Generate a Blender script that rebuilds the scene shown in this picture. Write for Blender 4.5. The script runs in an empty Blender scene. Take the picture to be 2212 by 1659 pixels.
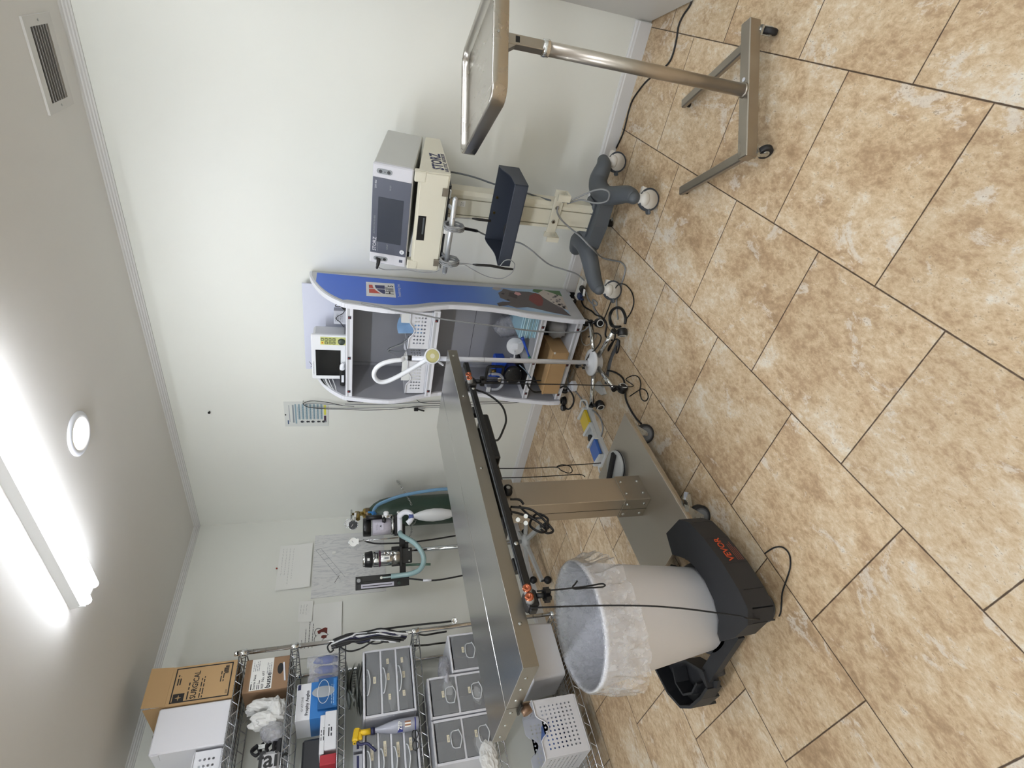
import bpy, bmesh, math, random
from mathutils import Vector, Matrix, Euler
from mathutils import noise as mnoise
random.seed(7)
SC = bpy.context.scene
COL = SC.collection
PI = math.pi

# ---------------------------------------------------------------- camera
CAM_POS = (3.5545, -2.8584, 1.38)
F_PX = 1133.62                                   # focal length in pixels of the 2212 px wide frame
yaw, pitch, roll = math.radians(127.4195), math.radians(17.0864), math.radians(-0.65794)
_F = Vector((math.cos(yaw)*math.cos(pitch), math.sin(yaw)*math.cos(pitch), -math.sin(pitch)))
_R = Vector((math.sin(yaw), -math.cos(yaw), 0.0))
_D = _F.cross(_R)
_R2 = math.cos(roll)*_R + math.sin(roll)*_D
_D2 = -math.sin(roll)*_R + math.cos(roll)*_D
cd = bpy.data.cameras.new('camera')
cam = bpy.data.objects.new('camera', cd)
COL.objects.link(cam)
# the phone was held upright and the picture is stored on its side: the picture's x axis runs down the room
cam.matrix_world = Matrix(((_D2.x, _R2.x, -_F.x, CAM_POS[0]),
                           (_D2.y, _R2.y, -_F.y, CAM_POS[1]),
                           (_D2.z, _R2.z, -_F.z, CAM_POS[2]),
                           (0, 0, 0, 1)))
cd.sensor_fit = 'HORIZONTAL'
cd.sensor_width = 36.0
cd.lens = F_PX/2212*36.0
cd.clip_start = 0.02
cd.clip_end = 60
SC.camera = cam

# ---------------------------------------------------------------- world, exposure
w = bpy.data.worlds.new('world'); SC.world = w; w.use_nodes = True
w.node_tree.nodes['Background'].inputs[0].default_value = (0.9, 0.95, 1, 1)
w.node_tree.nodes['Background'].inputs[1].default_value = 0.05
SC.view_settings.view_transform = 'Standard'
SC.view_settings.look = 'None'
SC.view_settings.gamma = 1.0
SC.view_settings.use_curve_mapping = False
SC.view_settings.exposure = 0.18
try:
    SC.cycles.use_denoising = True
    SC.cycles.use_adaptive_sampling = True
    SC.cycles.adaptive_threshold = 0.03
    SC.cycles.max_bounces = 6
    SC.cycles.diffuse_bounces = 3
    SC.cycles.transparent_max_bounces = 16
    SC.cycles.sample_clamp_indirect = 8
    SC.cycles.caustics_reflective = False
    SC.cycles.caustics_refractive = False
except Exception:
    pass
TUBE_STRENGTH = 37.0                              # the fluorescent tubes
CAN_STRENGTH = 9.0                                # the recessed lamp

# ---------------------------------------------------------------- colours and materials
def lin(c):
    if isinstance(c, str):
        c = c.lstrip('#'); c = tuple(int(c[i:i+2], 16)/255 for i in (0, 2, 4))
    return tuple((x/12.92 if x <= 0.04045 else ((x+0.055)/1.055)**2.4) for x in c[:3]) + (1.0,)
_M = {}
def mat(name, col, rough=0.5, metal=0.0, bump=0.0, bscale=60.0, vary=0.0, vscale=8.0, emit=0.0, alpha=1.0, trans=0.0, spec=0.5, coat=0.0, stretch=None):
    """A principled material with a little procedural unevenness."""
    if name in _M: return _M[name]
    m = bpy.data.materials.new(name); m.use_nodes = True
    nt = m.node_tree; b = nt.nodes['Principled BSDF']
    c = lin(col)
    b.inputs['Base Color'].default_value = c
    b.inputs['Roughness'].default_value = rough
    b.inputs['Metallic'].default_value = metal
    b.inputs['Specular IOR Level'].default_value = spec
    b.inputs['Coat Weight'].default_value = coat
    if emit:
        b.inputs['Emission Color'].default_value = c
        b.inputs['Emission Strength'].default_value = emit
    if alpha < 1: b.inputs['Alpha'].default_value = alpha
    if trans: b.inputs['Transmission Weight'].default_value = trans
    if bump or vary or stretch:
        tc = nt.nodes.new('ShaderNodeTexCoord')
        src = tc.outputs['Object']
        if stretch:
            mp = nt.nodes.new('ShaderNodeMapping'); mp.inputs['Scale'].default_value = stretch
            nt.links.new(src, mp.inputs[0]); src = mp.outputs[0]
        if vary:
            n = nt.nodes.new('ShaderNodeTexNoise'); n.inputs['Scale'].default_value = vscale; n.inputs['Detail'].default_value = 4
            nt.links.new(src, n.inputs['Vector'])
            mr = nt.nodes.new('ShaderNodeMapRange'); mr.inputs[1].default_value = .3; mr.inputs[2].default_value = .7
            mr.inputs[3].default_value = 1-vary; mr.inputs[4].default_value = 1+vary
            nt.links.new(n.outputs['Fac'], mr.inputs[0])
            mx = nt.nodes.new('ShaderNodeVectorMath'); mx.operation = 'SCALE'; mx.inputs[0].default_value = c[:3]
            nt.links.new(mr.outputs[0], mx.inputs['Scale'])
            nt.links.new(mx.outputs[0], b.inputs['Base Color'])
            if metal:
                mr2 = nt.nodes.new('ShaderNodeMapRange'); mr2.inputs[1].default_value = .3; mr2.inputs[2].default_value = .7
                mr2.inputs[3].default_value = max(.04, rough*.75); mr2.inputs[4].default_value = rough*1.3
                nt.links.new(n.outputs['Fac'], mr2.inputs[0]); nt.links.new(mr2.outputs[0], b.inputs['Roughness'])
        if bump:
            n2 = nt.nodes.new('ShaderNodeTexNoise'); n2.inputs['Scale'].default_value = bscale; n2.inputs['Detail'].default_value = 3
            nt.links.new(src, n2.inputs['Vector'])
            bp = nt.nodes.new('ShaderNodeBump'); bp.inputs['Strength'].default_value = bump; bp.inputs['Distance'].default_value = .002
            nt.links.new(n2.outputs['Fac'], bp.inputs['Height']); nt.links.new(bp.outputs[0], b.inputs['Normal'])
    _M[name] = m
    return m
def glow(name, col, strength):
    m = bpy.data.materials.new(name); m.use_nodes = True
    nt = m.node_tree; nt.nodes.remove(nt.nodes['Principled BSDF'])
    e = nt.nodes.new('ShaderNodeEmission'); e.inputs[0].default_value = lin(col); e.inputs[1].default_value = strength
    nt.links.new(e.outputs[0], nt.nodes['Material Output'].inputs[0])
    return m
def film(name, col, opacity, rough=0.2, bump=0.0, bscale=40.0, spec=0.5):
    """Thin see-through plastic: part clear, part glossy plastic."""
    if name in _M: return _M[name]
    m = bpy.data.materials.new(name); m.use_nodes = True
    nt = m.node_tree; b = nt.nodes['Principled BSDF']; out = nt.nodes['Material Output']
    b.inputs['Base Color'].default_value = lin(col); b.inputs['Roughness'].default_value = rough
    b.inputs['Specular IOR Level'].default_value = spec
    t = nt.nodes.new('ShaderNodeBsdfTransparent'); mx = nt.nodes.new('ShaderNodeMixShader'); mx.inputs[0].default_value = opacity
    nt.links.new(t.outputs[0], mx.inputs[1]); nt.links.new(b.outputs[0], mx.inputs[2])
    g = nt.nodes.new('ShaderNodeBsdfGlossy'); g.inputs['Roughness'].default_value = rough; lw0 = nt.nodes.new('ShaderNodeLayerWeight'); lw0.inputs['Blend'].default_value = .12; lw = nt.nodes.new('ShaderNodeMapRange'); lw.inputs[3].default_value = .03; lw.inputs[4].default_value = .45; nt.links.new(lw0.outputs['Fresnel'], lw.inputs[0])
    mx2 = nt.nodes.new('ShaderNodeMixShader'); nt.links.new(lw.outputs[0], mx2.inputs[0]); nt.links.new(mx.outputs[0], mx2.inputs[1]); nt.links.new(g.outputs[0], mx2.inputs[2])
    nt.links.new(mx2.outputs[0], out.inputs[0])
    if bump:
        tc = nt.nodes.new('ShaderNodeTexCoord')
        n2 = nt.nodes.new('ShaderNodeTexNoise'); n2.inputs['Scale'].default_value = bscale; n2.inputs['Detail'].default_value = 4
        n2.inputs['Distortion'].default_value = .4
        nt.links.new(tc.outputs['Object'], n2.inputs['Vector'])
        bp = nt.nodes.new('ShaderNodeBump'); bp.inputs['Strength'].default_value = bump; bp.inputs['Distance'].default_value = .01
        nt.links.new(n2.outputs['Fac'], bp.inputs['Height']); nt.links.new(bp.outputs[0], b.inputs['Normal']); nt.links.new(bp.outputs[0], g.inputs['Normal'])
        mr = nt.nodes.new('ShaderNodeMapRange'); mr.inputs[1].default_value = .4; mr.inputs[2].default_value = .65
        mr.inputs[3].default_value = opacity*.7; mr.inputs[4].default_value = min(1, opacity*1.4)
        nt.links.new(n2.outputs['Fac'], mr.inputs[0]); nt.links.new(mr.outputs[0], mx.inputs[0])
    _M[name] = m
    return m

STEEL = mat('brushed_steel', '#bdb9b2', .27, 1.0, vary=.03, vscale=2.0, stretch=(6, 1, 6))
STEEL_D = mat('worn_steel', '#a39c92', .34, 1.0, vary=.10, vscale=5.0)
STEEL_Z = mat('brushed_steel_upright', '#b3aca2', .33, 1.0)
CHROME = mat('chrome', '#d4d6d8', .10, 1.0)
ZINC = mat('zinc_plate', '#b4b6b4', .28, 1.0, vary=.08, vscale=30)
BRASS = mat('brass', '#a08a52', .28, 1.0)
COPPER = mat('copper_cap', '#b0664c', .25, 1.0)
ALU = mat('satin_aluminium', '#cfd4da', .32, .75)
WHITE_PL = mat('white_plastic', '#e6e8ee', .35, bump=.04, bscale=90)
WHITE_GL = mat('white_gloss', '#eceef2', .18)
IVORY = mat('ivory_enamel', '#dcd8c6', .38, bump=.03, bscale=200)
BLACK_PL = mat('black_plastic', '#141416', .42)
BLACK_RUB = mat('black_rubber', '#17171a', .62, bump=.05, bscale=120)
BLACK_MT = mat('black_enamel', '#0c0c0e', .35)
GREY_RUB = mat('grey_rubber', '#4b4d50', .6)
SLATE = mat('slate_grey_plastic', '#51565b', .5, bump=.05, bscale=150)
NAVY_TRAY = mat('dark_blue_grey_plastic', '#363c48', .5, bump=.06, bscale=200)
PAPER = mat('paper', '#efefea', .8)
INK = mat('ink', '#33343a', .8)
INK_L = mat('pale_ink', '#8b8d90', .8)
NAVY = mat('navy_print', '#1f2450', .5)
CABLE_G = mat('grey_cable', '#8a8c8d', .45)
CABLE_B = mat('black_cable', '#101012', .45)
CABLE_W = mat('white_cable', '#d5d6d8', .4)
CORD = mat('black_cord', '#0d0d0f', .75)

# ---------------------------------------------------------------- mesh builder
class MB:
    """Collects shapes with their materials and links them as ONE mesh object."""
    def __init__(s): s.bm = bmesh.new(); s.mats = []; s.M = Matrix()
    def mi(s, m):
        if m not in s.mats: s.mats.append(m)
        return s.mats.index(m)
    def face(s, vs, m, smooth=False):
        try: f = s.bm.faces.new(vs)
        except ValueError: return None
        f.material_index = s.mi(m); f.smooth = smooth
        return f
    def v(s, p): return s.bm.verts.new(s.M @ Vector(p))
    def box(s, lo, hi, m, rot=None, bev=0.0):
        """Axis box from lo to hi; rot = (z degrees) about its centre; bev chamfers its vertical... all edges."""
        lo = Vector(lo); hi = Vector(hi); c = (lo+hi)/2; h = (hi-lo)/2
        R = Matrix.Translation(c)
        if rot is not None:
            R = R @ (rot if isinstance(rot, Matrix) else Matrix.Rotation(math.radians(rot), 4, 'Z'))
        if bev > 0:
            b = min(bev, h.x*.95, h.y*.95, h.z*.95)
            pts = {}
            for sx in (-1, 1):
                for sy in (-1, 1):
                    for sz in (-1, 1):
                        pts[sx, sy, sz, 0] = s.v(R @ Vector((sx*h.x, sy*(h.y-b), sz*(h.z-b))))
                        pts[sx, sy, sz, 1] = s.v(R @ Vector((sx*(h.x-b), sy*h.y, sz*(h.z-b))))
                        pts[sx, sy, sz, 2] = s.v(R @ Vector((sx*(h.x-b), sy*(h.y-b), sz*h.z)))
            P = pts
            def q(l, flip):
                l = list(l)
                if flip: l.reverse()
                s.face([P[k] for k in l], m)
            for a in (-1, 1):
                q([(a, -1, -1, 0), (a, 1, -1, 0), (a, 1, 1, 0), (a, -1, 1, 0)], a < 0)
                q([(-1, a, -1, 1), (-1, a, 1, 1), (1, a, 1, 1), (1, a, -1, 1)], a < 0)
                q([(-1, -1, a, 2), (1, -1, a, 2), (1, 1, a, 2), (-1, 1, a, 2)], a < 0)
            for a in (-1, 1):
                for b2 in (-1, 1):
                    q([(a, b2, -1, 0), (a, b2, -1, 1), (a, b2, 1, 1), (a, b2, 1, 0)], a*b2 < 0)
                    q([(a, -1, b2, 0), (a, 1, b2, 0), (a, 1, b2, 2), (a, -1, b2, 2)], a*b2 < 0)
                    q([(-1, a, b2, 1), (-1, a, b2, 2), (1, a, b2, 2), (1, a, b2, 1)], a*b2 < 0)
                    for c2 in (-1, 1):
                        q([(a, b2, c2, 0), (a, b2, c2, 1), (a, b2, c2, 2)], a*b2*c2 < 0)
            return s
        vs = [s.v(R @ Vector((x*h.x, y*h.y, z*h.z))) for x in (-1, 1) for y in (-1, 1) for z in (-1, 1)]
        for f in ((0, 1, 3, 2), (4, 6, 7, 5), (0, 4, 5, 1), (2, 3, 7, 6), (0, 2, 6, 4), (1, 5, 7, 3)):
            s.face([vs[i] for i in f], m)
        return s
    def bar(s, p, q, w, h, m, up=(0, 0, 1), bev=0.0):
        """A rectangular bar from p to q, w across and h along up."""
        p = Vector(p); q = Vector(q); d = q-p; L = d.length; d.normalize()
        u = Vector(up); x = d.cross(u)
        if x.length < 1e-5: x = d.cross(Vector((1, 0, 0)))
        x.normalize(); u = x.cross(d)
        R = Matrix((( d.x, x.x, u.x, 0), (d.y, x.y, u.y, 0), (d.z, x.z, u.z, 0), (0, 0, 0, 1)))
        R.translation = (p+q)/2
        M0 = s.M; s.M = M0 @ R
        s.box((-L/2, -w/2, -h/2), (L/2, w/2, h/2), m, bev=bev)
        s.M = M0
        return s
    def cyl(s, p, q, r, m, r2=None, n=20, caps=True, smooth=True):
        p = Vector(p); q = Vector(q); d = (q-p).normalized(); r2 = r if r2 is None else r2
        x = d.orthogonal().normalized(); y = d.cross(x)
        a = [s.v(p+r*(math.cos(t)*x+math.sin(t)*y)) for t in [2*PI*i/n for i in range(n)]]
        b = [s.v(q+r2*(math.cos(t)*x+math.sin(t)*y)) for t in [2*PI*i/n for i in range(n)]]
        for i in range(n):
            j = (i+1) % n
            s.face([a[i], a[j], b[j], b[i]], m, smooth)
        if caps:
            s.face(list(reversed(a)), m); s.face(b, m)
        return s
    def lathe(s, prof, m, c=(0, 0, 0), axis=(0, 0, 1), n=28, smooth=True, caps=True, mats=None, sx=1.0, sy=1.0):
        """Turn [(radius, height)...] about axis through c."""
        d = Vector(axis).normalized(); c = Vector(c)
        if abs(d.z) > .999: x = Vector((1, 0, 0))
        else: x = Vector((0, 0, 1)).cross(d).normalized()
        y = d.cross(x)
        rings = []
        for r, h in prof:
            if r < 1e-6: rings.append([s.v(c+d*h)])
            else: rings.append([s.v(c+d*h+r*(sx*math.cos(t)*x+sy*math.sin(t)*y)) for t in [2*PI*i/n for i in range(n)]])
        for k in range(len(rings)-1):
            a, b = rings[k], rings[k+1]; mm = mats[k] if mats else m
            for i in range(n):
                j = (i+1) % n
                if len(a) == 1 and len(b) == 1: continue
                if len(a) == 1: s.face([a[0], b[j], b[i]], mm, smooth)
                elif len(b) == 1: s.face([a[i], a[j], b[0]], mm, smooth)
                else: s.face([a[i], a[j], b[j], b[i]], mm, smooth)
        if caps:
            if len(rings[0]) > 1: s.face(list(reversed(rings[0])), mats[0] if mats else m)
            if len(rings[-1]) > 1: s.face(rings[-1], mats[-1] if mats else m)
        return s
    def tube(s, pts, r, m, n=8, closed=False, smooth=True, sub=0, radii=None, caps=True, flat=1.0):
        pts = [Vector(p) for p in pts]
        if sub: pts = spline(pts, sub, closed)
        N = len(pts)
        if N < 2: return s
        tg = []
        for i in range(N):
            if closed: t = pts[(i+1) % N]-pts[i-1]
            else: t = pts[min(i+1, N-1)]-pts[max(i-1, 0)]
            tg.append(t.normalized() if t.length > 1e-9 else Vector((0, 0, 1)))
        x = tg[0].orthogonal().normalized(); rings = []
        for i in range(N):
            if i:
                ax = tg[i-1].cross(tg[i])
                if ax.length > 1e-7:
                    x = Matrix.Rotation(tg[i-1].angle(tg[i]), 3, ax.normalized()) @ x
            x = (x-tg[i]*x.dot(tg[i])).normalized(); y = tg[i].cross(x)
            rr = radii[min(i*len(radii)//N, len(radii)-1)] if radii else r
            rings.append([s.v(pts[i]+rr*(math.cos(t)*x+flat*math.sin(t)*y)) for t in [2*PI*k/n for k in range(n)]])
        for i in range(N if closed else N-1):
            a, b = rings[i], rings[(i+1) % N]
            for k in range(n):
                j = (k+1) % n
                s.face([a[k], a[j], b[j], b[k]], m, smooth)
        if caps and not closed:
            s.face(list(reversed(rings[0])), m); s.face(rings[-1], m)
        return s
    def prism(s, poly, o, ex, ey, dep, m, side=None, smooth=False):
        """Extrude the 2D outline poly (in the frame o, ex, ey) by the vector dep."""
        o = Vector(o); ex = Vector(ex); ey = Vector(ey); dep = Vector(dep)
        a = [s.v(o+ex*p[0]+ey*p[1]) for p in poly]; b = [s.v(o+ex*p[0]+ey*p[1]+dep) for p in poly]
        n = len(poly)
        ar = sum(poly[i][0]*poly[(i+1) % n][1]-poly[(i+1) % n][0]*poly[i][1] for i in range(n))
        flip = (ex.cross(ey).dot(dep)*ar) < 0
        def q(l): s.face(list(reversed(l)) if flip else l, m)
        q(list(reversed(a))); q(b)
        for i in range(n):
            j = (i+1) % n
            l = [a[i], a[j], b[j], b[i]]
            s.face(list(reversed(l)) if flip else l, side or m, smooth)
        return s
    def poly(s, pts, m, smooth=False): return s.face([s.v(p) for p in pts], m, smooth)
    def grid(s, fn, nu, nv, m, smooth=True, closed_u=False):
        vs = [[s.v(fn(i/(nu if closed_u else nu), j/nv)) for j in range(nv+1)] for i in range(nu if closed_u else nu+1)]
        for i in range(nu):
            for j in range(nv):
                a = vs[i]; b = vs[(i+1) % len(vs)]
                s.face([a[j], b[j], b[j+1], a[j+1]], m, smooth)
        return s
    def sphere(s, c, r, m, n=14, sc=(1, 1, 1)):
        c = Vector(c); k = n//2+2
        prof = [(r*math.sin(PI*i/k), -r*math.cos(PI*i/k)) for i in range(k+1)]
        M0 = s.M; s.M = M0 @ Matrix.Translation(c) @ Matrix.Diagonal((*sc, 1))
        prof[0] = (0, -r); prof[-1] = (0, r)
        s.lathe(prof, m, n=n, caps=False); s.M = M0
        return s
    def text(s, txt, size, m, o, ex, ey, align='LEFT', dep=0.0004, shear=0.0, stretch=1.0, bold=0.0):
        """Lettering lying in the frame o, ex (reading direction), ey (up of the letters)."""
        cu = bpy.data.curves.new('t', 'FONT'); cu.body = txt; cu.size = size; cu.align_x = align; cu.align_y = 'CENTER'
        cu.shear = shear; cu.resolution_u = 2; cu.offset = bold*size
        ob = bpy.data.objects.new('t', cu); COL.objects.link(ob)
        dg = bpy.context.evaluated_depsgraph_get()
        me = bpy.data.meshes.new_from_object(ob.evaluated_get(dg))
        o = Vector(o); ex = Vector(ex).normalized(); ey = Vector(ey).normalized(); nz = ex.cross(ey)
        vs = [s.v(o+ex*v.co.x*stretch+ey*v.co.y+nz*dep) for v in me.vertices]
        for p in me.polygons: s.face([vs[i] for i in p.vertices], m)
        bpy.data.objects.remove(ob); bpy.data.curves.remove(cu); bpy.data.meshes.remove(me)
        return s
    def lines(s, o, ex, ey, n, length, pitch, th, m, dep=0.0004, rag=.4, words=True, seed=1):
        """n lines of tiny unreadable print, drawn as short dashes."""
        o = Vector(o); ex = Vector(ex).normalized(); ey = Vector(ey).normalized(); nz = ex.cross(ey); rd = random.Random(seed)
        for i in range(n):
            L = length*(1-rag*rd.random()); x = 0.0
            while x < L:
                wd = min(L-x, th*(2+5*rd.random())) if words else L
                y = -i*pitch
                s.poly([o+ex*x+ey*y+nz*dep, o+ex*(x+wd)+ey*y+nz*dep, o+ex*(x+wd)+ey*(y+th)+nz*dep, o+ex*x+ey*(y+th)+nz*dep], m)
                x += wd+th*1.3
        return s
    def build(s, name, parent=None, mod=None, at=None, wn=False):
        bm = s.bm
        if at is None and parent is None:
            c = Vector((0, 0, 0))
            if bm.verts:
                xs = [v.co for v in bm.verts]
                c = Vector(((min(p.x for p in xs)+max(p.x for p in xs))/2, (min(p.y for p in xs)+max(p.y for p in xs))/2, min(p.z for p in xs)))
            at = c
            bmesh.ops.translate(bm, verts=bm.verts, vec=-c)
        me = bpy.data.meshes.new(name); bm.to_mesh(me); bm.free()
        for m in s.mats: me.materials.append(m)
        o = bpy.data.objects.new(name, me); COL.objects.link(o)
        if at is not None: o.location = at
        if parent is not None: o.parent = parent
        if mod: mod(o)
        return o
def spline(pts, sub=6, closed=False):
    P = [Vector(p) for p in pts]; out = []; n = len(P)
    def g(i): return P[i % n] if closed else P[max(0, min(n-1, i))]
    for i in range(n if closed else n-1):
        a, b, c, d = g(i-1), g(i), g(i+1), g(i+2)
        for k in range(sub):
            t = k/sub
            out.append(.5*((2*b)+(c-a)*t+(2*a-5*b+4*c-d)*t*t+(3*b-a-3*c+d)*t**3))
    if not closed: out.append(P[-1])
    return out
def tag(o, label, cat, group=None, kind=None):
    o['label'] = label; o['category'] = cat
    if group: o['group'] = group
    if kind: o['kind'] = kind
    return o
def thing(name, label, cat, loc=(0, 0, 0), rot=0.0, group=None):
    o = bpy.data.objects.new(name, None); COL.objects.link(o)
    o.empty_display_size = .05
    o.location = loc; o.rotation_euler = (0, 0, math.radians(rot))
    return tag(o, label, cat, group)
def struct(o): o['kind'] = 'structure'; return o
def dup(root, loc=None, rot=None, label=None):
    """Copy a thing with its parts and their sub-parts."""
    r = root.copy(); COL.objects.link(r)
    if loc is not None: r.location = loc
    if rot is not None: r.rotation_euler = (0, 0, math.radians(rot))
    if label: r['label'] = label
    def kids(src, dst):
        for ch in list(src.children):
            c = ch.copy(); COL.objects.link(c); c.parent = dst; c.matrix_parent_inverse = ch.matrix_parent_inverse
            kids(ch, c)
    kids(root, r)
    return r
def plabel(o, t): o['label'] = t; return o
X, Y, Z = Vector((1, 0, 0)), Vector((0, 1, 0)), Vector((0, 0, 1))
def TB(t):
    """A mesh builder that takes room coordinates and stores them in t's own frame."""
    m = MB(); m.M = (Matrix.Translation(t.location) @ t.rotation_euler.to_matrix().to_4x4()).inverted(); return m
def cloth(m, fn, nu, nv, mt, th=.0015):
    """A thin sheet with thickness from fn(u, v)."""
    m.grid(fn, nu, nv, mt); m.grid(lambda u, v: Vector(fn(1-u, v))-Z*th, nu, nv, mt)
# ================================================================ the room
HC = 2.472
RX, RY = 5.3, -4.7
def tile_material():
    m = bpy.data.materials.new('stone_tile'); m.use_nodes = True
    nt = m.node_tree; N = nt.nodes.new; L = nt.links.new; b = nt.nodes['Principled BSDF']
    tc = N('ShaderNodeTexCoord'); sep = N('ShaderNodeSeparateXYZ'); L(tc.outputs['Object'], sep.inputs[0])
    T = .46
    def math_(op, a, b_=None, c=None):
        n = N('ShaderNodeMath'); n.operation = op
        for i, v in enumerate((a, b_, c)):
            if v is None: continue
            if isinstance(v, (int, float)): n.inputs[i].default_value = v
            else: L(v, n.inputs[i])
        return n.outputs[0]
    xr = math_('DIVIDE', math_('SUBTRACT', sep.outputs[0], .354), T)
    row = math_('FLOOR', xr)
    odd = math_('MODULO', math_('ADD', row, 100), 2)
    off = math_('MULTIPLY', odd, .5)
    yr = math_('ADD', math_('DIVIDE', math_('SUBTRACT', sep.outputs[1], .02), T), off)
    col = math_('FLOOR', yr)
    fx = math_('FRACT', xr); fy = math_('FRACT', yr)
    def edge(f): return math_('MINIMUM', f, math_('SUBTRACT', 1, f))
    d = math_('MULTIPLY', math_('MINIMUM', edge(fx), edge(fy)), T)
    # ragged grout line
    ng = N('ShaderNodeTexNoise'); ng.inputs['Scale'].default_value = 45; ng.inputs['Detail'].default_value = 3; L(tc.outputs['Object'], ng.inputs['Vector'])
    dj = math_('ADD', d, math_('MULTIPLY', math_('SUBTRACT', ng.outputs['Fac'], .5), .0022))
    grout = N('ShaderNodeMapRange'); grout.inputs[1].default_value = .0012; grout.inputs[2].default_value = .0026
    grout.inputs[3].default_value = 1; grout.inputs[4].default_value = 0; L(dj, grout.inputs[0])
    # every tile gets its own piece of the stone pattern
    cmb = N('ShaderNodeCombineXYZ'); L(row, cmb.inputs[0]); L(col, cmb.inputs[1])
    wn = N('ShaderNodeTexWhiteNoise'); wn.noise_dimensions = '3D'; L(cmb.outputs[0], wn.inputs['Vector'])
    sc = N('ShaderNodeVectorMath'); sc.operation = 'SCALE'; sc.inputs['Scale'].default_value = 30; L(wn.outputs['Color'], sc.inputs[0])
    ad = N('ShaderNodeVectorMath'); ad.operation = 'ADD'; L(tc.outputs['Object'], ad.inputs[0]); L(sc.outputs[0], ad.inputs[1])
    st = N('ShaderNodeMapping'); st.inputs['Scale'].default_value = (1, .62, 1); st.inputs['Rotation'].default_value = (0, 0, .5); L(ad.outputs[0], st.inputs[0])
    def noise(s, det=6, ro=.6, dis=0.0):
        n = N('ShaderNodeTexNoise'); n.inputs['Scale'].default_value = s; n.inputs['Detail'].default_value = det
        n.inputs['Roughness'].default_value = ro; n.inputs['Distortion'].default_value = dis; L(st.outputs[0], n.inputs['Vector'])
        return n.outputs['Fac']
    big = noise(3.4, 8, .62, .7); fine = noise(62, 5, .72, .3); mid = noise(17, 7, .70, .5); speck = noise(190, 3, .65)
    mixf = math_('ADD', math_('MULTIPLY', big, .42), math_('ADD', math_('MULTIPLY', mid, .34), math_('MULTIPLY', fine, .40)))
    ramp = N('ShaderNodeValToRGB'); L(mixf, ramp.inputs[0])
    cr = ramp.color_ramp
    stops = [(.44, '#9d8262'), (.52, '#b39776'), (.58, '#c8af8c'), (.64, '#d6c2a4'), (.71, '#e2d8c6')]
    cr.elements[0].position = stops[0][0]; cr.elements[0].color = lin(stops[0][1])
    cr.elements[1].position = stops[-1][0]; cr.elements[1].color = lin(stops[-1][1])
    for p, c in stops[1:-1]:
        e = cr.elements.new(p); e.color = lin(c)
    # pale chalky patches and dark pits
    pat = N('ShaderNodeMapRange'); pat.inputs[1].default_value = .555; pat.inputs[2].default_value = .60; L(math_('ADD', math_('MULTIPLY', noise(6.5, 8, .68, 1.2), .75), math_('MULTIPLY', fine, .25)), pat.inputs[0])
    mx1 = N('ShaderNodeMix'); mx1.data_type = 'RGBA'; L(math_('MULTIPLY', pat.outputs[0], .62), mx1.inputs[0]); L(ramp.outputs[0], mx1.inputs[6]); mx1.inputs[7].default_value = lin('#ddd6ca')
    pit = N('ShaderNodeMapRange'); pit.inputs[1].default_value = .575; pit.inputs[2].default_value = .64; L(math_('ADD', math_('MULTIPLY', speck, .5), math_('MULTIPLY', fine, .5)), pit.inputs[0])
    mx2 = N('ShaderNodeMix'); mx2.data_type = 'RGBA'; L(math_('MULTIPLY', pit.outputs[0], .62), mx2.inputs[0]); L(mx1.outputs[2], mx2.inputs[6]); mx2.inputs[7].default_value = lin('#84694c')
    tv = math_('ADD', .93, math_('MULTIPLY', wn.outputs['Value'], .12))
    scl = N('ShaderNodeVectorMath'); scl.operation = 'SCALE'; L(mx2.outputs[2], scl.inputs[0]); L(tv, scl.inputs['Scale'])
    mx3 = N('ShaderNodeMix'); mx3.data_type = 'RGBA'; L(grout.outputs[0], mx3.inputs[0]); L(scl.outputs[0], mx3.inputs[6]); mx3.inputs[7].default_value = lin('#4a3826')
    L(mx3.outputs[2], b.inputs['Base Color'])
    b.inputs['Roughness'].default_value = .5
    h = math_('SUBTRACT', math_('ADD', math_('MULTIPLY', fine, .5), math_('MULTIPLY', mid, .6)), math_('MULTIPLY', grout.outputs[0], 1.2))
    bp = N('ShaderNodeBump'); bp.inputs['Strength'].default_value = .5; bp.inputs['Distance'].default_value = .004; L(h, bp.inputs['Height'])
    L(bp.outputs[0], b.inputs['Normal'])
    return m
TILE = tile_material()
WALL = mat('wall_paint', '#eaebe3', .42, bump=.10, bscale=28, vary=.012, vscale=1.5)
CEIL = mat('ceiling_paint', '#e4e1dc', .75, bump=.04, bscale=60)
TRIMW = mat('trim_paint', '#d9d8d6', .4, bump=.04, bscale=50)
m = MB(); m.box((-.1, RY-.1, -.12), (RX+.1, .1, 0), TILE); struct(m.build('floor', at=(0, 0, 0)))
m = MB(); m.box((-.1, RY-.1, HC), (RX+.1, .1, HC+.1), CEIL); struct(m.build('ceiling', at=(0, 0, 0)))
m = MB(); m.box((-.1, 0, -.12), (RX+.1, .1, HC+.1), WALL); struct(m.build('wall_right', at=(0, 0, 0)))
m = MB(); m.box((-.1, RY-.1, -.12), (0, 0, HC+.1), WALL); struct(m.build('wall_left', at=(0, 0, 0)))
m = MB(); m.box((0, RY-.1, -.12), (RX+.1, RY, HC+.1), WALL); struct(m.build('wall_rear', at=(0, 0, 0)))
m = MB(); m.box((RX, RY, -.12), (RX+.1, 0, HC+.1), WALL); struct(m.build('wall_side', at=(0, 0, 0)))
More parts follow.
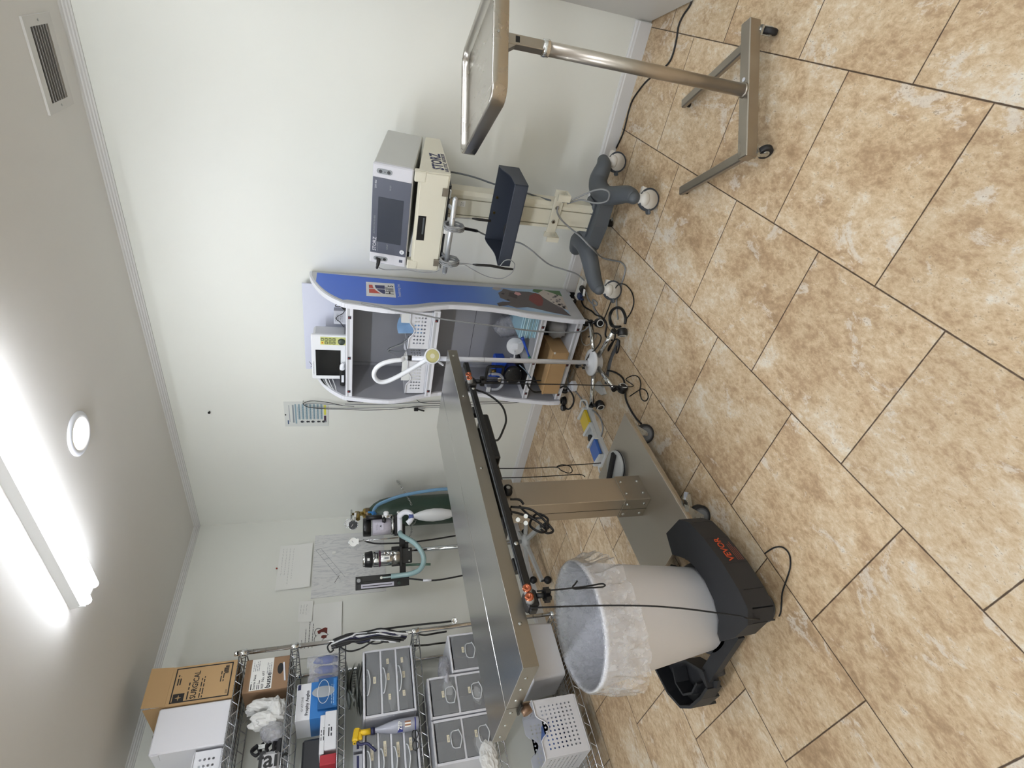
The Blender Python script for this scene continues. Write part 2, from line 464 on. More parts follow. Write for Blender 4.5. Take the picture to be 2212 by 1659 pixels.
# crown moulding: a small stepped profile
CROWN = [(0, 0), (.008, 0), (.010, .006), (.016, .009), (.018, .014), (.026, .018), (.028, .023), (.036, .026), (.040, .0305), (0, .0305)]
m = MB(); m.prism([(p[0], p[1]) for p in CROWN], (0, 0, HC-.0305), -Y, Z, X*RX, TRIMW); struct(m.build('trim_1', at=(0, 0, 0)))
m = MB(); m.prism([(p[0], p[1]) for p in CROWN], (0, 0, HC-.0305), X, Z, Y*RY, TRIMW); struct(m.build('trim_2', at=(0, 0, 0)))
BASE = [(0, 0), (.013, 0), (.013, .062), (.010, .068), (.009, .076), (.005, .083), (0, .084)]
m = MB(); m.prism(BASE, (0.013, 0, 0), -Y, Z, X*3.575, TRIMW); struct(m.build('baseboard_right', at=(0, 0, 0)))
m = MB(); m.prism(BASE, (0, 0, 0), X, Z, Y*RY, TRIMW); struct(m.build('baseboard_left', at=(0, 0, 0)))
# open white door leaf standing out from the right-hand wall
m = MB()
dv = Vector((.105, -.36, 0)).normalized(); dn = Vector((-dv.y, dv.x, 0))
o = Vector((3.592, -.002, .012)); q = o+dv*.362
c = (o+q)/2 + dn*.0175
m.box((c.x-.181, c.y-.0175, .012), (c.x+.181, c.y+.0175, 2.04), mat('door_paint', '#d6d5d1', .4, bump=.03), rot=math.degrees(math.atan2(dv.y, dv.x)))
struct(m.build('door_1', at=(0, 0, 0)))
# small nail left in the wall
m = MB(); p = Vector((1.12, -.0, 2.235))
m.cyl((p.x, 0, p.z), (p.x, -.012, p.z), .004, BLACK_MT, n=8); m.cyl((p.x, -.012, p.z), (p.x, -.015, p.z), .008, BLACK_MT, n=10)
tag(m.build('nail'), 'small dark nail left alone high on the bare wall above the safety chart', 'nail')

# ---------------------------------------------------------------- ceiling things
TUBE = glow('tube_light', '#f1f6ff', TUBE_STRENGTH)
TUBE_REAR = glow('tube_light_boosted', '#f1f6ff', TUBE_STRENGTH*2.2)  # rear tubes made stronger than the visible pair to fill the shadows
FIX = mat('fixture_enamel', '#dcdcda', .45)
def batten(x0, x1, y, label, TUBE=TUBE):
    t = thing('ceiling_light', label, 'light', (x0, y, HC))
    L = x1-x0
    m = MB(); m.prism([(-.066, 0), (.066, 0), (.058, -.034), (.03, -.040), (.018, -.030), (-.018, -.030), (-.03, -.040), (-.058, -.034)], (0, 0, 0), Y, Z, X*L, FIX)
    m.build('housing', t)
    for s in (-1, 1):
        m = MB()
        m.cyl((.012, s*.038, -.052), (L-.012, s*.038, -.052), .016, TUBE, n=16)
        m.sphere((.012, s*.038, -.052), .0158, TUBE, n=12)
        m.build('tube', t)
    for xx in (.005, L-.005):
        m = MB(); m.box((xx-.004, -.06, -.05), (xx+.004, .06, -.003), FIX); m.build('end_cap', t)
    return t
batten(1.225, 2.447, -1.31, 'twin tube fluorescent batten light on the ceiling, glowing white')
batten(3.70, 4.92, -1.31, 'unseen twin tube batten light added on the ceiling at the right for fill')  # fill fixture added outside the frame to soften the shadows
batten(1.225, 2.447, -3.45, 'unseen twin tube batten light added on the ceiling at the left for fill', TUBE_REAR)  # unseen fixture added to brighten the low sides facing the viewer
batten(3.70, 4.92, -3.45, 'twin tube batten light on the ceiling behind the viewer', TUBE_REAR)
CANL = glow('warm_lamp', '#fff3d8', CAN_STRENGTH)
t = thing('recessed_light', 'round recessed ceiling light with a white trim ring, glowing warm', 'light', (1.765, -.897, HC))
m = MB(); m.lathe([(.066, -.002), (.070, -.010), (.085, -.009), (.096, -.003), (.096, 0), (.066, 0)], WHITE_PL, n=48, caps=False); m.build('trim_ring', t)
m = MB(); m.lathe([(.0, -.004), (.067, -.004)], CANL, n=40, caps=False); m.build('lens', t)
# air vent
t = thing('ceiling_vent', 'white slatted air vent grille in the ceiling near the long wall', 'vent', (3.04, -.255, HC))
VW = mat('vent_enamel', '#d5d2cd', .45); VD = mat('vent_dark', '#2b2a2c', .8)
m = MB()
for lo, hi in (((-.155, -.108, -.008), (-.122, .108, 0)), ((.122, -.108, -.008), (.155, .108, 0)), ((-.122, -.108, -.008), (.122, -.069, 0)), ((-.122, .069, -.008), (.122, .108, 0))):
    m.box(lo, hi, VW)
for sx in (-.138, .138): m.cyl((sx, 0, -.008), (sx, 0, -.010), .004, ZINC, n=8)
m.build('frame', t)
m = MB(); m.box((-.122, -.069, -.0015), (.122, .069, 0), VD); m.build('duct_shade', t)  # dark sheet standing in for the shade inside the duct
for k in range(6):
    m = MB(); yy = -.050+.0200*k
    m.bar((-.122, yy, -.0055), (.122, yy, -.0055), .0016, .0075, mat('vent_slat', '#b9b6b4', .5), up=(0, .35, .94)); m.build('slat', t)
# ================================================================ instrument stand (nearest the viewer, right)
def swivel_caster(parent, x, y, r, w, ang, zt, tyre=BLACK_RUB, hub=ZINC, fork=ZINC, hubr=.45):
    """A small caster under parent: wheel standing on z=0, fork up to zt."""
    a = math.radians(ang); ax = Vector((math.cos(a), math.sin(a), 0)); tr = Vector((-ax.y, ax.x, 0))
    c = Vector((x, y, r))
    m = MB()
    m.lathe([(r*.86, -w/2), (r, -w*.3), (r, w*.3), (r*.86, w/2)], tyre, c=c, axis=ax, n=24)
    m.lathe([(r*hubr, -w/2-.002), (r*hubr, w/2+.002)], hub, c=c, axis=ax, n=18)
    wh = m.build('caster', parent)
    m = MB()
    for s in (-1, 1):
        p = c+ax*s*(w/2+.003)
        m.bar(p-Z*.004, p+tr*r*.35+Z*(zt-r-.004), r*.55, .003, fork, up=ax)
    q = c+tr*r*.35
    m.box((q.x-.014, q.y-.014, zt-.008), (q.x+.014, q.y+.014, zt), fork, rot=ang)
    m.cyl((q.x, q.y, zt-.004), (q.x, q.y, zt+.004), .009, fork, n=12)
    m.build('fork', wh)
    return wh
t = thing('instrument_stand', 'stainless instrument stand with a rimmed tray on one pole and low wheeled foot', 'stand', (3.456, -1.06, 0), 36)
m = MB(); m.box((-.228, -.023, .060), (.236, .023, .105), STEEL_D, bev=.003); m.build('foot_bar', t)
for x0, x1 in ((-.205, -.188), (.175, .182)):
    m = MB(); m.bar((x0, .02, .072), (x1, .455, .030), .036, .022, STEEL_D, bev=.004)
    m.cyl((x1, .452, .028), (x1, .452, .0), .010, BLACK_RUB, n=10)
    m.build('leg', t)
swivel_caster(t, -.205, -.02, .026, .020, 25, .062)
swivel_caster(t, .20, -.025, .026, .020, -30, .062)
m = MB(); m.cyl((0, 0, .105), (0, 0, .825), .0205, STEEL_Z, n=32); m.lathe([(.024, .105), (.024, .109), (.021, .112)], STEEL_D, n=32); m.build('pole', t)
m = MB(); m.lathe([(.021, .818), (.0245, .820), (.0245, .838), (.020, .842)], CHROME, n=32); m.build('collar', t)
m = MB(); m.box((-.015, -.015, .838), (.015, .015, .953), STEEL_D, bev=.002)
m.box((-.009, -.0156, .915), (.009, -.0148, .928), BLACK_MT)
m.prism([(-.015, .925), (-.034, .953), (-.015, .953)], (0, -.012, 0), X, Z, Y*.024, STEEL_D)
m.build('upper_post', t)
m = MB(); m.cyl((.036, .0, .105), (.036, .0, .1075), .007, WHITE_PL, n=12); m.build('screw_cover', t)
# tray: rounded rectangle with a deep rolled rim
def rrect(x0, x1, y0, y1, r, n=6):
    o = []
    for cx, cy, a0 in ((x1-r, y1-r, 0), (x0+r, y1-r, 90), (x0+r, y0+r, 180), (x1-r, y0+r, 270)):
        for k in range(n+1):
            a = math.radians(a0+90*k/n); o.append((cx+r*math.cos(a), cy+r*math.sin(a)))
    return o
tr = thing('instrument_tray', 'shallow rimmed stainless tray topping the single pole stand', 'tray', (3.456, -1.06, 0), 36)
tr.location.z = .953
def ringset(m, rings, mt, cap_last=True, smooth=True):
    R = [[m.v(p) for p in r] for r in rings]
    for a, b in zip(R, R[1:]):
        n = len(a)
        for i in range(n):
            j = (i+1) % n
            m.face([a[i], a[j], b[j], b[i]], mt, smooth)
    if cap_last: m.face(list(reversed(R[-1])) if False else R[-1], mt)
    return R
def rr3(x0, x1, y0, y1, r, z, n=6): return [(p[0], p[1], z) for p in rrect(x0, x1, y0, y1, r, n)]
m = MB()
x0, x1, y0, y1, r = -.190, .190, -.032, .425, .05
ringset(m, [rr3(x0+.004, x1-.004, y0+.004, y1-.004, r, .0), rr3(x0, x1, y0, y1, r, .003), rr3(x0, x1, y0, y1, r, .043)], STEEL, cap_last=False)
m.face([m.v(p) for p in reversed(rr3(x0+.004, x1-.004, y0+.004, y1-.004, r, .0))], STEEL)
m.cyl((.0, y0, .032), (.0, y0-.002, .032), .004, ZINC, n=10)
m.build('skirt', tr)
m = MB()
prof = [(0, .043), (.001, .047), (.004, .049), (.008, .047), (.010, .041), (.016, .030), (.022, .026)]
ringset(m, [rr3(x0+d, x1-d, y0+d, y1-d, max(.01, r-d), z) for d, z in prof], STEEL)
m.build('pan', tr)
# ================================================================ endoscopy cart by the long wall
CART = (2.708, -.35, 0)
t = thing('endoscopy_cart', 'ivory and slate grey medical cart on white casters by the long wall', 'cart', CART, -6)
# base: two bowed side arms and a cross beam
m = MB()
for s, xc in ((1, .14), (-1, -.145)):
    fx, fy, by = (.245, -.225, .215) if s > 0 else (-.262, -.225, .225)
    pts = [(fx, fy, .128), (fx-s*.012, fy+.06, .137), (xc+s*.02, -.03, .158), (xc+s*.005, .06, .165), (xc+s*.03, .13, .160), (fx-s*.015, by-.05, .138), (fx, by, .128)]
    sp = spline(pts, 6)
    n = len(sp); rad = [.030+.020*math.sin(PI*i/(n-1)) for i in range(n)]
    m.tube(sp, .04, SLATE, n=14, radii=rad)
    m.sphere((fx, fy, .128), .030, SLATE); m.sphere((fx, by, .128), .030, SLATE)
m.build('base_arms', t)
m = MB(); m.prism([(-.19, .11), (-.19, .02), (-.13, -.035), (.0, -.05), (.12, -.035), (.17, .02), (.17, .11)], (0, 0, .112), X, Y, Z*.075, SLATE)
m.box((-.09, .0, .18), (.10, .10, .205), SLATE, bev=.008); m.build('cross_beam', t)
def big_caster(x, y, ang):
    a = math.radians(ang); ax = Vector((math.cos(a), math.sin(a), 0)); tr = Vector((-ax.y, ax.x, 0)); c = Vector((x, y, .052))
    m = MB(); m.lathe([(.044, -.011), (.050, -.0135), (.052, -.010), (.052, .010), (.050, .0135), (.044, .011)], GREY_TYRE, c=c, axis=ax, n=40); w_ = m.build('caster', t)
    m = MB()
    for s in (-1, 1):
        m.lathe([(.0435, .010), (.043, .0135), (.020, .0145), (.018, .017), (.0, .018)], HUBW, c=c, axis=ax*s, n=36, caps=False)
    m.build('hub_cap', w_)
    m = MB()
    q = c+Z*.048
    m.lathe([(.030, .0), (.034, .006), (.034, .028), (.024, .034), (.020, .045)], HUBW, c=(q.x, q.y, .062), n=24)
    m.bar(c-ax*.0+tr*.022+Z*.006, c+tr*.030+Z*.045, .05, .016, HUBW, up=ax)
    m.build('fork', w_)
    m = MB(); m.bar(c-tr*.040-Z*.004, c-tr*.066-Z*.012, .034, .014, SLATE, up=Z, bev=.005); m.build('brake_pedal', w_)
    return w_
GREY_TYRE = mat('slate_tyre', '#3d434b', .55); HUBW = mat('warm_white_plastic', '#dcd8d0', .4)
for x, y, a in ((.245, -.226, -62), (-.262, -.226, -55), (.247, .213, -66), (-.262, .222, -50)): big_caster(x, y, a)
# column: an extruded mast with two grooves
m = MB()
m.prism([(-.055, .0), (-.040, .0), (-.040, .010), (-.034, .010), (-.034, .0), (.040, .0), (.040, .010), (.046, .010), (.046, .0), (.062, .0), (.080, .012), (.080, .075), (-.055, .075)], (0, 0, .195), X, Y, Z*.79, IVORY)
m.box((.006, -.001, .86), (.036, .0, .925), PAPER); m.lines((.010, -.001, .868), X, Z, 3, .022, -.006, .0018, INK_L, seed=3); m.box((.010, -.0016, .905), (.032, -.001, .912), INK_L)
m.build('column', t)
# tilted drawer housing
m = MB()
m.prism([(-.20, .985), (-.20, 1.118), (.21, 1.054), (.21, .985)], (-.238, 0, 0), Y, Z, X*.470, IVORY)
m.box((-.236, -.207, 1.085), (-.19, -.17, 1.134), IVORY, bev=.004); m.box((.185, -.207, 1.085), (.230, -.17, 1.134), IVORY, bev=.004)
hs = m.build('drawer_housing', t)
m = MB(); m.box((-.232, -.2055, .990), (.226, -.2, 1.108), IVORY, bev=.002)
m.box((-.082, -.2062, 1.068), (.036, -.2054, 1.103), BLACK_MT)
m.bar((-.05, -.2065, 1.078), (.028, -.2065, 1.078), .003, .007, SLATE)
plabel(m.build('drawer', t), 'ivory drawer front with a black recessed pull')
for xx in (-.19, .155):
    m = MB(); m.box((xx-.017, -.211, .986), (xx+.017, -.2056, 1.012), STEEL_D); m.box((xx-.017, -.225, .976), (xx+.017, -.205, .982), CHROME)
    m.build('clip', t)
m = MB(); m.box((-.205, -.19, .972), (.18, .10, .986), BLACK_MT); m.build('underside', t)
m = MB()   # logo on the housing's right flank
yl = .165
ex = Vector((0, 1, 0)); 
m.text('STORZ', .066, NAVY, (.2322, -.165, 1.030), ex, Z, dep=.0006, stretch=.86, bold=.03)
m.text('KARL STORZ - ENDOSKOPE', .022, NAVY, (.2322, -.178, .996), ex, Z, dep=.0006, stretch=.72, bold=.02)
m.build('logo', t)
m = MB(); m.cyl((-.222, -.232, .957), (.140, -.232, .957), .0115, ALU, n=24); m.sphere((-.222, -.232, .957), .0115, ALU); m.sphere((.140, -.232, .957), .0115, ALU)
for xx in (-.15, .09): m.bar((xx, -.232, .957), (xx, -.18, .976), .014, .008, ALU)
plabel(m.build('rail', t), 'satin silver rail under the drawer')
m = MB(); m.box((-.04, -.203, .950), (.012, -.19, .982), PAPER); m.build('bracket', t)
# cable hook
m = MB(); m.box((-.085, -.016, .372), (.142, -.004, .422), IVORY, bev=.003)
for x0, x1 in ((-.098, -.072), (.118, .150)):
    m.box((x0, -.07, .366), (x1, -.012, .378), IVORY); m.box((x0, -.072, .366), (x1, -.062, .43), IVORY); m.box((x0, -.018, .366), (x1, -.008, .43), IVORY)
for xx in (-.012, .062): m.cyl((xx, -.016, .40), (xx, -.021, .40), .010, ZINC, n=12); m.cyl((xx, -.0212, .40), (xx, -.0216, .40), .005, BLACK_MT, n=6)
m.build('cable_hook', t)
# dark bin with scooped flanks hung on the mast
b = thing('storage_bin', 'dark slate open bin with scooped sides hung on the cart column', 'bin', CART, -6)
b.location.z = .636
xL, xR, yF, yB, th = -.182, .228, -.203, -.004, .004
fz, bz = .062, .098
side = [(yB, 0), (yB, bz), (yB-.03, bz-.003)]+[(yB-.03-.10*k/8, bz-.003-(bz-fz-.004)*(.5-.5*math.cos(PI*k/8))) for k in range(1, 9)]+[(yF, fz), (yF, 0)]
m = MB(); m.box((xL, yF, 0), (xR, yB, .004), NAVY_TRAY); m.build('floor_panel', b)
m = MB(); m.prism(side, (xR-th, 0, 0), Y, Z, X*th, NAVY_TRAY); m.build('side_panel', b)
m = MB(); e1 = Vector((.034, yB-yF, 0)).normalized(); LL = math.hypot(.034, yB-yF)
m.prism([(0, 0), (LL, 0), (LL, bz)]+[(LL*(1-k/8*.9), bz-(bz-fz)*(.5-.5*math.cos(PI*min(1, k/6)))) for k in range(1, 9)]+[(0, fz)], (xL, yF, 0), e1, Z, X*th, NAVY_TRAY); m.build('side_panel', b)
m = MB(); m.box((xL, yF, 0), (xR, yF+th, fz), NAVY_TRAY, bev=.0015); m.build('front_panel', b)
m = MB(); m.prism([(xL+.034, 0), (xR, 0), (xR, bz), (xL+.034, bz)], (0, yB-th, 0), X, Z, Y*th, NAVY_TRAY)
m.build('back_panel', b)
for xx in (-.002, .076):
    m = MB(); m.cyl((xx, yB-th, .078), (xx, yB-th-.006, .078), .006, BRASS, n=12); m.build('screw', b)
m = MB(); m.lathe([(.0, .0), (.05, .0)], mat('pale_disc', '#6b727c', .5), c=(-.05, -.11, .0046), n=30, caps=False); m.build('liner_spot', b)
tag(MB().tube([(CART[0]+p[0], CART[1]+p[1], p[2]) for p in [(.13, -.13, .655), (.06, -.14, .660), (.0, -.13, .668), (-.04, -.10, .672), (-.075, -.12, .668), (-.06, -.15, .662), (-.01, -.15, .660)]], .006, CABLE_B, sub=6, n=8).build('coiled_cable'), 'short black cable coiled inside the dark slate bin', 'cable')
# the unit on top
e = thing('electrosurgery_unit', 'grey electrosurgery unit with dark touchscreen panel on top of the cart', 'medical unit', CART, -6)
e.location.z = 0
e.location = (CART[0], CART[1], 0)
tilt = math.atan2(1.135-1.062, .41)
e.location = Vector(CART)+Matrix.Rotation(math.radians(-6), 3, 'Z') @ Vector((0, -.2, 1.135))
e.rotation_euler = Euler((-tilt, 0, math.radians(-6)), 'XYZ')
EW = mat('unit_enamel', '#c3c4bf', .42, bump=.03, bscale=200); EFR = mat('unit_front', '#d2d2d8', .4); EPN = mat('unit_panel', '#4e5260', .35); ESC = mat('unit_screen', '#363b46', .18)
W2 = .2325
m = MB(); m.box((-.236, .018, .004), (.230, .42, .168), EW, bev=.004); m.build('housing', e)
m = MB(); m.box((-.236, 0, .004), (.230, .0185, .170), EFR, bev=.005); fr = m.build('front_frame', e)
m = MB(); m.box((-.180, -.002, .008), (.172, .0, .168), EPN); 
m.text('STORZ', .022, EFR, (-.170, -.002, .150), X, Z, dep=.0004, bold=.01); m.lines((-.170, -.002, .136), X, Z, 1, .05, .004, .0015, INK_L, rag=0, seed=2)
m.text('AUTOCON III 400', .011, INK_L, (-.085, -.002, .154), X, Z, dep=.0004); m.text('UH 400', .011, EFR, (.125, -.002, .155), X, Z, dep=.0004)
m.lines((-.155, -.002, .095), X, Z, 2, .03, .004, .0018, INK_L, seed=4); m.lines((.125, -.002, .095), X, Z, 2, .03, .004, .0018, INK_L, seed=5)
pn = m.build('control_panel', e)
m = MB(); m.box((-.122, -.0028, .034), (.090, -.001, .142), ESC); m.build('screen', pn)
m = MB(); m.cyl((-.155, -.001, .026), (-.155, -.006, .026), .0105, WHITE_GL, n=24); m.text('N', .012, NAVY, (-.155, -.0062, .026), X, Z, align='CENTER', dep=.0004); m.build('power_button', pn)
for sx, zz, nm in ((.200, .122, 1), (-.208, .120, 2)):
    m = MB(); pl = [(-.012+.012*math.cos(a), 0) for a in (0,)]
    pill = [(.010*math.cos(a), .022+.010*math.sin(a)) for a in [PI*k/8 for k in range(9)]]+[(.010*math.cos(a), -.022+.010*math.sin(a)) for a in [PI+PI*k/8 for k in range(9)]]
    m.prism(pill, (sx, .001, zz), X, Z, -Y*.004, mat('socket_rim', '#8d9194', .4))
    for dz in (-.018, .016): m.cyl((sx, -.003, zz+dz), (sx, -.0035, zz+dz), .0072, BLACK_MT, n=16)
    m.cyl((sx, -.003, zz-.002), (sx, -.0035, zz-.002), .0025, BLACK_MT, n=8)
    m.build('socket', e)
m = MB(); m.box((-.212, -.001, .020), (-.198, .002, .036), EPN); m.build('usb_port', e)
for xx in (-.19, .19):
    m = MB(); m.cyl((xx, .05, -.004), (xx, .05, .006), .012, BLACK_RUB, n=14); m.build('foot', e)
# plug, leads and handpieces
PL = 'S'
def lead(name, pts, r, mt, label, sub=6, n=8): 
    m = MB(); m.tube(pts, r, mt, sub=sub, n=n); return tag(m.build(name), label, 'cable')
def Sw(*p):
    a = math.radians(-6); return Vector((CART[0]+p[0]*math.cos(a)-p[1]*math.sin(a), CART[1]+p[0]*math.sin(a)+p[1]*math.cos(a), p[2]))
t = thing('handpiece_lead', 'grey lead with black plug running from the unit\'s left socket to a hanging pen', 'cable', Sw(-.208, -.21, 1.27))
def LT(o, pts): 
    q = o.matrix_world if False else None
    a = o.rotation_euler.z; R = Matrix.Rotation(-a, 3, 'Z')
    return [R @ (Vector(p)-Vector(o.location)) for p in pts]
pts = [Sw(*p) for p in [(-0.22, -0.24, 1.263), (-0.228, -0.24, 1.238), (-0.226, -0.24, 1.196), (-0.221, -0.24, 1.133), (-0.226, -0.24, 1.079), (-0.223, -0.24, 1.014), (-0.202, -0.24, 0.973), (-0.174, -0.24, 0.91), (-0.17, -0.24, 0.871), (-0.188, -0.24, 0.834), (-0.214, -0.24, 0.779), (-0.23, -0.24, 0.725), (-0.229, -0.24, 0.671), (-0.196, -0.24, 0.631), (-0.149, -0.24, 0.625), (-0.125, -0.24, 0.651), (-0.131, -0.24, 0.68), (-0.163, -0.24, 0.696)]]
m = MB(); m.tube(LT(t, pts), .0022, CABLE_G, sub=6, n=8); m.build('wire', t)
m = MB(); m.tube(LT(t, [Sw(*p) for p in [(-0.192, -0.215, 1.264)]+[(-0.199, -0.235, 1.266), (-0.229, -0.235, 1.271)]]), .007, BLACK_PL, sub=4, n=10, radii=[.010, .009, .008, .006, .004]); m.build('plug', t)
def pen(pts, label, wire, group='handpieces hanging from the cart rail'):
    t = thing('surgical_handpiece', label, 'handpiece', pts[0])
    m = MB(); q = LT(t, pts); m.tube(q, .006, BLACK_PL, n=10, radii=[.0035, .006, .0065, .0065, .0065, .006, .0058, .004]); m.build('body', t)
    if wire: m = MB(); m.tube(LT(t, wire), .002, CABLE_G, sub=5, n=6); m.build('wire', t)
    return t
pen([Sw(*p) for p in [(-0.169, -0.232, 0.829), (-0.17, -0.232, 0.809), (-0.169, -0.232, 0.774), (-0.169, -0.232, 0.74), (-0.173, -0.232, 0.704), (-0.178, -0.232, 0.668), (-0.178, -0.232, 0.638), (-0.179, -0.232, 0.621)]], 'black pen handpiece hanging by the bin\'s left end', [Sw(*p) for p in [(-0.171, -0.232, 0.91), (-0.168, -0.232, 0.877), (-0.169, -0.232, 0.829)]])
pen([Sw(*p) for p in [(0.049, -0.206, 0.863), (0.049, -0.206, 0.846), (0.048, -0.206, 0.831), (0.048, -0.206, 0.816), (0.047, -0.206, 0.798), (0.047, -0.206, 0.776)]], 'short black handpiece hanging in front of the bin\'s back panel', [Sw(*p) for p in [(0.054, -0.245, 0.958), (0.06, -0.24, 0.943), (0.051, -0.215, 0.907), (0.049, -0.206, 0.863)]])
def coil(cx, label, R=.052, seed=1):
    rd = random.Random(seed); pts = []
    for k in range(8*18+1):
        a = 2*PI*k/18; r = R*(1+.10*math.sin(k*.37+seed)); pts.append(Sw(cx+.010*math.sin(k*.21+seed)+.004*rd.random(), -.232+r*.62*math.sin(a), .957-.013+r*math.cos(a)*.82))
    m = MB(); m.tube(pts, .003, CABLE_G, n=6); return tag(m.build('wire_coil'), label, 'cable coil', 'grey wire coils wound on the cart rail')
coil(.012, 'grey wire coil wound around the middle of the silver rail', seed=1)
coil(-.165, 'grey wire coil wound around the left end of the silver rail', seed=4)
t = thing('grey_power_lead', 'thick grey lead with black strain relief drooping behind the bin down to the power strip', 'cable', Sw(0, -.05, .95))
pts = [Sw(*p) for p in [(-0.031, -0.15, 0.886), (-0.048, -0.12, 0.852), (-0.083, -0.06, 0.795), (-0.145, 0.03, 0.726), (-0.176, 0.05, 0.637), (-0.179, 0.05, 0.559), (-0.172, 0.02, 0.521), (-0.185, -0.02, 0.471), (-0.224, -0.02, 0.414), (-0.272, 0, 0.337), (-0.282, -0.02, 0.257), (-0.302, -0.02, 0.181), (-0.34, -0.02, 0.121)]]
m = MB(); m.tube(LT(t, pts), .0042, CABLE_G, sub=6); m.build('wire', t)
m = MB(); m.tube(LT(t, pts[:3]), .0075, BLACK_PL, sub=3); m.build('strain_relief', t)
lead('grey_lead', [Sw(*p) for p in [(0.145, 0.05, 0.941), (0.145, 0.05, 0.917), (0.14, 0.05, 0.86), (0.131, 0.05, 0.803), (0.118, 0.05, 0.743), (0.111, 0.05, 0.695), (0.103, 0.05, 0.622), (0.089, 0.05, 0.546), (0.077, 0.05, 0.482), (0.089, 0, 0.437)]], .0042, mat('dark_grey_cable', '#5f6468', .45), 'dark grey lead curving from behind the cart housing down to the cable hook')
lead('grey_lead', [Sw(*p) for p in [(0.104, -0.04, 0.391), (0.129, -0.06, 0.355), (0.164, -0.06, 0.3), (0.207, -0.1, 0.271), (0.228, -0.13, 0.245), (0.22, -0.14, 0.215), (0.18, -0.13, 0.203), (0.155, -0.11, 0.219), (0.137, -0.08, 0.252), (0.135, -0.06, 0.307), (0.104, -0.05, 0.369)]], .0042, CABLE_G, 'loop of grey lead hanging from the cable hook over the cart base')
lead('grey_lead', [Sw(*p) for p in [(0.08, -0.04, 0.406), (0.051, -0.04, 0.403), (0.013, -0.04, 0.369), (-0.022, -0.05, 0.313), (-0.02, -0.14, 0.283), (-0.063, -0.17, 0.215)]]+[(2.4928, -0.2825, 0.03), (2.5101, -0.3518, 0.006), (2.5477, -0.4558, 0.006), (2.5483, -0.519, 0.006), (2.5174, -0.5375, 0.006), (2.451, -0.54, 0.006), (2.3866, -0.5393, 0.006), (2.335, -0.5742, 0.006), (2.2939, -0.627, 0.006)], .0042, CABLE_G, 'long grey lead dropping from the cable hook and trailing over the tiles')
m = MB(); m.tube([(2.8147, -0.1813, 0.07), (2.7653, -0.1531, 0.04), (2.7167, -0.1567, 0.02), (2.6892, -0.1878, 0.015)], .0045, CABLE_B, sub=5)
q = Vector((2.6725, -0.2268, 0.014)); m.box((q.x-.02, q.y-.012, .002), (q.x+.02, q.y+.012, .026), BLACK_PL, rot=40, bev=.005)
for k in (-1, 0, 1): m.cyl(q+Vector((.018, -.012+.008*k, .006)), q+Vector((.036, -.022+.008*k, .006)), .0022, ZINC, n=6)
tag(m.build('power_plug'), 'black lead and three-pin plug lying loose on the tiles beneath the cart', 'plug')
lead('extension_cable', [(3.7188, -0.3316, 0.004), (3.6762, -0.3248, 0.004), (3.6395, -0.2952, 0.004), (3.601, -0.2825, 0.004), (3.5587, -0.2984, 0.004), (3.5101, -0.3102, 0.004), (3.4658, -0.3042, 0.004), (3.4258, -0.2551, 0.004), (3.3782, -0.1662, 0.004), (3.3349, -0.1087, 0.004), (3.2612, -0.0468, 0.004), (3.2048, -0.0376, 0.004), (3.1501, -0.0442, 0.004), (3.0932, -0.0456, 0.004), (3.0152, -0.0163, 0.004)], .0042, CABLE_B, 'black power cord snaking over the tiles from the doorway to the cart casters')
# ================================================================ display shelf unit in blue livery
KO = Vector((1.83, -.2, 0))
t = thing('display_shelf', 'tall grey display shelf with a blue printed side panel and curved white edges', 'shelf unit', KO)
GREYP = mat('grey_panel', '#a3a4ab', .5, bump=.02); EDGE = mat('white_edge', '#e9eaf0', .3); SILV = mat('silver_frame', '#c0c1c4', .4)
FR = [(.074, -.395), (.15, -.399), (.30, -.379), (.424, -.359), (.50, -.335), (.589, -.318), (.70, -.306), (.839, -.304), (.90, -.316), (.964, -.334), (1.06, -.368), (1.162, -.387), (1.27, -.376), (1.362, -.360), (1.413, -.350), (1.445, -.326), (1.487, -.287), (1.531, -.228), (1.571, -.143), (1.595, -.063), (1.597, -.016)]
def fr_y(z):
    for (z0, y0), (z1, y1) in zip(FR, FR[1:]):
        if z0 <= z <= z1: return y0+(y1-y0)*(z-z0)/(z1-z0)
    return FR[-1][1]
FS = [(p.x, p.y) for p in spline([Vector((a[1], a[0], 0)) for a in FR], 3)]
panel = [(-.016, .074)]+FS
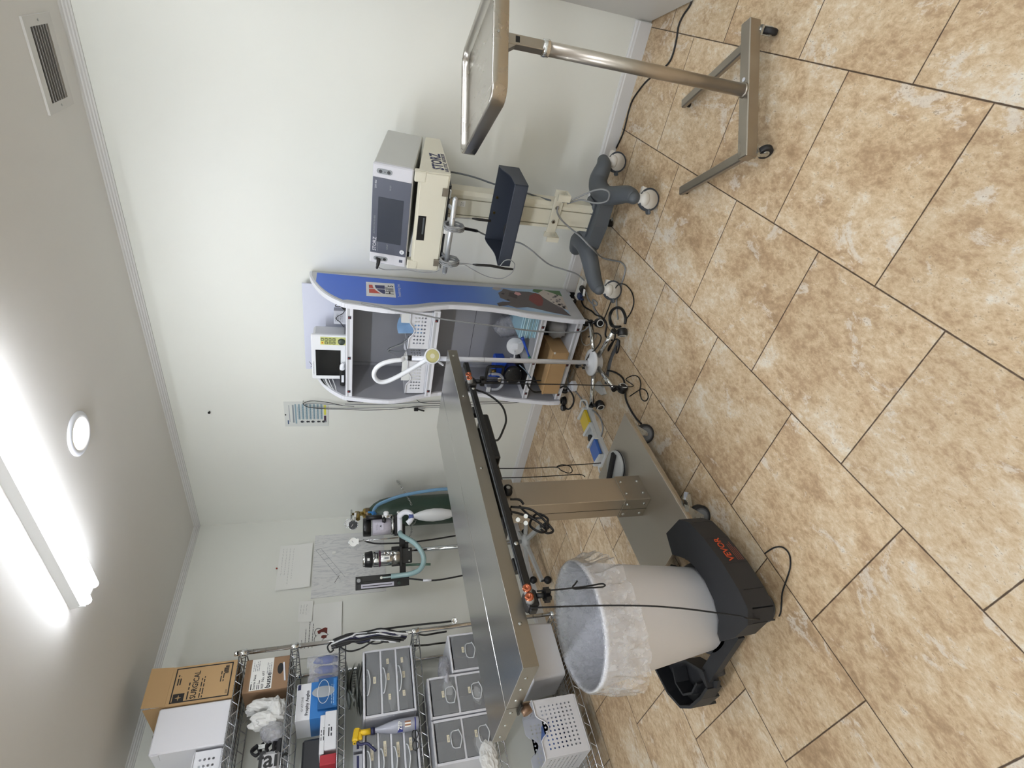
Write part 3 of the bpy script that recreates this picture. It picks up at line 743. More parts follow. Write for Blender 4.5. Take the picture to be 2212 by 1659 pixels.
for xx, nm in ((2.128, 'r'), (1.512, 'l')):
    m = TB(t); m.prism(panel, (xx, 0, 0), Y, Z, X*.022, GREYP if nm == 'l' else SILV, side=SILV)
    if nm == 'r': m.prism([(a, b) for a, b in panel], (2.1275, 0, 0), Y, Z, X*.0004, GREYP)
    o = m.build('side_panel', t)
    m = TB(t)
    e = [Vector((xx+.011, y, z)) for y, z in FS]
    for a, b in zip(e, e[1:]): m.bar(a-Y*.003, b-Y*.003, .026, .012, EDGE, up=Y)
    m.build('edge_trim', o)
    if nm == 'r':
        # printed graphic on the outer face
        art = [(-.026, 1.570), (-.040, 1.306), (-.066, .883), (-.058, .532), (-.048, .122)]
        def ins(z): return fr_y(z)+(.024 if z > 1.42 else .034 if z < .95 else .040)
        BLUE = bpy.data.materials.new('blue_print'); BLUE.use_nodes = True; nt = BLUE.node_tree
        tc = nt.nodes.new('ShaderNodeTexCoord'); sp = nt.nodes.new('ShaderNodeSeparateXYZ'); rp = nt.nodes.new('ShaderNodeValToRGB'); mr = nt.nodes.new('ShaderNodeMapRange')
        nt.links.new(tc.outputs['Object'], sp.inputs[0]); nt.links.new(sp.outputs[2], mr.inputs[0]); mr.inputs[1].default_value = .1; mr.inputs[2].default_value = 1.6
        nt.links.new(mr.outputs[0], rp.inputs[0]); cr = rp.color_ramp
        cr.elements[0].position = .17; cr.elements[0].color = lin('#a9c4dd'); cr.elements[1].position = 1; cr.elements[1].color = lin('#4a74dc')
        for pp, cc in ((.30, '#6d93cc'), (.40, '#4a76cf'), (.55, '#3c69d0')): e_ = cr.elements.new(pp); e_.color = lin(cc)
        nt.links.new(rp.outputs[0], nt.nodes['Principled BSDF'].inputs[0]); nt.nodes['Principled BSDF'].inputs['Roughness'].default_value = .35
        m = TB(t); xa = 2.1502
        zs = [.155+(1.565-.155)*k/60 for k in range(61)]
        def bk(z):
            for (y0, z0), (y1, z1) in zip(art, art[1:]):
                if z1 <= z <= z0: return y1+(y0-y1)*(z-z1)/(z0-z1)
            return art[-1][0] if z < .122 else art[0][0]
        L_ = [m.v((xa, min(bk(z)-.0005, bk(z)), z)) for z in zs]; R_ = [m.v((xa, min(ins(z), bk(z)-.004), z)) for z in zs]
        for k in range(60): m.face([L_[k], R_[k], R_[k+1], L_[k+1]], BLUE)
        m.poly([(xa, bk(.122), .122), (xa, ins(.155), .155), (xa, bk(.155), .155)], BLUE)
        gp = m.build('printed_graphic', o)
        # dog picture at the foot of the print
        m = TB(t); x1 = 2.1506
        def fl(pts, c, dx=0.0): m.poly([(x1+dx, y, z) for y, z in pts], mat('print_'+c, c, .4))
        fl([(-.050, .30), (-.052, .125), (-.150, .133), (-.125, .235), (-.080, .315)], '#4a7040')
        fl([(-.070, .50), (-.095, .44), (-.090, .34), (-.125, .235), (-.13, .225), (-.365, .150), (-.33, .27), (-.30, .345), (-.285, .40), (-.30, .47), (-.275, .515), (-.235, .49), (-.19, .545), (-.13, .545), (-.10, .515)], '#5b5254', .0002)
        fl([(-.10, .285), (-.052, .235), (-.125, .130), (-.30, .148), (-.25, .20), (-.20, .235), (-.15, .265)], '#c9bfb6', .0004)
        fl([(-.10, .30), (-.14, .35), (-.20, .37), (-.265, .33), (-.255, .30), (-.19, .275), (-.13, .272)], '#7a2f28', .0005)
        fl([(-.075, .50), (-.10, .545), (-.085, .575), (-.062, .56), (-.060, .525)], '#a79f9f', .0003)
        fl([(-.235, .49), (-.275, .515), (-.295, .575), (-.26, .58), (-.235, .54)], '#4a4244', .0003)
        fl([(-.10, .43), (-.13, .445), (-.15, .425), (-.135, .40), (-.11, .405)], '#d9a0a0', .0006)
        fl([(-.11, .47), (-.165, .49), (-.19, .44), (-.15, .43), (-.12, .44)], '#39312f', .0005)
        fl([(-.20, .50), (-.215, .515), (-.225, .50), (-.21, .49)], '#1c1816', .0006); fl([(-.125, .515), (-.14, .53), (-.15, .515), (-.135, .505)], '#1c1816', .0006)
        rd = random.Random(3)
        for k in range(26):
            yy = -.10-.19*rd.random(); zz = .15+.09*rd.random(); r = .006+.008*rd.random()
            if zz > .285+(yy+.10)*.25-.04: continue
            fl([(yy+r*math.cos(a)*(.7+.6*rd.random()), zz+r*math.sin(a)*(.5+.6*rd.random())) for a in [2*PI*i/7 for i in range(7)]], '#6f686a' if k % 2 else '#8d8482', .0006)
        m.build('dog_picture', gp)
        # white sign with the emblem
        m = TB(t); xs = 2.1512
        def quad(y0, y1, z0, z1, mt, dx=0.0): m.poly([(xs+dx, y0, z0), (xs+dx, y1, z0), (xs+dx, y1, z1), (xs+dx, y0, z1)], mt)
        SW = mat('sign_white', '#e6e4e2', .35); SR = mat('sign_red', '#c2432f', .4); SB = mat('sign_blue', '#252a5e', .4)
        m.box((xs-.001, -.262, 1.150), (xs, -.100, 1.305), SW)
        # arc through the emblem from upper right to lower left
        ay0, ay1, az0, az1 = -.128, -.236, 1.222, 1.288
        arc = [(-.118-.128*k/14, 1.262-.0*k-.055*(k/14)**1.6+.010*math.sin(PI*k/14)) for k in range(15)]
        def below(y):
            for (y0, z0), (y1, z1) in zip(arc, arc[1:]):
                if y1 <= y <= y0: return z0+(z1-z0)*(y-y0)/(y1-y0)
            return arc[-1][1]
        for ya, yb in ((-.132, -.172), (-.180, -.228)):
            n = 10; ys = [ya+(yb-ya)*i/n for i in range(n+1)]
            m.poly([(xs+.0004, y, max(below(y)+.006, 1.206)) for y in ys]+[(xs+.0004, yb, 1.290), (xs+.0004, ya, 1.290)], SR)
            m.poly([(xs+.0004, y, min(below(y)-.006, 1.284)) for y in ys]+[(xs+.0004, yb, 1.205), (xs+.0004, ya, 1.205)] if below(yb)-.006 > 1.206 else [(xs+.0004, y, max(1.2055, below(y)-.006)) for y in ys]+[(xs+.0004, yb, 1.205), (xs+.0004, ya, 1.205)], SB)
        m.text("Hill's", .062, mat('sign_black', '#20222a', .5), (xs, -.232, 1.178), Y, Z, dep=.0005, stretch=.86, bold=.012)
        m.build('sign', gp)
        m = TB(t); m.text('Transforming Lives', .022, SW, (xs-.0008, -.256, 1.128), Y, Z, dep=.0004, stretch=.9); m.build('slogan', gp)
# back, shelves
m = TB(t); m.box((1.534, -.030, .105), (2.128, -.018, 1.405), GREYP)
for zz in (.63,): m.box((1.534, -.0315, zz-.0015), (2.128, -.030, zz+.0015), mat('seam', '#5a5b60', .6))
m.box((1.534, -.036, .105), (1.556, -.030, 1.405), GREYP); m.build('back_panel', t)
BADGE = mat('badge_dark', '#2a2430', .4); BADGER = mat('badge_red', '#b0392c', .4)
for zt, dp, th in ((1.405, .352, .032), (.945, .345, .032), (.325, .362, .030), (.105, .372, .036)):
    m = TB(t); m.box((1.534, -dp, zt-th), (2.128, -.03, zt), SILV, bev=.002)
    m.box((1.530, -dp-.006, zt-th-.002), (2.126, -dp, zt+.003), EDGE, bev=.002)
    m.box((1.536, -dp-.0062, zt-th*.5-.001), (2.122, -dp-.0058, zt-th*.5+.012), SILV)
    o = m.build('shelf', t)
    for xx in (1.565, 1.80, 2.06):
        m = TB(t)
        m.box((xx, -dp-.0072, zt-.024), (xx+.016, -dp-.0060, zt-.008), BADGE); m.box((xx+.004, -dp-.0076, zt-.015), (xx+.010, -dp-.0070, zt-.010), BADGER); m.box((xx+.017, -dp-.0072, zt-.024), (xx+.019, -dp-.0060, zt-.008), INK_L)
        m.build('badge', o)
for xx, yy in ((2.09, -.06), (2.09, -.32), (1.57, -.06), (1.57, -.32)):
    m = TB(t); m.cyl((xx-.012, yy, .027), (xx+.012, yy, .027), .027, BLACK_RUB, n=20); m.cyl((xx-.014, yy, .027), (xx+.014, yy, .027), .012, HUBW, n=14); m.bar((xx, yy, .03), (xx, yy, .07), .02, .018, BLACK_PL); m.build('caster', t)

# ---- on the top shelf
ob = TB(thing('foam_board', 'blank pale lilac board leaning on the wall on top of the display shelf', 'board', (1.80, -.03, 1.405)))
t = bpy.data.objects['foam_board']
BOARD = mat('pale_board', '#d9dcea', .6)
m = TB(t); m.box((1.502, -.046, 1.4055), (2.088, -.034, 1.646), BOARD, bev=.001); m.build('sheet', t)
m = TB(t); m.tube([(1.559, -0.047, 1.6247), (1.5418, -0.047, 1.6146), (1.5279, -0.047, 1.6097), (1.5171, -0.047, 1.6181)], .0012, CABLE_B, n=6, sub=4); m.build('hanging_thread', t)
MW = mat('monitor_plastic', '#eef0f2', .35)
t = thing('patient_monitor', 'white patient monitor with a black screen and green keys on the display shelf', 'monitor', (1.727, -.25, 1.4055))
m = TB(t); m.box((1.578, -.250, 1.4058), (1.882, -.225, 1.594), MW, bev=.006); m.box((1.592, -.228, 1.408), (1.868, -.12, 1.585), mat('monitor_back', '#d5d6d8', .4), bev=.012); cs = m.build('case', t)
m = TB(t); m.box((1.607, -.2515, 1.437), (1.786, -.249, 1.572), mat('black_screen', '#08090c', .12)); m.build('screen', t)
m = TB(t); m.box((1.822, -.2512, 1.408), (1.874, -.2495, 1.544), mat('keypad', '#cdd08a', .5)); kp = m.build('keypad', t)
KG = mat('key_green', '#6d7442', .5); KY = mat('key_yellow', '#e4d75e', .5)
for r in range(4):
    for k in range(2):
        m = TB(t); xx = 1.827+.022*k; zz = 1.526-.0205*r
        yk = r == 0 and k == 0
        m.box((xx, -.2535, zz), (xx+.018, -.2505, zz+.016), KY if yk else KG, bev=.001); m.box((xx+.005, -.2538, zz+.005), (xx+.013, -.2534, zz+.011), BADGER if yk else mat('key_mark', '#c9cb9a', .5)); m.build('key', kp)
m = TB(t); m.lathe([(.0, .014), (.016, .014), (.0185, .010), (.0195, .0)], mat('knob_green', '#3c463c', .4), c=(1.847, -.2505, 1.432), axis=-Y, n=28, caps=False); m.build('knob', t)
m = TB(t); m.text('CARDIOLINE SUPPLY', .010, INK_L, (1.612, -.2504, 1.584), X, Z, dep=.0004); m.build('lettering', t)
t = thing('barcode_scanner', 'black handheld probe with white tip lying before the patient monitor', 'probe', (1.66, -.27, 1.406))
m = TB(t); m.tube([(1.555, -.268, 1.4245), (1.58, -.268, 1.4245), (1.64, -.268, 1.426), (1.668, -.268, 1.427)], .016, BLACK_PL, n=14, sub=4); m.box((1.585, -.287, 1.418), (1.635, -.282, 1.432), WHITE_PL); m.build('body', t)
m = TB(t); m.tube([(1.666, -.268, 1.427), (1.69, -.268, 1.428), (1.71, -.268, 1.420)], .014, WHITE_GL, n=14, sub=4, radii=[.0155, .014, .012, .008]); m.build('tip', t)
bpy.data.objects['barcode_scanner'].name = 'probe'
m = MB(); m.box((1.905, -.16, 1.4055), (1.985, -.11, 1.475), mat('grey_box', '#c2c4cc', .6), rot=8); m.lines((1.915, -.163, 1.465), X, Z, 5, .06, .009, .003, INK_L, seed=6)
tag(m.build('adapter_box'), 'small grey printed box standing right of the patient monitor', 'box')
m = MB(); m.tube([(1.91, -.20, 1.42), (1.935, -.19, 1.44), (1.955, -.19, 1.46), (1.975, -.19, 1.452), (2.0, -.2, 1.425), (2.03, -.2, 1.412)], .0022, CABLE_B, sub=6, n=6)
m.tube([(2.03, -.2, 1.4150), (2.055, -.21, 1.4160), (2.07, -.22, 1.4150)], .0085, BLACK_PL, n=10, sub=3)
tag(m.build('sensor_lead'), 'thin black sensor lead standing up beside the small grey printed box', 'cable')
m = MB()
for k in range(5):
    m.tube([(2.085+.008*math.sin(k*2), -.30+.012*k, 1.412+.004*k), (2.098, -.29+.01*k, 1.430+.004*k), (2.112-.01*k, -.285, 1.418), (2.095, -.31+.01*k, 1.412)], .003, CABLE_B, n=6, sub=5, closed=True)
m.tube([(2.105, -.30, 1.425), (2.112, -.30, 1.452), (2.100, -.30, 1.462), (2.097, -.30, 1.445), (2.105, -.30, 1.425)], .002, CABLE_B, n=6, sub=5)
tag(m.build('lead_bundle'), 'black bundled lead at the right end of the display shelf top', 'cable')
# leads fanning from the monitor's left side to the shelf's left corner
for k, (za, zc, mt, r) in enumerate(((1.562, 1.455, CABLE_B, .004), (1.548, 1.447, CABLE_G, .0035), (1.532, 1.436, CABLE_W, .006), (1.512, 1.430, CABLE_W, .003), (1.488, 1.424, CABLE_W, .003))):
    m = MB(); yy = -.19-.012*k
    m.tube([(1.588, yy, za), (1.566, yy, za-.006), (1.545, yy-.03, za-.02), (1.530, yy-.07, (za+zc)/2), (1.518, yy-.10, zc), (1.506, -.34, 1.418), (1.500, -.345, 1.405)], r, mt, n=8, sub=6)
    lab = ['black lead topmost of the five leads from the monitor\'s left side', 'grey lead second from the top of the leads from the monitor\'s left side', 'thick white hose in the middle of the leads from the monitor\'s left side', 'thin white lead second lowest of the leads from the monitor\'s left side', 'thin white lead lowest of the leads from the monitor\'s left side'][k]
    tag(m.build('monitor_lead'), lab, 'cable', 'leads fanning out of the monitor\'s left side')
# ---- baskets on the middle shelf
BASK = mat('basket_plastic', '#e2e3e8', .35)
HOLE = mat('hole_dark', '#4b4d55', .7)
def perforated_front(m, x0, x1, z0, z1, y, nx, nz, r, mt, notch=None, th=.003, mx=.02, mz=.02):
    """A real perforated panel: square cells with octagonal holes, in the plane y."""
    # border
    gx0, gx1, gz0, gz1 = x0+mx, x1-mx, z0+mz, z1-mz
    def P(x, z): return m.v((x, y, z))
    def quad(a, b, c, d): m.poly([(a, y, b), (c, y, b), (c, y, d), (a, y, d)], mt)
    quad(x0, z0, x1, gz0); quad(x0, gz0, gx0, gz1); quad(gx1, gz0, x1, gz1)
    if notch is None: quad(x0, gz1, x1, z1)
    else:
        xc, hw, dp = notch; n = 10
        top = [(xc-hw+2*hw*i/n, z1-dp*math.sin(PI*i/n)) for i in range(n+1)]
        quad(x0, gz1, xc-hw, z1); quad(xc+hw, gz1, x1, z1)
        for (xa, za), (xb, zb) in zip(top, top[1:]): m.poly([(xa, y, gz1), (xb, y, gz1), (xb, y, zb), (xa, y, za)], mt)
    cw, ch = (gx1-gx0)/nx, (gz1-gz0)/nz
    oc = [(math.cos(PI/8+PI/4*k), math.sin(PI/8+PI/4*k)) for k in range(8)]
    for i in range(nx):
        for j in range(nz):
            cx, cz = gx0+(i+.5)*cw, gz0+(j+.5)*ch
            O = [(cx+(1 if c > 0 else -1)*cw/2 if abs(c) > .5 else cx+c/.3827*.3827*cw/2*.414/.3827, cz+(1 if s_ > 0 else -1)*ch/2 if abs(s_) > .5 else cz+s_/.3827*ch/2*.414) for c, s_ in oc]
            I = [(cx+r*c, cz+r*s_) for c, s_ in oc]
            for k in range(8):
                q = (k+1) % 8
                m.poly([(O[k][0], y, O[k][1]), (O[q][0], y, O[q][1]), (I[q][0], y, I[q][1]), (I[k][0], y, I[k][1])], mt)
            # the corners left over by the octagon
            for sx in (-1, 1):
                for sz in (-1, 1):
                    m.poly([(cx+sx*cw/2, y, cz+sz*ch/2), (cx+sx*cw/2*.414, y, cz+sz*ch/2), (cx+sx*cw/2, y, cz+sz*ch/2*.414)], mt)
def basket(name, label, x0, x1, y0, y1, z0, z1, nx, nz, r, notch=True, group=None, base=BASK, rot=0, side=True, mx=.025, mz=.022):
    """An open white basket with rounded rim and rows of round holes; x0..x1 is its front."""
    c = Vector(((x0+x1)/2, (y0+y1)/2, z0))
    t = thing(name, label, 'basket', c, rot, group)
    w2, d2, h = (x1-x0)/2, (y1-y0)/2, z1-z0; tp = .012
    for s in (1, -1):   # front and back, both perforated
        m = MB(); m.M = Matrix.Rotation(0 if s > 0 else PI, 4, 'Z')
        perforated_front(m, -w2+tp*.5, w2-tp*.5, .012, h, -d2, nx, nz, r, base, (0, w2*.38, h*.22) if notch else None, mx=mx, mz=mz)
        m.build('long_wall', t)
    for s in (1, -1):
        m = MB(); m.M = Matrix.Rotation(PI/2*s, 4, 'Z')
        ny = max(3, int(nx*d2/w2)) if side else 2
        perforated_front(m, -d2, d2, .012, h, -w2+tp*.5, ny, nz, r, base, None, mx=mx, mz=mz)
        m.build('end_wall', t)
    m = MB(); m.box((-w2+tp*.5, -d2, 0), (w2-tp*.5, d2, .012), base, bev=.004); m.build('floor_panel', t)
    m = MB()
    R = rrect(-w2, w2, -d2-.004, d2+.004, .02, 4); pts = []
    for (px, py) in R:
        zz = h
        if notch and abs(px) < w2*.38: zz = h-h*.22*math.cos(PI/2*px/(w2*.38))
        pts.append((px, py, zz))
    # densify the long sides so that the rim follows the notch
    dn = []
    for i, p in enumerate(pts):
        q = pts[(i+1) % len(pts)]; n = 16 if abs(p[0]-q[0]) > w2*.5 else 1
        for k in range(n):
            x = p[0]+(q[0]-p[0])*k/n; y = p[1]+(q[1]-p[1])*k/n; zz = h
            if notch and abs(x) < w2*.38 and abs(abs(y)-d2-.004) < .002: zz = h-h*.22*math.cos(PI/2*x/(w2*.38))
            dn.append((x, y, zz))
    m.tube(dn, .0035, base, closed=True, n=8); m.build('rim', t)
    return t
basket('storage_basket', 'white perforated basket at the right on the display shelf, blue masks on top', 1.866, 2.116, -.338, -.10, .9455, 1.072, 8, 4, .0058, group='white baskets on the display shelf')
basket('storage_basket', 'white perforated basket at the left on the display shelf, white cards inside', 1.540, 1.785, -.335, -.10, .9455, 1.065, 8, 4, .0058, group='white baskets on the display shelf')
MASK = mat('mask_blue', '#8fb4dc', .8, bump=.3, bscale=70)
m = MB(); m.box((2.02, -.30, .99), (2.105, -.14, 1.115), PAPER, rot=-4); tag(m.build('mask_carton'), 'white carton standing in the right basket beside the blue masks', 'carton')
for k in range(3):
    m = MB()
    fn = lambda u, v, k=k: Vector((1.915+.105*u+.004*k, -.24+.03*k+.020*math.sin(PI*u)*math.sin(PI*v)-.01*v, .985+.135*v*(1-.12*k)+.010*math.sin(PI*u)+.002*math.sin(14*v)))
    m.grid(fn, 10, 10, MASK); m.grid(lambda u, v, fn=fn: fn(1-u, v)+Vector((0, .002, 0)), 10, 10, MASK)
    tag(m.build('face_mask'), ['front one of the blue face masks stacked in the right basket', 'middle one of the blue face masks stacked in the right basket', 'rear one of the blue face masks stacked in the right basket'][k], 'mask', 'blue face masks in the right basket')
m = MB()
for k in range(5): m.box((1.60+.004*k, -.28+.022*k, .96), (1.765, -.276+.022*k, 1.09-.006*k), PAPER)
tag(m.build('card_stack'), 'white cards standing in the left basket on the display shelf', 'cards')
m = MB()
m.tube([(1.90, -.26, 1.06), (1.86, -.27, 1.09), (1.83, -.27, 1.15), (1.80, -.26, 1.175), (1.775, -.25, 1.15), (1.74, -.26, 1.10), (1.70, -.27, 1.062)], .0028, CABLE_G, sub=6, n=6)
m.tube([(1.89, -.24, 1.06), (1.85, -.25, 1.10), (1.80, -.24, 1.172), (1.79, -.25, 1.13), (1.81, -.27, 1.07)], .0026, mat('dark_grey_cable', '#5f6468', .45), sub=6, n=6)
m.sphere((1.80, -.255, 1.172), .008, mat('dark_grey_cable', '#5f6468', .45))
tag(m.build('grey_sensor_leads'), 'grey sensor leads looping above the two baskets', 'cable')
m = MB(); m.tube([(2.117, -.25, 1.168), (2.09, -.26, 1.172), (2.075, -.26, 1.165)], .0014, PAPER, n=6); m.tube([(2.09, -.26, 1.172), (2.098, -.26, 1.12), (2.10, -.25, 1.10)], .0014, PAPER, n=6)
tag(m.build('white_tie'), 'thin white tie hooked on the display shelf wall above the right basket', 'tie')
# ---- lower shelf: pump, canister, pads, bag
PB = mat('pump_blue', '#2a3a86', .4); PB2 = mat('pump_bright_blue', '#2b55c4', .35)
t = thing('vacuum_pump', 'blue vacuum pump with round black fan cover and black frame on the lower shelf', 'pump', (1.655, -.22, .3255))
m = TB(t); ax = Vector((.30, -1, 0)).normalized(); c0 = Vector((1.655, -.285, .388))
m.lathe([(.052, .0), (.056, .01), (.056, .13), (.05, .14)], PB, c=c0-ax*.145, axis=ax, n=36); m.build('motor', t)
m = TB(t); m.lathe([(.059, -.022), (.061, -.01), (.060, .0), (.052, .010), (.030, .0145), (.0, .015)], BLACK_PL, c=c0, axis=ax, n=36, caps=False)
for k in range(5):
    r = .012+.009*k; m.lathe([(r, .0148-k*.0011), (r+.002, .0165-k*.0011), (r+.004, .0148-k*.0011)], BLACK_PL, c=c0, axis=ax, n=30, caps=False)
for k in range(4):
    a = PI/4+k*PI/2; y_ = Z.cross(ax).normalized(); p = c0+ax*.009+(y_*math.cos(a)+Z*math.sin(a))*.053; m.cyl(p, p+ax*.006, .004, ZINC, n=8)
m.build('fan_cover', t)
m = TB(t); m.box((1.60, -.36, .3258), (1.72, -.12, .335), BLACK_MT); m.build('foot_plate', t)
m = TB(t); m.box((1.60, -.24, .430), (1.72, -.13, .50), PB2, bev=.008); m.cyl((1.66, -.25, .50), (1.66, -.25, .53), .014, BRASS, n=14); m.build('pump_head', t)
m = TB(t); fw, fh = .062, .052; cF = Vector((1.652, -.275, .512))
m.tube([cF+Vector((px, 0, pz)) for px, pz in rrect(-fw, fw, -fh, fh, .014, 3)], .0095, BLACK_PL, closed=True, n=10)
for q in (-.05, .05): m.cyl(cF+Vector((q, 0, -fh)), (cF.x+q, -.25, .44), .006, BLACK_PL, n=8)
m.build('handle', t)
m = TB(t); m.box((1.625, -.265, .495), (1.645, -.245, .545), PB2, bev=.003); m.cyl((1.655, -.262, .50), (1.655, -.262, .535), .007, ZINC, n=12); m.cyl((1.63, -.30, .478), (1.63, -.285, .478), .014, CHROME, n=18); m.build('valve', t)
TUBEC = film('clear_tubing', '#c9cdd6', .55, .15)
t = thing('clear_hose', 'clear wide hose curling beside the blue vacuum pump', 'hose', (1.60, -.26, .45))
m = TB(t); m.tube([(1.6809, -0.31, 0.5414), (1.6783, -0.31, 0.493), (1.6461, -0.31, 0.463), (1.5945, -0.31, 0.4596), (1.5642, -0.31, 0.4817), (1.5601, -0.31, 0.5208)], .009, TUBEC, n=12, sub=6); m.tube([(1.5288, -0.27, 0.5073), (1.5474, -0.27, 0.5413), (1.5919, -0.27, 0.5669), (1.6362, -0.27, 0.565), (1.6586, -0.27, 0.5355)], .008, TUBEC, n=12, sub=6); m.build('tube', t)
m = TB(t); q = Vector((1.5558, -0.3, 0.5364)); m.box((q.x-.022, q.y-.006, q.z-.012), (q.x+.014, q.y+.006, q.z+.016), mat('clear_plastic_white', '#d7d9da', .3), bev=.003); m.build('connector', t)
CAN = film('cloudy_plastic', '#d9dbe2', .72, .2)
t = thing('suction_canister', 'white lidded suction canister lying beside the blue vacuum pump', 'canister', (1.86, -.22, .3255))
ax = Vector((.42, -.84, .34)).normalized(); c0 = Vector((1.862, -.262, .412))
m = TB(t); m.lathe([(.040, -.13), (.046, -.12), (.049, -.01)], CAN, c=c0, axis=ax, n=30); m.build('body', t)
m = TB(t); m.lathe([(.053, -.012), (.054, .0), (.050, .006), (.030, .007), (.028, .010), (.0, .010)], WHITE_GL, c=c0, axis=ax, n=36, caps=False)
u = ax.cross(Z).normalized(); v = u.cross(ax)
m.bar(c0+ax*.010+v*.004-u*.018-v*.004, c0+ax*.010+u*.018, .034, .006, WHITE_PL, up=ax); m.build('lid', t)
m = TB(t); p = c0+ax*.008+u*.030; m.tube([p, p+ax*.012+u*.004, p+u*.040+ax*.014, p+u*.044+v*.006+ax*.014, p+u*.044+v*.026+ax*.012], .0042, WHITE_GL, n=10); m.build('spout', t)
m = TB(t); p = c0+ax*.006-u*.024-v*.02; m.tube([p, p+ax*.014-v*.01, p+ax*.012-v*.022-u*.01, p-v*.03-u*.004], .0038, WHITE_GL, n=10); m.build('spout', t)
t = thing('pad_stack', 'stack of pale blue underpads at the right end of the lower shelf', 'pads', (2.04, -.22, .3255))
PADS = [mat('pad_blue_%d' % i, c_, .85, bump=.3, bscale=60) for i, c_ in enumerate(('#b5d6e2', '#a6cbdc', '#c3dfe8', '#9fc4d6'))]
rd = random.Random(5)
for k in range(10):
    z0 = .3256+.0105*k; dx = .006*rd.random(); m = TB(t)
    m.box((1.965+dx, -.345+.01*rd.random(), z0), (2.118, -.07, z0+.010), PADS[k % 4], bev=.004); m.build('pad', t)
BAGC = film('clear_bag', '#c7c8d2', .34, .12, bump=.9, bscale=24)
m = MB()
def bagfn(c, rx, ry, rz, seed, pinch=.5):
    """A crumpled soft shape about c."""
    off = Vector((seed*3.1, seed*1.7, seed*.9))
    def f(u, v):
        a = 2*PI*u; b = PI*v
        d = Vector((math.sin(b)*math.cos(a), math.sin(b)*math.sin(a), -math.cos(b)))
        k = 1+.28*mnoise.noise(d*1.6+off)+.20*mnoise.noise(d*3.7+off)+.10*abs(mnoise.noise(d*8+off))
        q = Vector((rx*k*d.x, ry*k*d.y, rz*k*d.z)); q.z = max(q.z, -rz)
        return Vector(c)+q
    return f
m.grid(bagfn((1.925, -.13, .425), .075, .055, .094, 2), 28, 16, BAGC, closed_u=True)
tag(m.build('plastic_bag'), 'crumpled clear plastic bag standing behind the suction canister', 'bag')
t = thing('plastic_brush', 'blue handled brush in a clear sleeve lying on the pale blue pads', 'brush', (1.90, -.30, .34))
p0, p1 = Vector((1.965, -.352, .405)), Vector((1.865, -.372, .352))
m = TB(t); m.tube([p0, p0*.7+p1*.3, p1], .006, PB2, n=12, radii=[.008, .0075, .006], sub=4); m.build('handle', t)
m = TB(t); m.tube([p0, p0+(p0-p1).normalized()*.02], .010, mat('brush_dark_blue', '#2347a8', .4), n=12); m.build('head', t)
m = TB(t); m.cyl(p1, p1-(p0-p1).normalized()*.012, .008, mat('green_plug', '#2f8a72', .4), n=12); m.build('cap', t)
m = MB(); m.tube([(1.80, -.376, .40), (1.775, -.385, .365), (1.745, -.39, .335), (1.72, -.388, .316)], .0035, mat('blue_grey_tube', '#7c8fa6', .4), sub=5, n=8); m.sphere((1.719, -.388, .315), .006, mat('blue_grey_tube', '#7c8fa6', .4))
tag(m.build('thin_tubing'), 'thin blue grey tube drooping over the edge of the lower shelf', 'tube')
# ---- bottom compartment
KRAFT = mat('kraft_card', '#b8966a', .8, bump=.1, bscale=60, vary=.05, vscale=6)
t = thing('cardboard_box', 'plain brown cardboard box in the display shelf\'s bottom compartment', 'box', (1.75, -.285, .1055), 2)
m = MB(); m.box((-.155, -.112, 0), (.155, .10, .108), KRAFT, bev=.002); m.build('carton', t)
m = MB(); m.box((-.158, -.114, .100), (.158, -.09, .110), KRAFT, bev=.002); plabel(m.build('flap', t), 'folded top flap'); 
m = MB(); m.box((.145, -.1128, .09), (.158, -.111, .106), PAPER); m.build('label', t)
m = MB(); m.grid(bagfn((2.02, -.21, .165), .08, .11, .060, 8), 24, 12, mat('grey_sheet', '#9d9a98', .6, bump=.3, bscale=30), closed_u=True)
tag(m.build('grey_bag'), 'grey crumpled bag in the bottom compartment right of the cardboard box', 'bag')
t = thing('pump_cable', 'thick black cable from the blue pump over the cardboard box to a coiled plug', 'cable', (1.5, -.42, 0))
m = TB(t)
m.tube([(1.6689, -0.385, 0.3241), (1.6324, -0.385, 0.3039), (1.6029, -0.385, 0.2694), (1.5994, -0.385, 0.2279), (1.6113, -0.385, 0.1676), (1.6231, -0.385, 0.1228)], .0055, CABLE_B, sub=6)
m.tube([(1.6464, -0.4, 0.1016)]+[(1.6562, -0.3929, 0.07), (1.6386, -0.4133, 0.04), (1.6056, -0.4336, 0.012), (1.5613, -0.4548, 0.007), (1.4849, -0.4199, 0.007), (1.4411, -0.344, 0.007)], .0055, CABLE_B, sub=6)
m.build('wire', t)
q = Vector((1.4923, -0.3424, 0.02)); m = TB(t)
for k in range(3): m.tube([q+Vector((.026*math.cos(a)*(1-.1*k), .026*math.sin(a)*(1-.1*k), -.008+.009*k)) for a in [2*PI*i/12 for i in range(12)]], .0055, CABLE_B, closed=True, n=8)
m.build('coil', t)
m = TB(t); m.box((q.x-.062, q.y-.038, .002), (q.x-.022, q.y-.006, .034), BLACK_PL, rot=35, bev=.008); m.build('plug', t)
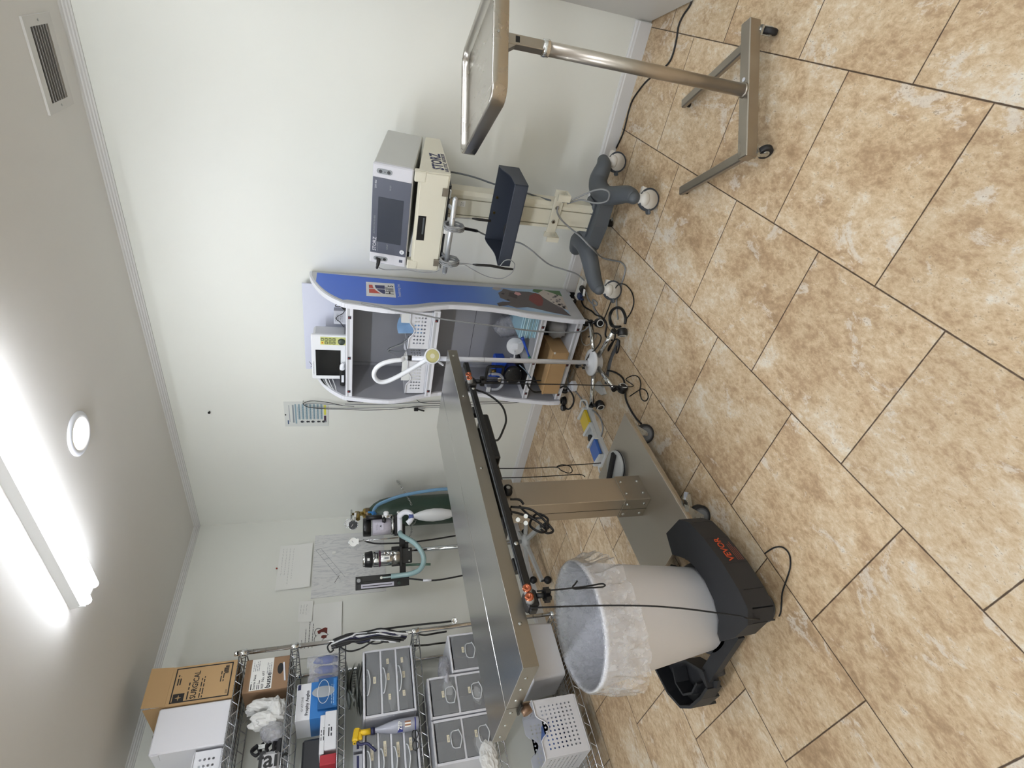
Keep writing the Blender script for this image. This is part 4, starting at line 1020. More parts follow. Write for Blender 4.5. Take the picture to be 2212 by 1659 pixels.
# ---- safety chart on the wall
t = thing('safety_chart', 'laminated blue and white safety chart pinned to the long wall', 'poster', (1.094, -.002, 1.522))
m = TB(t); 
def WL(x, z): return (x, -.0035, z)
m.box((.988, -.004, 1.523), (1.202, -.001, 1.797), mat('laminate', '#dcdfda', .2)); sh_ = m.build('sheet', t)
m = TB(t); PBL = mat('print_steel_blue', '#8fa6b0', .6); PGR = mat('print_grey', '#8d979d', .6)
def rect(x0, x1, z0, z1, mt): m.poly([(x0, -.0043, z0), (x1, -.0043, z0), (x1, -.0043, z1), (x0, -.0043, z1)], mt)
rect(1.010, 1.044, 1.772, 1.780, mat('print_navy_blue', '#3d5578', .6))
rect(1.030, 1.175, 1.764, 1.768, PGR); rect(1.022, 1.178, 1.737, 1.747, PGR); rect(1.014, 1.183, 1.721, 1.732, PBL)
for k in range(7):
    z0 = 1.698-.0232*k
    rect(1.050, 1.183, z0, z0+.013, PBL)
    m.lines((1.055, -.0044, z0+.016), X, Z, 1, .12, .004, .0022, INK_L, dep=.0, seed=k+20, rag=.1)
    m.lines((1.060, -.0046, z0+.005), X, Z, 1, .11, .004, .003, mat('print_slate', '#607a86', .6), dep=.0, seed=k+40, rag=.1)
for k in range(5):
    zc = 1.690-.034*k
    m.lathe([(.0, .0), (.010-.002*(k % 2), .0)], INK, c=(1.030, -.0045, zc), axis=-Y, n=12, caps=False); m.poly([(1.022, -.0045, zc-.014), (1.038, -.0045, zc-.014), (1.034, -.0045, zc-.004), (1.026, -.0045, zc-.004)], INK if k % 2 else PGR)
rect(1.090, 1.176, 1.536, 1.551, mat('print_yellow', '#d8d65a', .6)); rect(1.024, 1.082, 1.536, 1.551, mat('print_plum', '#45303f', .6))
m.build('printing', sh_)
m = TB(t); m.sphere((1.094, -.007, 1.790), .005, BLACK_PL, n=10); m.build('pin', t)
# ---- leads looped on the wall at the shelf's left flank
t = thing('hanging_leads', 'long thin grey leads looped over a pin left of the display shelf', 'cable', (1.30, -.06, .40))
for k, (pa, r, mt) in enumerate((
  ([(1.1931, -0.03, 1.4302), (1.225, -0.03, 1.5461), (1.2327, -0.03, 1.6257), (1.217, -0.03, 1.6657), (1.2013, -0.03, 1.672), (1.1776, -0.03, 1.6389), (1.1653, -0.03, 1.5473), (1.1608, -0.03, 1.4302), (1.1519, -0.03, 1.2802), (1.1594, -0.03, 1.0957), (1.1841, -0.03, 0.9394), (1.1922, -0.03, 0.7785), (1.2006, -0.03, 0.6139), (1.2091, -0.03, 0.4108), (1.2179, -0.03, 0.2373), (1.2313, -0.03, 0.122), (1.2355, -0.03, 0.2053), (1.2265, -0.03, 0.3444), (1.2219, -0.03, 0.6168)], .0022, CABLE_B),
  ([(1.1782, -0.022, 1.356), (1.1946, -0.022, 1.489), (1.2026, -0.022, 1.6043), (1.1986, -0.022, 1.6613), (1.1749, -0.022, 1.6508), (1.1667, -0.022, 1.5765), (1.1623, -0.022, 1.4599), (1.1617, -0.022, 1.3107), (1.1694, -0.022, 1.127), (1.1647, -0.022, 0.9371), (1.1727, -0.022, 0.7425), (1.1852, -0.022, 0.5086)], .0024, CABLE_G),
  ([(1.2616, -0.026, 1.4069), (1.2581, -0.026, 1.2828), (1.263, -0.026, 1.1012), (1.2472, -0.026, 0.96), (1.2142, -0.026, 0.9032), (1.2101, -0.026, 0.7472), (1.2229, -0.026, 0.5827)], .0022, CABLE_B),
  ([(1.1969, -0.02, 1.4156), (1.1927, -0.02, 1.2508), (1.2009, -0.02, 1.0663), (1.2177, -0.02, 0.845), (1.2265, -0.02, 0.6158)], .003, CABLE_G))):
    m = TB(t); m.tube(pa, r, mt, sub=6, n=6); m.build('wire', t)
m = TB(t); q = Vector((1.1554, -0.026, 0.9431)); m.box((q.x-.012, q.y-.01, q.z-.018), (q.x+.012, q.y+.008, q.z+.012), BLACK_PL, bev=.003)
m.bar(q+Vector((.0, 0, -.015)), q+Vector((-.012, -.004, -.06)), .012, .008, BLACK_PL); m.bar(q+Vector((.012, 0, -.015)), q+Vector((.014, -.004, -.06)), .008, .006, mat('pewter', '#8a8986', .4)); m.build('clip', t)
m = TB(t)
m.tube([(1.2599, -0.024, 1.4157), (1.2282, -0.024, 1.3951), (1.2243, -0.024, 1.3566), (1.2204, -0.024, 1.2969)], .005, BLACK_PL, sub=4, n=8); m.build('connector', t)
m = TB(t); q = Vector((1.208, 0, 1.6766)); m.cyl((q.x, -.0, q.z), (q.x, -.03, q.z), .0025, ZINC, n=8); m.build('pin', t)
lead('draped_lead', [(2.160, -.36, 1.33), (2.160, -.382, 1.26), (2.150, -.405, 1.15), (2.125, -.39, 1.02), (2.11, -.40, .90), (2.105, -.425, .70), (2.10, -.44, .55), (2.09, -.445, .42), (2.085, -.445, .25), (2.095, -.44, .10), (2.12, -.42, .05)], .0045, CABLE_G, 'slim grey lead draped down the front of the display shelf past its shelves')
# ================================================================ gooseneck lamp on five wheels
t = thing('gooseneck_lamp', 'white gooseneck lamp on a round hub with five chrome legs and black casters', 'lamp', (2.045, -.682, 0))
LX, LY = 2.045, -.682
m = MB(); m.lathe([(.048, .062), (.055, .066), (.058, .10), (.072, .104), (.0745, .110), (.073, .117), (.060, .121), (.024, .125), (.022, .133), (.0, .133)], WHITE_GL, n=44); m.build('hub', t)
for k, (px, py) in enumerate(((2.284, -.741), (2.056, -.938), (1.819, -.781), (1.885, -.49), (2.187, -.467))):
    d = Vector((px-LX, py-LY, 0)); d.normalize(); L = .245
    m = MB(); m.cyl(d*.045+Z*.088, d*L+Z*.078, .0125, CHROME, n=16); m.lathe([(.0145, 0), (.0145, .012)], BLACK_PL, c=d*L+Z*.078, axis=d, n=16); lg = m.build('leg', t)
    m = MB(); side = Vector((-d.y, d.x, 0)); c = d*(L+.0)+Z*.026+side*.0
    a = side if k % 2 else (side+d*.6).normalized()
    m.lathe([(.021, -.020), (.0255, -.014), (.0255, .014), (.021, .020)], BLACK_PL, c=c, axis=a, n=26)
    for s in (-1, 1): m.lathe([(.0222, .0195), (.0205, .0212), (.0165, .0212), (.016, .0198)], mat('caster_ring', '#d8d8d4', .4), c=c, axis=a*s, n=26, caps=False)
    m.cyl(c+Z*.014, d*L+Z*.07, .010, BLACK_PL, n=12); m.build('caster', lg)
m = MB(); m.cyl((0, 0, .13), (0, 0, 1.10), .0125, mat('lamp_enamel', '#dfe0e6', .3), n=22); m.lathe([(.0129, .72), (.0129, .722)], INK_L, n=22); m.build('pole', t)
pts = [(LX, LY, 1.10), (LX-.002, LY, 1.13)]+[Vector(p) for p in [(2.0459, -0.7, 1.1405), (2.0392, -0.7, 1.1803), (2.024, -0.7, 1.2239), (1.998, -0.7, 1.2559), (1.961, -0.7, 1.2701), (1.9267, -0.7, 1.2622), (1.9067, -0.7, 1.2367), (1.9131, -0.7, 1.2007), (1.9432, -0.7, 1.1522), (1.9848, -0.7, 1.0978), (2.032, -0.7, 1.0396), (2.0613, -0.7, 1.0054)]]
m = TB(t); m.tube(pts, .0115, WHITE_GL, n=14, sub=5); m.tube([(LX, LY, 1.092), (LX, LY, 1.112)], .0135, BLACK_MT, n=16); m.build('gooseneck', t)
hc = Vector((2.0832, -0.715, 0.9954)); ha = (Vector(CAM_POS)-hc).normalized(); ha = (ha+Vector((0, 0, -.25))).normalized()
m = TB(t); m.lathe([(.026, -.02), (.038, -.012), (.0405, .002), (.038, .006), (.033, .004)], WHITE_GL, c=hc, axis=ha, n=36, caps=False); m.lathe([(.0, -.02), (.026, -.02)], WHITE_GL, c=hc, axis=ha, n=36, caps=False); hd = m.build('lamp_head', t)
m = TB(t); m.lathe([(.0, .002), (.020, .003), (.034, .001)], mat('lamp_glass', '#cfc98e', .12), c=hc, axis=ha, n=32, caps=False); m.lathe([(.0, .004), (.012, .0042)], mat('lamp_bulb', '#e9e6cf', .2), c=hc, axis=ha, n=24, caps=False); m.build('lens', hd)
m = TB(t); q = hc+Vector((-.035, -.01, -.02)); m.bar(hc+Vector((-.025, 0, -.022)), hc+Vector((-.055, -.0, -.062)), .016, .008, WHITE_GL, bev=.003); m.build('handle', hd)
m = TB(t); m.tube([Vector((LX-.012, LY-.01, .152))]+[Vector(p) for p in [(2.0826, -0.6552, 0.12), (2.1304, -0.6847, 0.115), (2.1793, -0.6851, 0.1), (2.1895, -0.6398, 0.08), (2.1579, -0.5556, 0.06), (2.1003, -0.4732, 0.04), (2.035, -0.3999, 0.02)]], .0038, CABLE_B, sub=6, n=8); m.sphere((LX-.010, LY-.012, .152), .008, BLACK_PL); m.build('cord', t)

# ================================================================ surgery table
BX0, BX1, BY0, BY1 = 1.665, 2.102, -1.822, -1.178
t = thing('surgery_table', 'long stainless surgery table on one square column and a wheeled base plate', 'table', (1.905, -1.51, 0))
m = TB(t); m.box((BX0, BY0, .128), (BX1, BY1, .140), mat('base_steel', '#b8b1a6', .42, .9, vary=.06, vscale=5.0), bev=.001); m.box((BX0, BY0, .112), (BX0+.002, BY1, .13), STEEL_D); m.box((BX1-.002, BY0, .116), (BX1, BY1, .13), STEEL); m.box((BX0, BY0, .116), (BX1, BY0+.002, .13), STEEL_D); m.box((BX0, BY1-.002, .116), (BX1, BY1, .13), STEEL_D); m.build('base_plate', t)
cx0, cx1, cy0, cy1 = 1.855, 1.963, -1.578, -1.452
m = TB(t); m.box((cx0, cy0, .14), (cx1, cy1, .80), STEEL_Z, bev=.002); m.box((cx0+.048, cy0-.0006, .14), (cx0+.050, cy0+.0006, .80), BLACK_MT); m.build('column', t)
m = TB(t); m.box((cx0-.004, cy0-.004, .14), (cx1+.004, cy1+.004, .262), STEEL_D, bev=.001); m.box((cx0+.048, cy0-.0046, .14), (cx0+.050, cy0-.0036, .262), BLACK_MT)
sl = m.build('column_sleeve', t)
for (a, b, zz, dx) in ((cx1+.004, cy1-.03, .245, 1), (cx1+.004, cy0+.03, .245, 1), (cx1+.004, cy1-.03, .165, 1), (cx1+.004, cy0+.03, .165, 1), (cx0+.02, cy0-.004, .245, 0), (cx1-.025, cy0-.004, .245, 0), (cx0+.02, cy0-.004, .165, 0), (cx1-.025, cy0-.004, .165, 0)):
    m = TB(t); d = X if dx else -Y; p = Vector((a, b, zz)); m.lathe([(.0065, 0), (.0065, .003), (.003, .0055), (0, .0055)], ZINC, c=p, axis=d, n=12, caps=False); m.build('bolt', sl)
for (x, y, a, brake) in ((2.055, -1.245, -52, 0), (2.075, -1.750, -50, 1), (1.70, -1.755, 40, 0), (1.70, -1.245, -40, 0)):
    a_ = math.radians(a); ax = Vector((math.cos(a_), math.sin(a_), 0)); tr_ = Vector((-ax.y, ax.x, 0))
    m = TB(t); c = Vector((x, y, .0465))+ (-tr_*.018)
    m.lathe([(.041, -.0125), (.0465, -.009), (.0465, .009), (.041, .0125)], BLACK_RUB, c=c, axis=ax, n=32); m.lathe([(.036, -.013), (.036, .013)], GREY_RUB, c=c, axis=ax, n=30); m.lathe([(.030, -.0135), (.030, .0135)], mat('wheel_hub_grey', '#6d6f72', .5), c=c, axis=ax, n=26); m.lathe([(.009, -.016), (.009, .016)], ZINC, c=c, axis=ax, n=14)
    w_ = m.build('caster', t)
    m = TB(t)
    for s in (-1, 1):
        o_ = c+ax*s*.0165
        m.prism([(-.008, -.008), (.008, -.010), (.045, .055), (.045, .066), (.0, .066), (-.006, .02)], o_-ax*.001, tr_, Z, ax*.002, ZINC)
    q = c+tr_*.022; m.box((q.x-.03, q.y-.03, .108), (q.x+.03, q.y+.03, .116), ZINC, rot=a)
    m.build('fork', w_)
    if brake:
        m = TB(t); m.prism([(.045, .040), (.095, .048), (.100, .056), (.09, .062), (.045, .060)], c-ax*.012, tr_, Z, ax*.024, ZINC); m.bar(c+tr_*.07+Z*.066, c+tr_*.098+Z*.056, .022, .006, CHROME, up=Z); m.build('brake_lever', w_)
# under-structure
m = TB(t); m.box((1.70, -1.76, .835), (2.10, -1.26, .868), BLACK_MT, bev=.004); m.box((1.82, -1.66, .79), (2.02, -1.32, .838), BLACK_MT, bev=.006); m.box((1.76, -1.43, .80), (2.09, -1.16, .84), BLACK_MT, bev=.006); m.build('lift_frame', t)
m = TB(t); m.box((1.965, -1.628, .757), (2.022, -1.486, .822), STEEL_D, bev=.001); bx = m.build('control_box', t)
m = TB(t); m.lathe([(.021, 0), (.021, .006), (.018, .010), (.017, .026), (.0, .027)], BLACK_PL, c=(2.022, -1.552, .790), axis=X, n=28, caps=False); m.lathe([(.0, .0275), (.008, .0272)], mat('knob_pale', '#9a9c9c', .4), c=(2.022, -1.552, .790), axis=X, n=16, caps=False)
for k in range(3): m.box((2.0221, -1.532+.006*k, .796-.012*k), (2.0224, -1.514+.004*k, .799-.012*k), INK_L)
m.build('dial_knob', bx)
for (y0, y1) in ((-2.12, -.878),):
    m = TB(t); m.box((2.142, y0, .852), (2.166, y1, .876), BLACK_MT, bev=.003); m.box((2.150, y0+.03, .8765), (2.158, y1-.03, .878), mat('rail_groove', '#5b5d60', .4)); rl = m.build('side_rail', t)
    m = TB(t); m.box((1.600, y0, .852), (1.624, y1, .876), BLACK_MT, bev=.003); m.build('side_rail', t)
for yy in (-1.95, -1.79, -1.20, -1.02):
    m = TB(t); m.box((2.118, yy-.022, .856), (2.146, yy+.022, .884), BLACK_MT, bev=.002); m.build('rail_bracket', rl)
for yy in (-1.89, -1.08):
    m = TB(t); m.lathe([(.0075, 0), (.0075, .002), (.003, .004), (0, .004)], ZINC, c=(2.166, yy, .864), axis=X, n=12, caps=False); m.build('bolt', rl)
# top: two leaves meeting at the seam
TX0, TX1, TY0, TY1, SX, ZT = 1.632, 2.139, -2.262, -.742, 1.884, .930
SKIRT = mat('skirt_steel', '#98938b', .32, 1.0)
STEEL_T = mat('table_top_steel', '#bcbcb9', .22, 1.0)
for x0, x1, nm in ((SX+.002, TX1, 0), (TX0, SX-.002, 1)):
    m = TB(t)
    dz = .004
    a = [(x0, TY0, ZT-(0 if nm else 0)), (x1, TY0, ZT), (x1, TY1, ZT), (x0, TY1, ZT)]
    m.box((x0, TY0, ZT-.003), (x1, TY1, ZT), STEEL_T, bev=.0012)
    if nm == 0: m.box((x1-.002, TY0, .884), (x1+.0004, TY1, ZT-.001), SKIRT)
    else: m.box((x0-.0004, TY0, .884), (x0+.002, TY1, ZT-.001), STEEL)
    m.box((x0, TY0-.0004, .884), (x1, TY0+.002, ZT-.001), SKIRT); m.box((x0, TY1-.002, .884), (x1, TY1+.0004, ZT-.001), STEEL)
    lf = m.build('table_leaf', t)
    ys = (-.79, -1.10, -1.53, -2.14) if nm == 0 else ()
    for yy in ys:
        m = TB(t); m.lathe([(.0055, 0), (.0055, .0015), (.003, .003), (0, .003)], ZINC, c=(x1+.0004, yy, .908), axis=X, n=12, caps=False); m.build('bolt', lf)
    for xx in ([x0+.05, x0+.12, x0+.19] if nm == 0 else [x0+.04, x0+.13, x0+.22]):
        m = TB(t); m.lathe([(.0055, 0), (.0055, .0015), (.003, .003), (0, .003)], ZINC, c=(xx, TY0-.0004, .908), axis=-Y, n=12, caps=False); m.build('bolt', lf)
m = TB(t); m.box((SX-.035, TY0-.004, .862), (SX+.035, TY0-.001, .886), STEEL_D); m.cyl((SX, TY0-.002, .872), (SX, TY0-.022, .866), .016, mat('rusty_steel', '#7d6450', .5, .6), n=18); m.box((SX-.03, TY0-.012, .885), (SX+.03, TY0-.001, .891), BLACK_MT); m.build('drain_outlet', t)
# rope cleats on the rail
def cleat(y, label):
    k = thing('rope_cleat', label, 'clamp', (2.154, y, .876), 0, 'rope cleats on the black side rail')
    m = TB(k); m.box((2.132, y-.034, .846), (2.176, y+.022, .884), BLACK_PL, bev=.006); m.build('block', k)
    for dy in (-.016, .012):
        m = TB(k); m.cyl((2.172, y+dy, .872), (2.196, y+dy, .880), .013, mat('pewter', '#8a8986', .4), n=18); m.build('post', k)
        m = TB(k); m.lathe([(.0135, 0), (.0125, .004), (.006, .005), (.0045, .002), (.0, .002)], COPPER, c=(2.196, y+dy, .880), axis=Vector((.95, 0, .3)), n=18, caps=False); plabel(m.build('cap', k), 'copper coloured post cap')
    m = TB(k); m.cyl((2.168, y+.0, .848), (2.168, y+.0, .815), .008, BLACK_PL, n=12)
    for a in range(3): 
        d = Vector((math.cos(a*PI/3), math.sin(a*PI/3), 0))*.022; p = Vector((2.168, y, .815)); m.bar(p-d, p+d, .012, .016, BLACK_PL)
    m.build('thumb_screw', k)
cleat(-1.028, 'black rope cleat with two copper caps near the rail end by the display shelf')
cleat(-2.078, 'black rope cleat with two copper caps on the rail end above the bin')
def cord(pts, label, r=.0025):
    m = MB(); m.tube(pts, r, CORD, sub=6, n=7); return tag(m.build('tie_cord'), label, 'cord', 'black tie cords on the surgery table')
cord([(2.168, -1.045, .85), (2.169, -1.046, .70), (2.168, -1.045, .45), (2.168, -1.05, .20), (2.165, -1.05, .06)]+[(2.0897, -0.8948, 0.004), (2.1517, -0.9415, 0.004), (2.175, -0.992, 0.004), (2.1604, -1.0261, 0.004), (2.128, -1.0408, 0.004), (2.1084, -1.0787, 0.004), (2.1229, -1.1108, 0.004), (2.1528, -1.119, 0.004), (2.1652, -1.0878, 0.004), (2.1478, -1.0473, 0.004), (2.107, -1.018, 0.004), (2.0456, -0.979, 0.004)], 'black cord from the cleat near the lamp straight down to a curl on the tiles')
cord([(2.168, -1.018, .85), (2.169, -1.018, .75), (2.168, -1.019, .62), (2.169, -1.018, .53)], 'short black cord hanging from the cleat beside the lamp pole')
cord([(2.172, -2.0653, 0.8429), (2.172, -2.0675, 0.7844), (2.172, -2.0679, 0.7271), (2.172, -2.0672, 0.6775), (2.172, -2.0646, 0.631), (2.172, -2.0705, 0.6207), (2.172, -2.0754, 0.6337), (2.172, -2.0733, 0.6798), (2.172, -2.0715, 0.7222), (2.172, -2.0647, 0.7275), (2.172, -2.0565, 0.717), (2.172, -2.0466, 0.7059)], 'knotted black cord loop hanging above the white bin\'s mouth')
cord([(2.172, -2.1144, 0.8764), (2.18, -2.125, 0.8042), (2.2, -2.1485, 0.6714), (2.215, -2.1752, 0.5361), (2.222, -2.2015, 0.4269), (2.228, -2.2296, 0.3334), (2.232, -2.2504, 0.2666), (2.225, -2.2574, 0.2376)]+[(2.0593, -2.199, 0.004), (2.0984, -2.2013, 0.004), (2.1303, -2.1837, 0.004), (2.1639, -2.1622, 0.004), (2.2077, -2.1474, 0.004), (2.2583, -2.1293, 0.004), (2.2869, -2.1019, 0.004), (2.2836, -2.0727, 0.004), (2.2564, -2.0513, 0.004), (2.2205, -2.0403, 0.004), (2.1988, -2.0361, 0.004)], 'long black cord from the left cleat down the bin\'s front onto the tiles')
cord([(1.612, -1.0268, 0.8272), (1.612, -1.0438, 0.6143), (1.612, -1.0483, 0.4573), (1.612, -1.048, 0.3259), (1.612, -1.0728, 0.3018), (1.612, -1.0947, 0.2663), (1.612, -1.0827, 0.2409), (1.612, -1.0487, 0.2402), (1.612, -1.033, 0.281), (1.612, -1.045, 0.317), (1.612, -1.0377, 0.2555), (1.612, -1.0353, 0.1588), (1.612, -1.0298, 0.0505)], 'black cord with a slip loop hanging from the far rail beside the column')
cord([(1.612, -1.099, 0.8386), (1.612, -1.1086, 0.6115), (1.612, -1.1112, 0.4489), (1.612, -1.1085, 0.3185), (1.612, -1.1079, 0.2065), (1.612, -1.1259, 0.1807)], 'plain straight black cord hanging from the far rail beside the column')
t = thing('table_wiring', 'tangle of black wires hanging under the table left of the column', 'cable', (2.03, -1.70, .70))
for pts in ([(2.05, -1.66, .84), (2.045, -1.68, .77), (2.05, -1.72, .72), (2.04, -1.755, .69), (2.05, -1.77, .72), (2.05, -1.74, .75), (2.04, -1.70, .73), (2.04, -1.68, .70), (2.05, -1.715, .675), (2.06, -1.76, .70)],
            [(2.04, -1.64, .80), (2.05, -1.66, .74), (2.055, -1.69, .71), (2.05, -1.73, .685), (2.04, -1.76, .665), (2.04, -1.77, .69), (2.04, -1.75, .71)],
            [(2.03, -1.63, .76), (2.03, -1.66, .745), (2.03, -1.69, .72), (2.04, -1.70, .69)],
            [(2.06, -1.62, .80), (2.06, -1.625, .765), (2.05, -1.64, .75)]):
    m = TB(t); m.tube(pts, .0045, CABLE_B, sub=6, n=8); m.build('wire', t)
for p in ((2.075, -1.725, .80), (2.075, -1.742, .775), (2.07, -1.708, .765)):
    m = TB(t); m.cyl(p, Vector(p)+Vector((.012, -.012, .004)), .008, CHROME, n=14); m.build('connector', t)
m = MB(); m.tube([(2.12, -1.02, .86), (2.12, -1.06, .79), (2.12, -1.14, .74), (2.11, -1.22, .735), (2.10, -1.28, .76), (2.08, -1.32, .79), (2.08, -1.30, .82)], .0045, CABLE_B, sub=6, n=8)
tag(m.build('table_cable'), 'black cable drooping in an arc under the table toward the lift', 'cable')
# pedal on the base plate
t = thing('foot_pedal', 'round grey foot pedal with black strap standing on the table base', 'pedal', (1.862, -1.292, .1405))
m = TB(t); m.lathe([(.074, 0), (.078, .004), (.078, .018), (.072, .024), (.0, .026)], mat('pedal_grey', '#b7b8b6', .4), c=(1.862, -1.292, .141), n=40, caps=False); m.build('plate', t)
m = TB(t); m.lathe([(.079, .006), (.080, .010), (.079, .013)], BLACK_RUB, c=(1.862, -1.292, .141), n=40, caps=False); m.build('edge_band', t)
m = TB(t); m.bar((1.93, -1.27, .176), (1.78, -1.31, .172), .036, .016, BLACK_RUB, bev=.006); m.build('strap', t)
# foot switch on the floor beyond the table
t = thing('foot_switch', 'pale grey foot switch with yellow and blue pedals on the tiles', 'foot switch', (1.615, -.82, 0), -101)
FSW = mat('foot_switch_grey', '#d3d5d4', .4)
m = MB(); m.prism([(-.18, -.052), (.18, -.052), (.195, -.03), (.195, .03), (.18, .075), (.08, .062), (-.08, .062), (-.18, .075), (-.195, .03), (-.195, -.03)], (0, 0, 0), X, Y, Z*.026, FSW)
m.build('base', t)
for s, cc, nm in ((-1, '#e0c32e', 'yellow pedal'), (1, '#3a66b4', 'blue pedal')):
    m = MB(); x0 = s*.105
    m.prism([(-.05, .026), (.055, .034), (.055, .050), (-.05, .040)], (x0-.050, 0, 0), Y, Z, X*.10, mat('pedal_'+nm[:4], cc, .4)); plabel(m.build('pedal', t), nm)
    for q in (-1, 1):
        m = MB(); m.box((x0+q*.062-.009, -.05, .02), (x0+q*.062+.009, .058, .056), FSW, bev=.004); m.build('guard', t)
m = MB(); m.cyl((0, -.015, .026), (0, -.015, .040), .020, BLACK_RUB, n=24); m.build('button', t)
m = MB(); m.box((-.06, .056, .026), (.06, .061, .05), FSW, bev=.002); m.build('rear_guard', t)
m = MB(); m.tube([(-.16, .06, .03), (-.20, .08, .03), (-.23, .05, .045), (-.20, .02, .05)], .006, FSW, n=10, sub=5); m.build('carry_handle', t); m = MB(); m.tube([(.16, -.05, .02), (.20, -.07, .014), (.215, -.04, .02)], .005, FSW, n=8, sub=5); m.build('carry_handle', t)
# ================================================================ cables and plugs on the tiles
t = thing('power_strip', 'white power strip with plugs on the tiles between the cart caster and the display shelf', 'power strip', Vector((2.1852, -0.0588, 0)), 0)
p0, p1 = Vector((2.1499, -0.1367, 0.03)), Vector((2.2953, -0.1415, 0.03))
m = TB(t); m.bar(p0, p1, .055, .036, mat('strip_white', '#d9d7cf', .4), bev=.006); m.build('housing', t)
d = (p1-p0).normalized(); nd = Vector((d.y, -d.x, 0)); 
if nd.y > 0: nd = -nd
for k, (f, mt) in enumerate(((.28, mat('navy_plug', '#2b3a5e', .45)), (.62, BLACK_PL))):
    q = p0+(p1-p0)*f; m = TB(t); m.bar(q+nd*.02+Z*.01, q+nd*.065+Z*.014, .036, .03, mt, bev=.008); m.bar(q+nd*.06+Z*.014, q+nd*.085+Z*.006, .012, .012, mt); plabel(m.build('plug', t), ['dark blue plug', 'black plug'][k])
m = MB(); q = Vector((2.09, -0.0055, 0)); m.box((q.x-.035, q.y-.03, 0), (q.x+.035, q.y+.03, .05), BLACK_PL, rot=20, bev=.006); m.cyl((q.x+.03, q.y-.02, .045), (q.x+.034, q.y-.026, .052), .012, WHITE_PL, n=14); tag(m.build('transformer'), 'black transformer block on the tiles at the shelf\'s rear corner', 'transformer')
lead('dark_cable', [(2.232, -0.2142, 0.05), (2.1455, -0.1437, 0.006), (2.1343, -0.2053, 0.006), (2.1648, -0.3147, 0.006), (2.176, -0.3774, 0.006), (2.2053, -0.4532, 0.006), (2.2041, -0.5274, 0.006), (2.1471, -0.5589, 0.006), (2.1688, -0.6401, 0.006)], .005, CABLE_B, 'thick black cable running from the power strip past the cart caster to the lamp legs')
m = MB(); m.tube([(2.2473, -0.2414, 0.04), (2.1969, -0.2367, 0.005), (2.2115, -0.3304, 0.005), (2.2373, -0.3487, 0.005), (2.2219, -0.282, 0.005), (2.1913, -0.3388, 0.005), (2.1905, -0.4019, 0.005), (2.1776, -0.4429, 0.005), (2.1483, -0.4359, 0.005)], .005, CABLE_G, sub=6, n=8); q = Vector((2.2446, -0.2378, 0.05)); m.box((q.x-.02, q.y-.012, q.z), (q.x+.02, q.y+.012, q.z+.003), PAPER, rot=15); tag(m.build('labelled_cable'), 'grey looped cable with a white paper label below the power strip', 'cable')
lead('coiled_lead', [(2.3137, -0.7072, 0.006), (2.3448, -0.6885, 0.006), (2.3573, -0.628, 0.006), (2.3298, -0.565, 0.006), (2.2803, -0.5297, 0.006), (2.2405, -0.5478, 0.006), (2.2298, -0.5842, 0.006), (2.2463, -0.6254, 0.006), (2.2761, -0.6739, 0.006)], .0075, CABLE_B, 'thick black cable bent in a ring beside the nearest lamp caster')
lead('thin_lead', [(2.2115, -0.5058, 0.02), (2.28, -0.5153, 0.02), (2.3696, -0.5369, 0.03), (2.4428, -0.5553, 0.04), (2.4755, -0.5699, 0.03), (2.4772, -0.5902, 0.004), (2.4759, -0.664, 0.004), (2.4478, -0.7102, 0.004), (2.3991, -0.7196, 0.004), (2.3448, -0.7025, 0.004)], .0032, CABLE_B, 'thin black lead arching over the left cart caster and round the tiles')
lead('thin_lead', [(2.3088, -0.5433, 0.004), (2.2644, -0.5377, 0.004), (2.2439, -0.568, 0.004), (2.2348, -0.6164, 0.004), (2.2069, -0.6523, 0.004), (2.1558, -0.6526, 0.004), (2.0964, -0.6377, 0.004), (2.1227, -0.6306, 0.004), (2.1939, -0.6694, 0.004), (2.2068, -0.7119, 0.004), (2.1593, -0.7304, 0.004), (2.1398, -0.7196, 0.004), (2.1848, -0.6967, 0.004)], .0036, CABLE_B, 'thin black lead knotted on the tiles below the lamp hub')
t = thing('strap_lead', 'flat dark grey strap lying on the tiles from the lamp caster toward the hub', 'strap', Vector((2.1019, -0.7, 0)))
m = TB(t); m.tube([(2.2116, -0.7057, 0.003), (2.1496, -0.7026, 0.003), (2.0919, -0.6947, 0.003), (2.0137, -0.7088, 0.003), (1.9363, -0.7355, 0.003)], .012, mat('strap_grey', '#54565a', .6), sub=4, n=8, flat=.18); m.build('strap', t)
lead('pale_lead', [(2.0473, -0.2701, 0.004), (1.9769, -0.2656, 0.004), (1.9431, -0.3195, 0.004), (1.9668, -0.3864, 0.004), (2.0268, -0.4369, 0.004), (2.0837, -0.4545, 0.004), (2.0628, -0.3754, 0.004)], .0038, mat('pale_grey_cable', '#b9b5aa', .5), 'pale grey lead looping on the tiles under the display shelf front')
lead('dark_cable', [(2.0061, -0.6986, 0.005), (2.0535, -0.7846, 0.005), (2.0769, -0.8698, 0.005), (2.047, -0.9189, 0.005), (2.0115, -0.9598, 0.005), (1.9988, -1.0307, 0.005), (2.0009, -1.1051, 0.005), (2.0121, -1.1525, 0.005)], .005, CABLE_B, 'black cable curving over the tiles from the lamp hub to the table caster')
lead('grey_floor_lead', [(1.6993, -0.2792, 0.005), (1.6363, -0.271, 0.005), (1.6146, -0.3284, 0.005), (1.6438, -0.4291, 0.005), (1.6626, -0.5317, 0.005), (1.6783, -0.6223, 0.005), (1.722, -0.7253, 0.005), (1.7377, -0.805, 0.005), (1.7158, -0.8598, 0.005), (1.6589, -0.8759, 0.005)], .0045, CABLE_G, 'grey lead on the tiles between the display shelf and the foot switch')
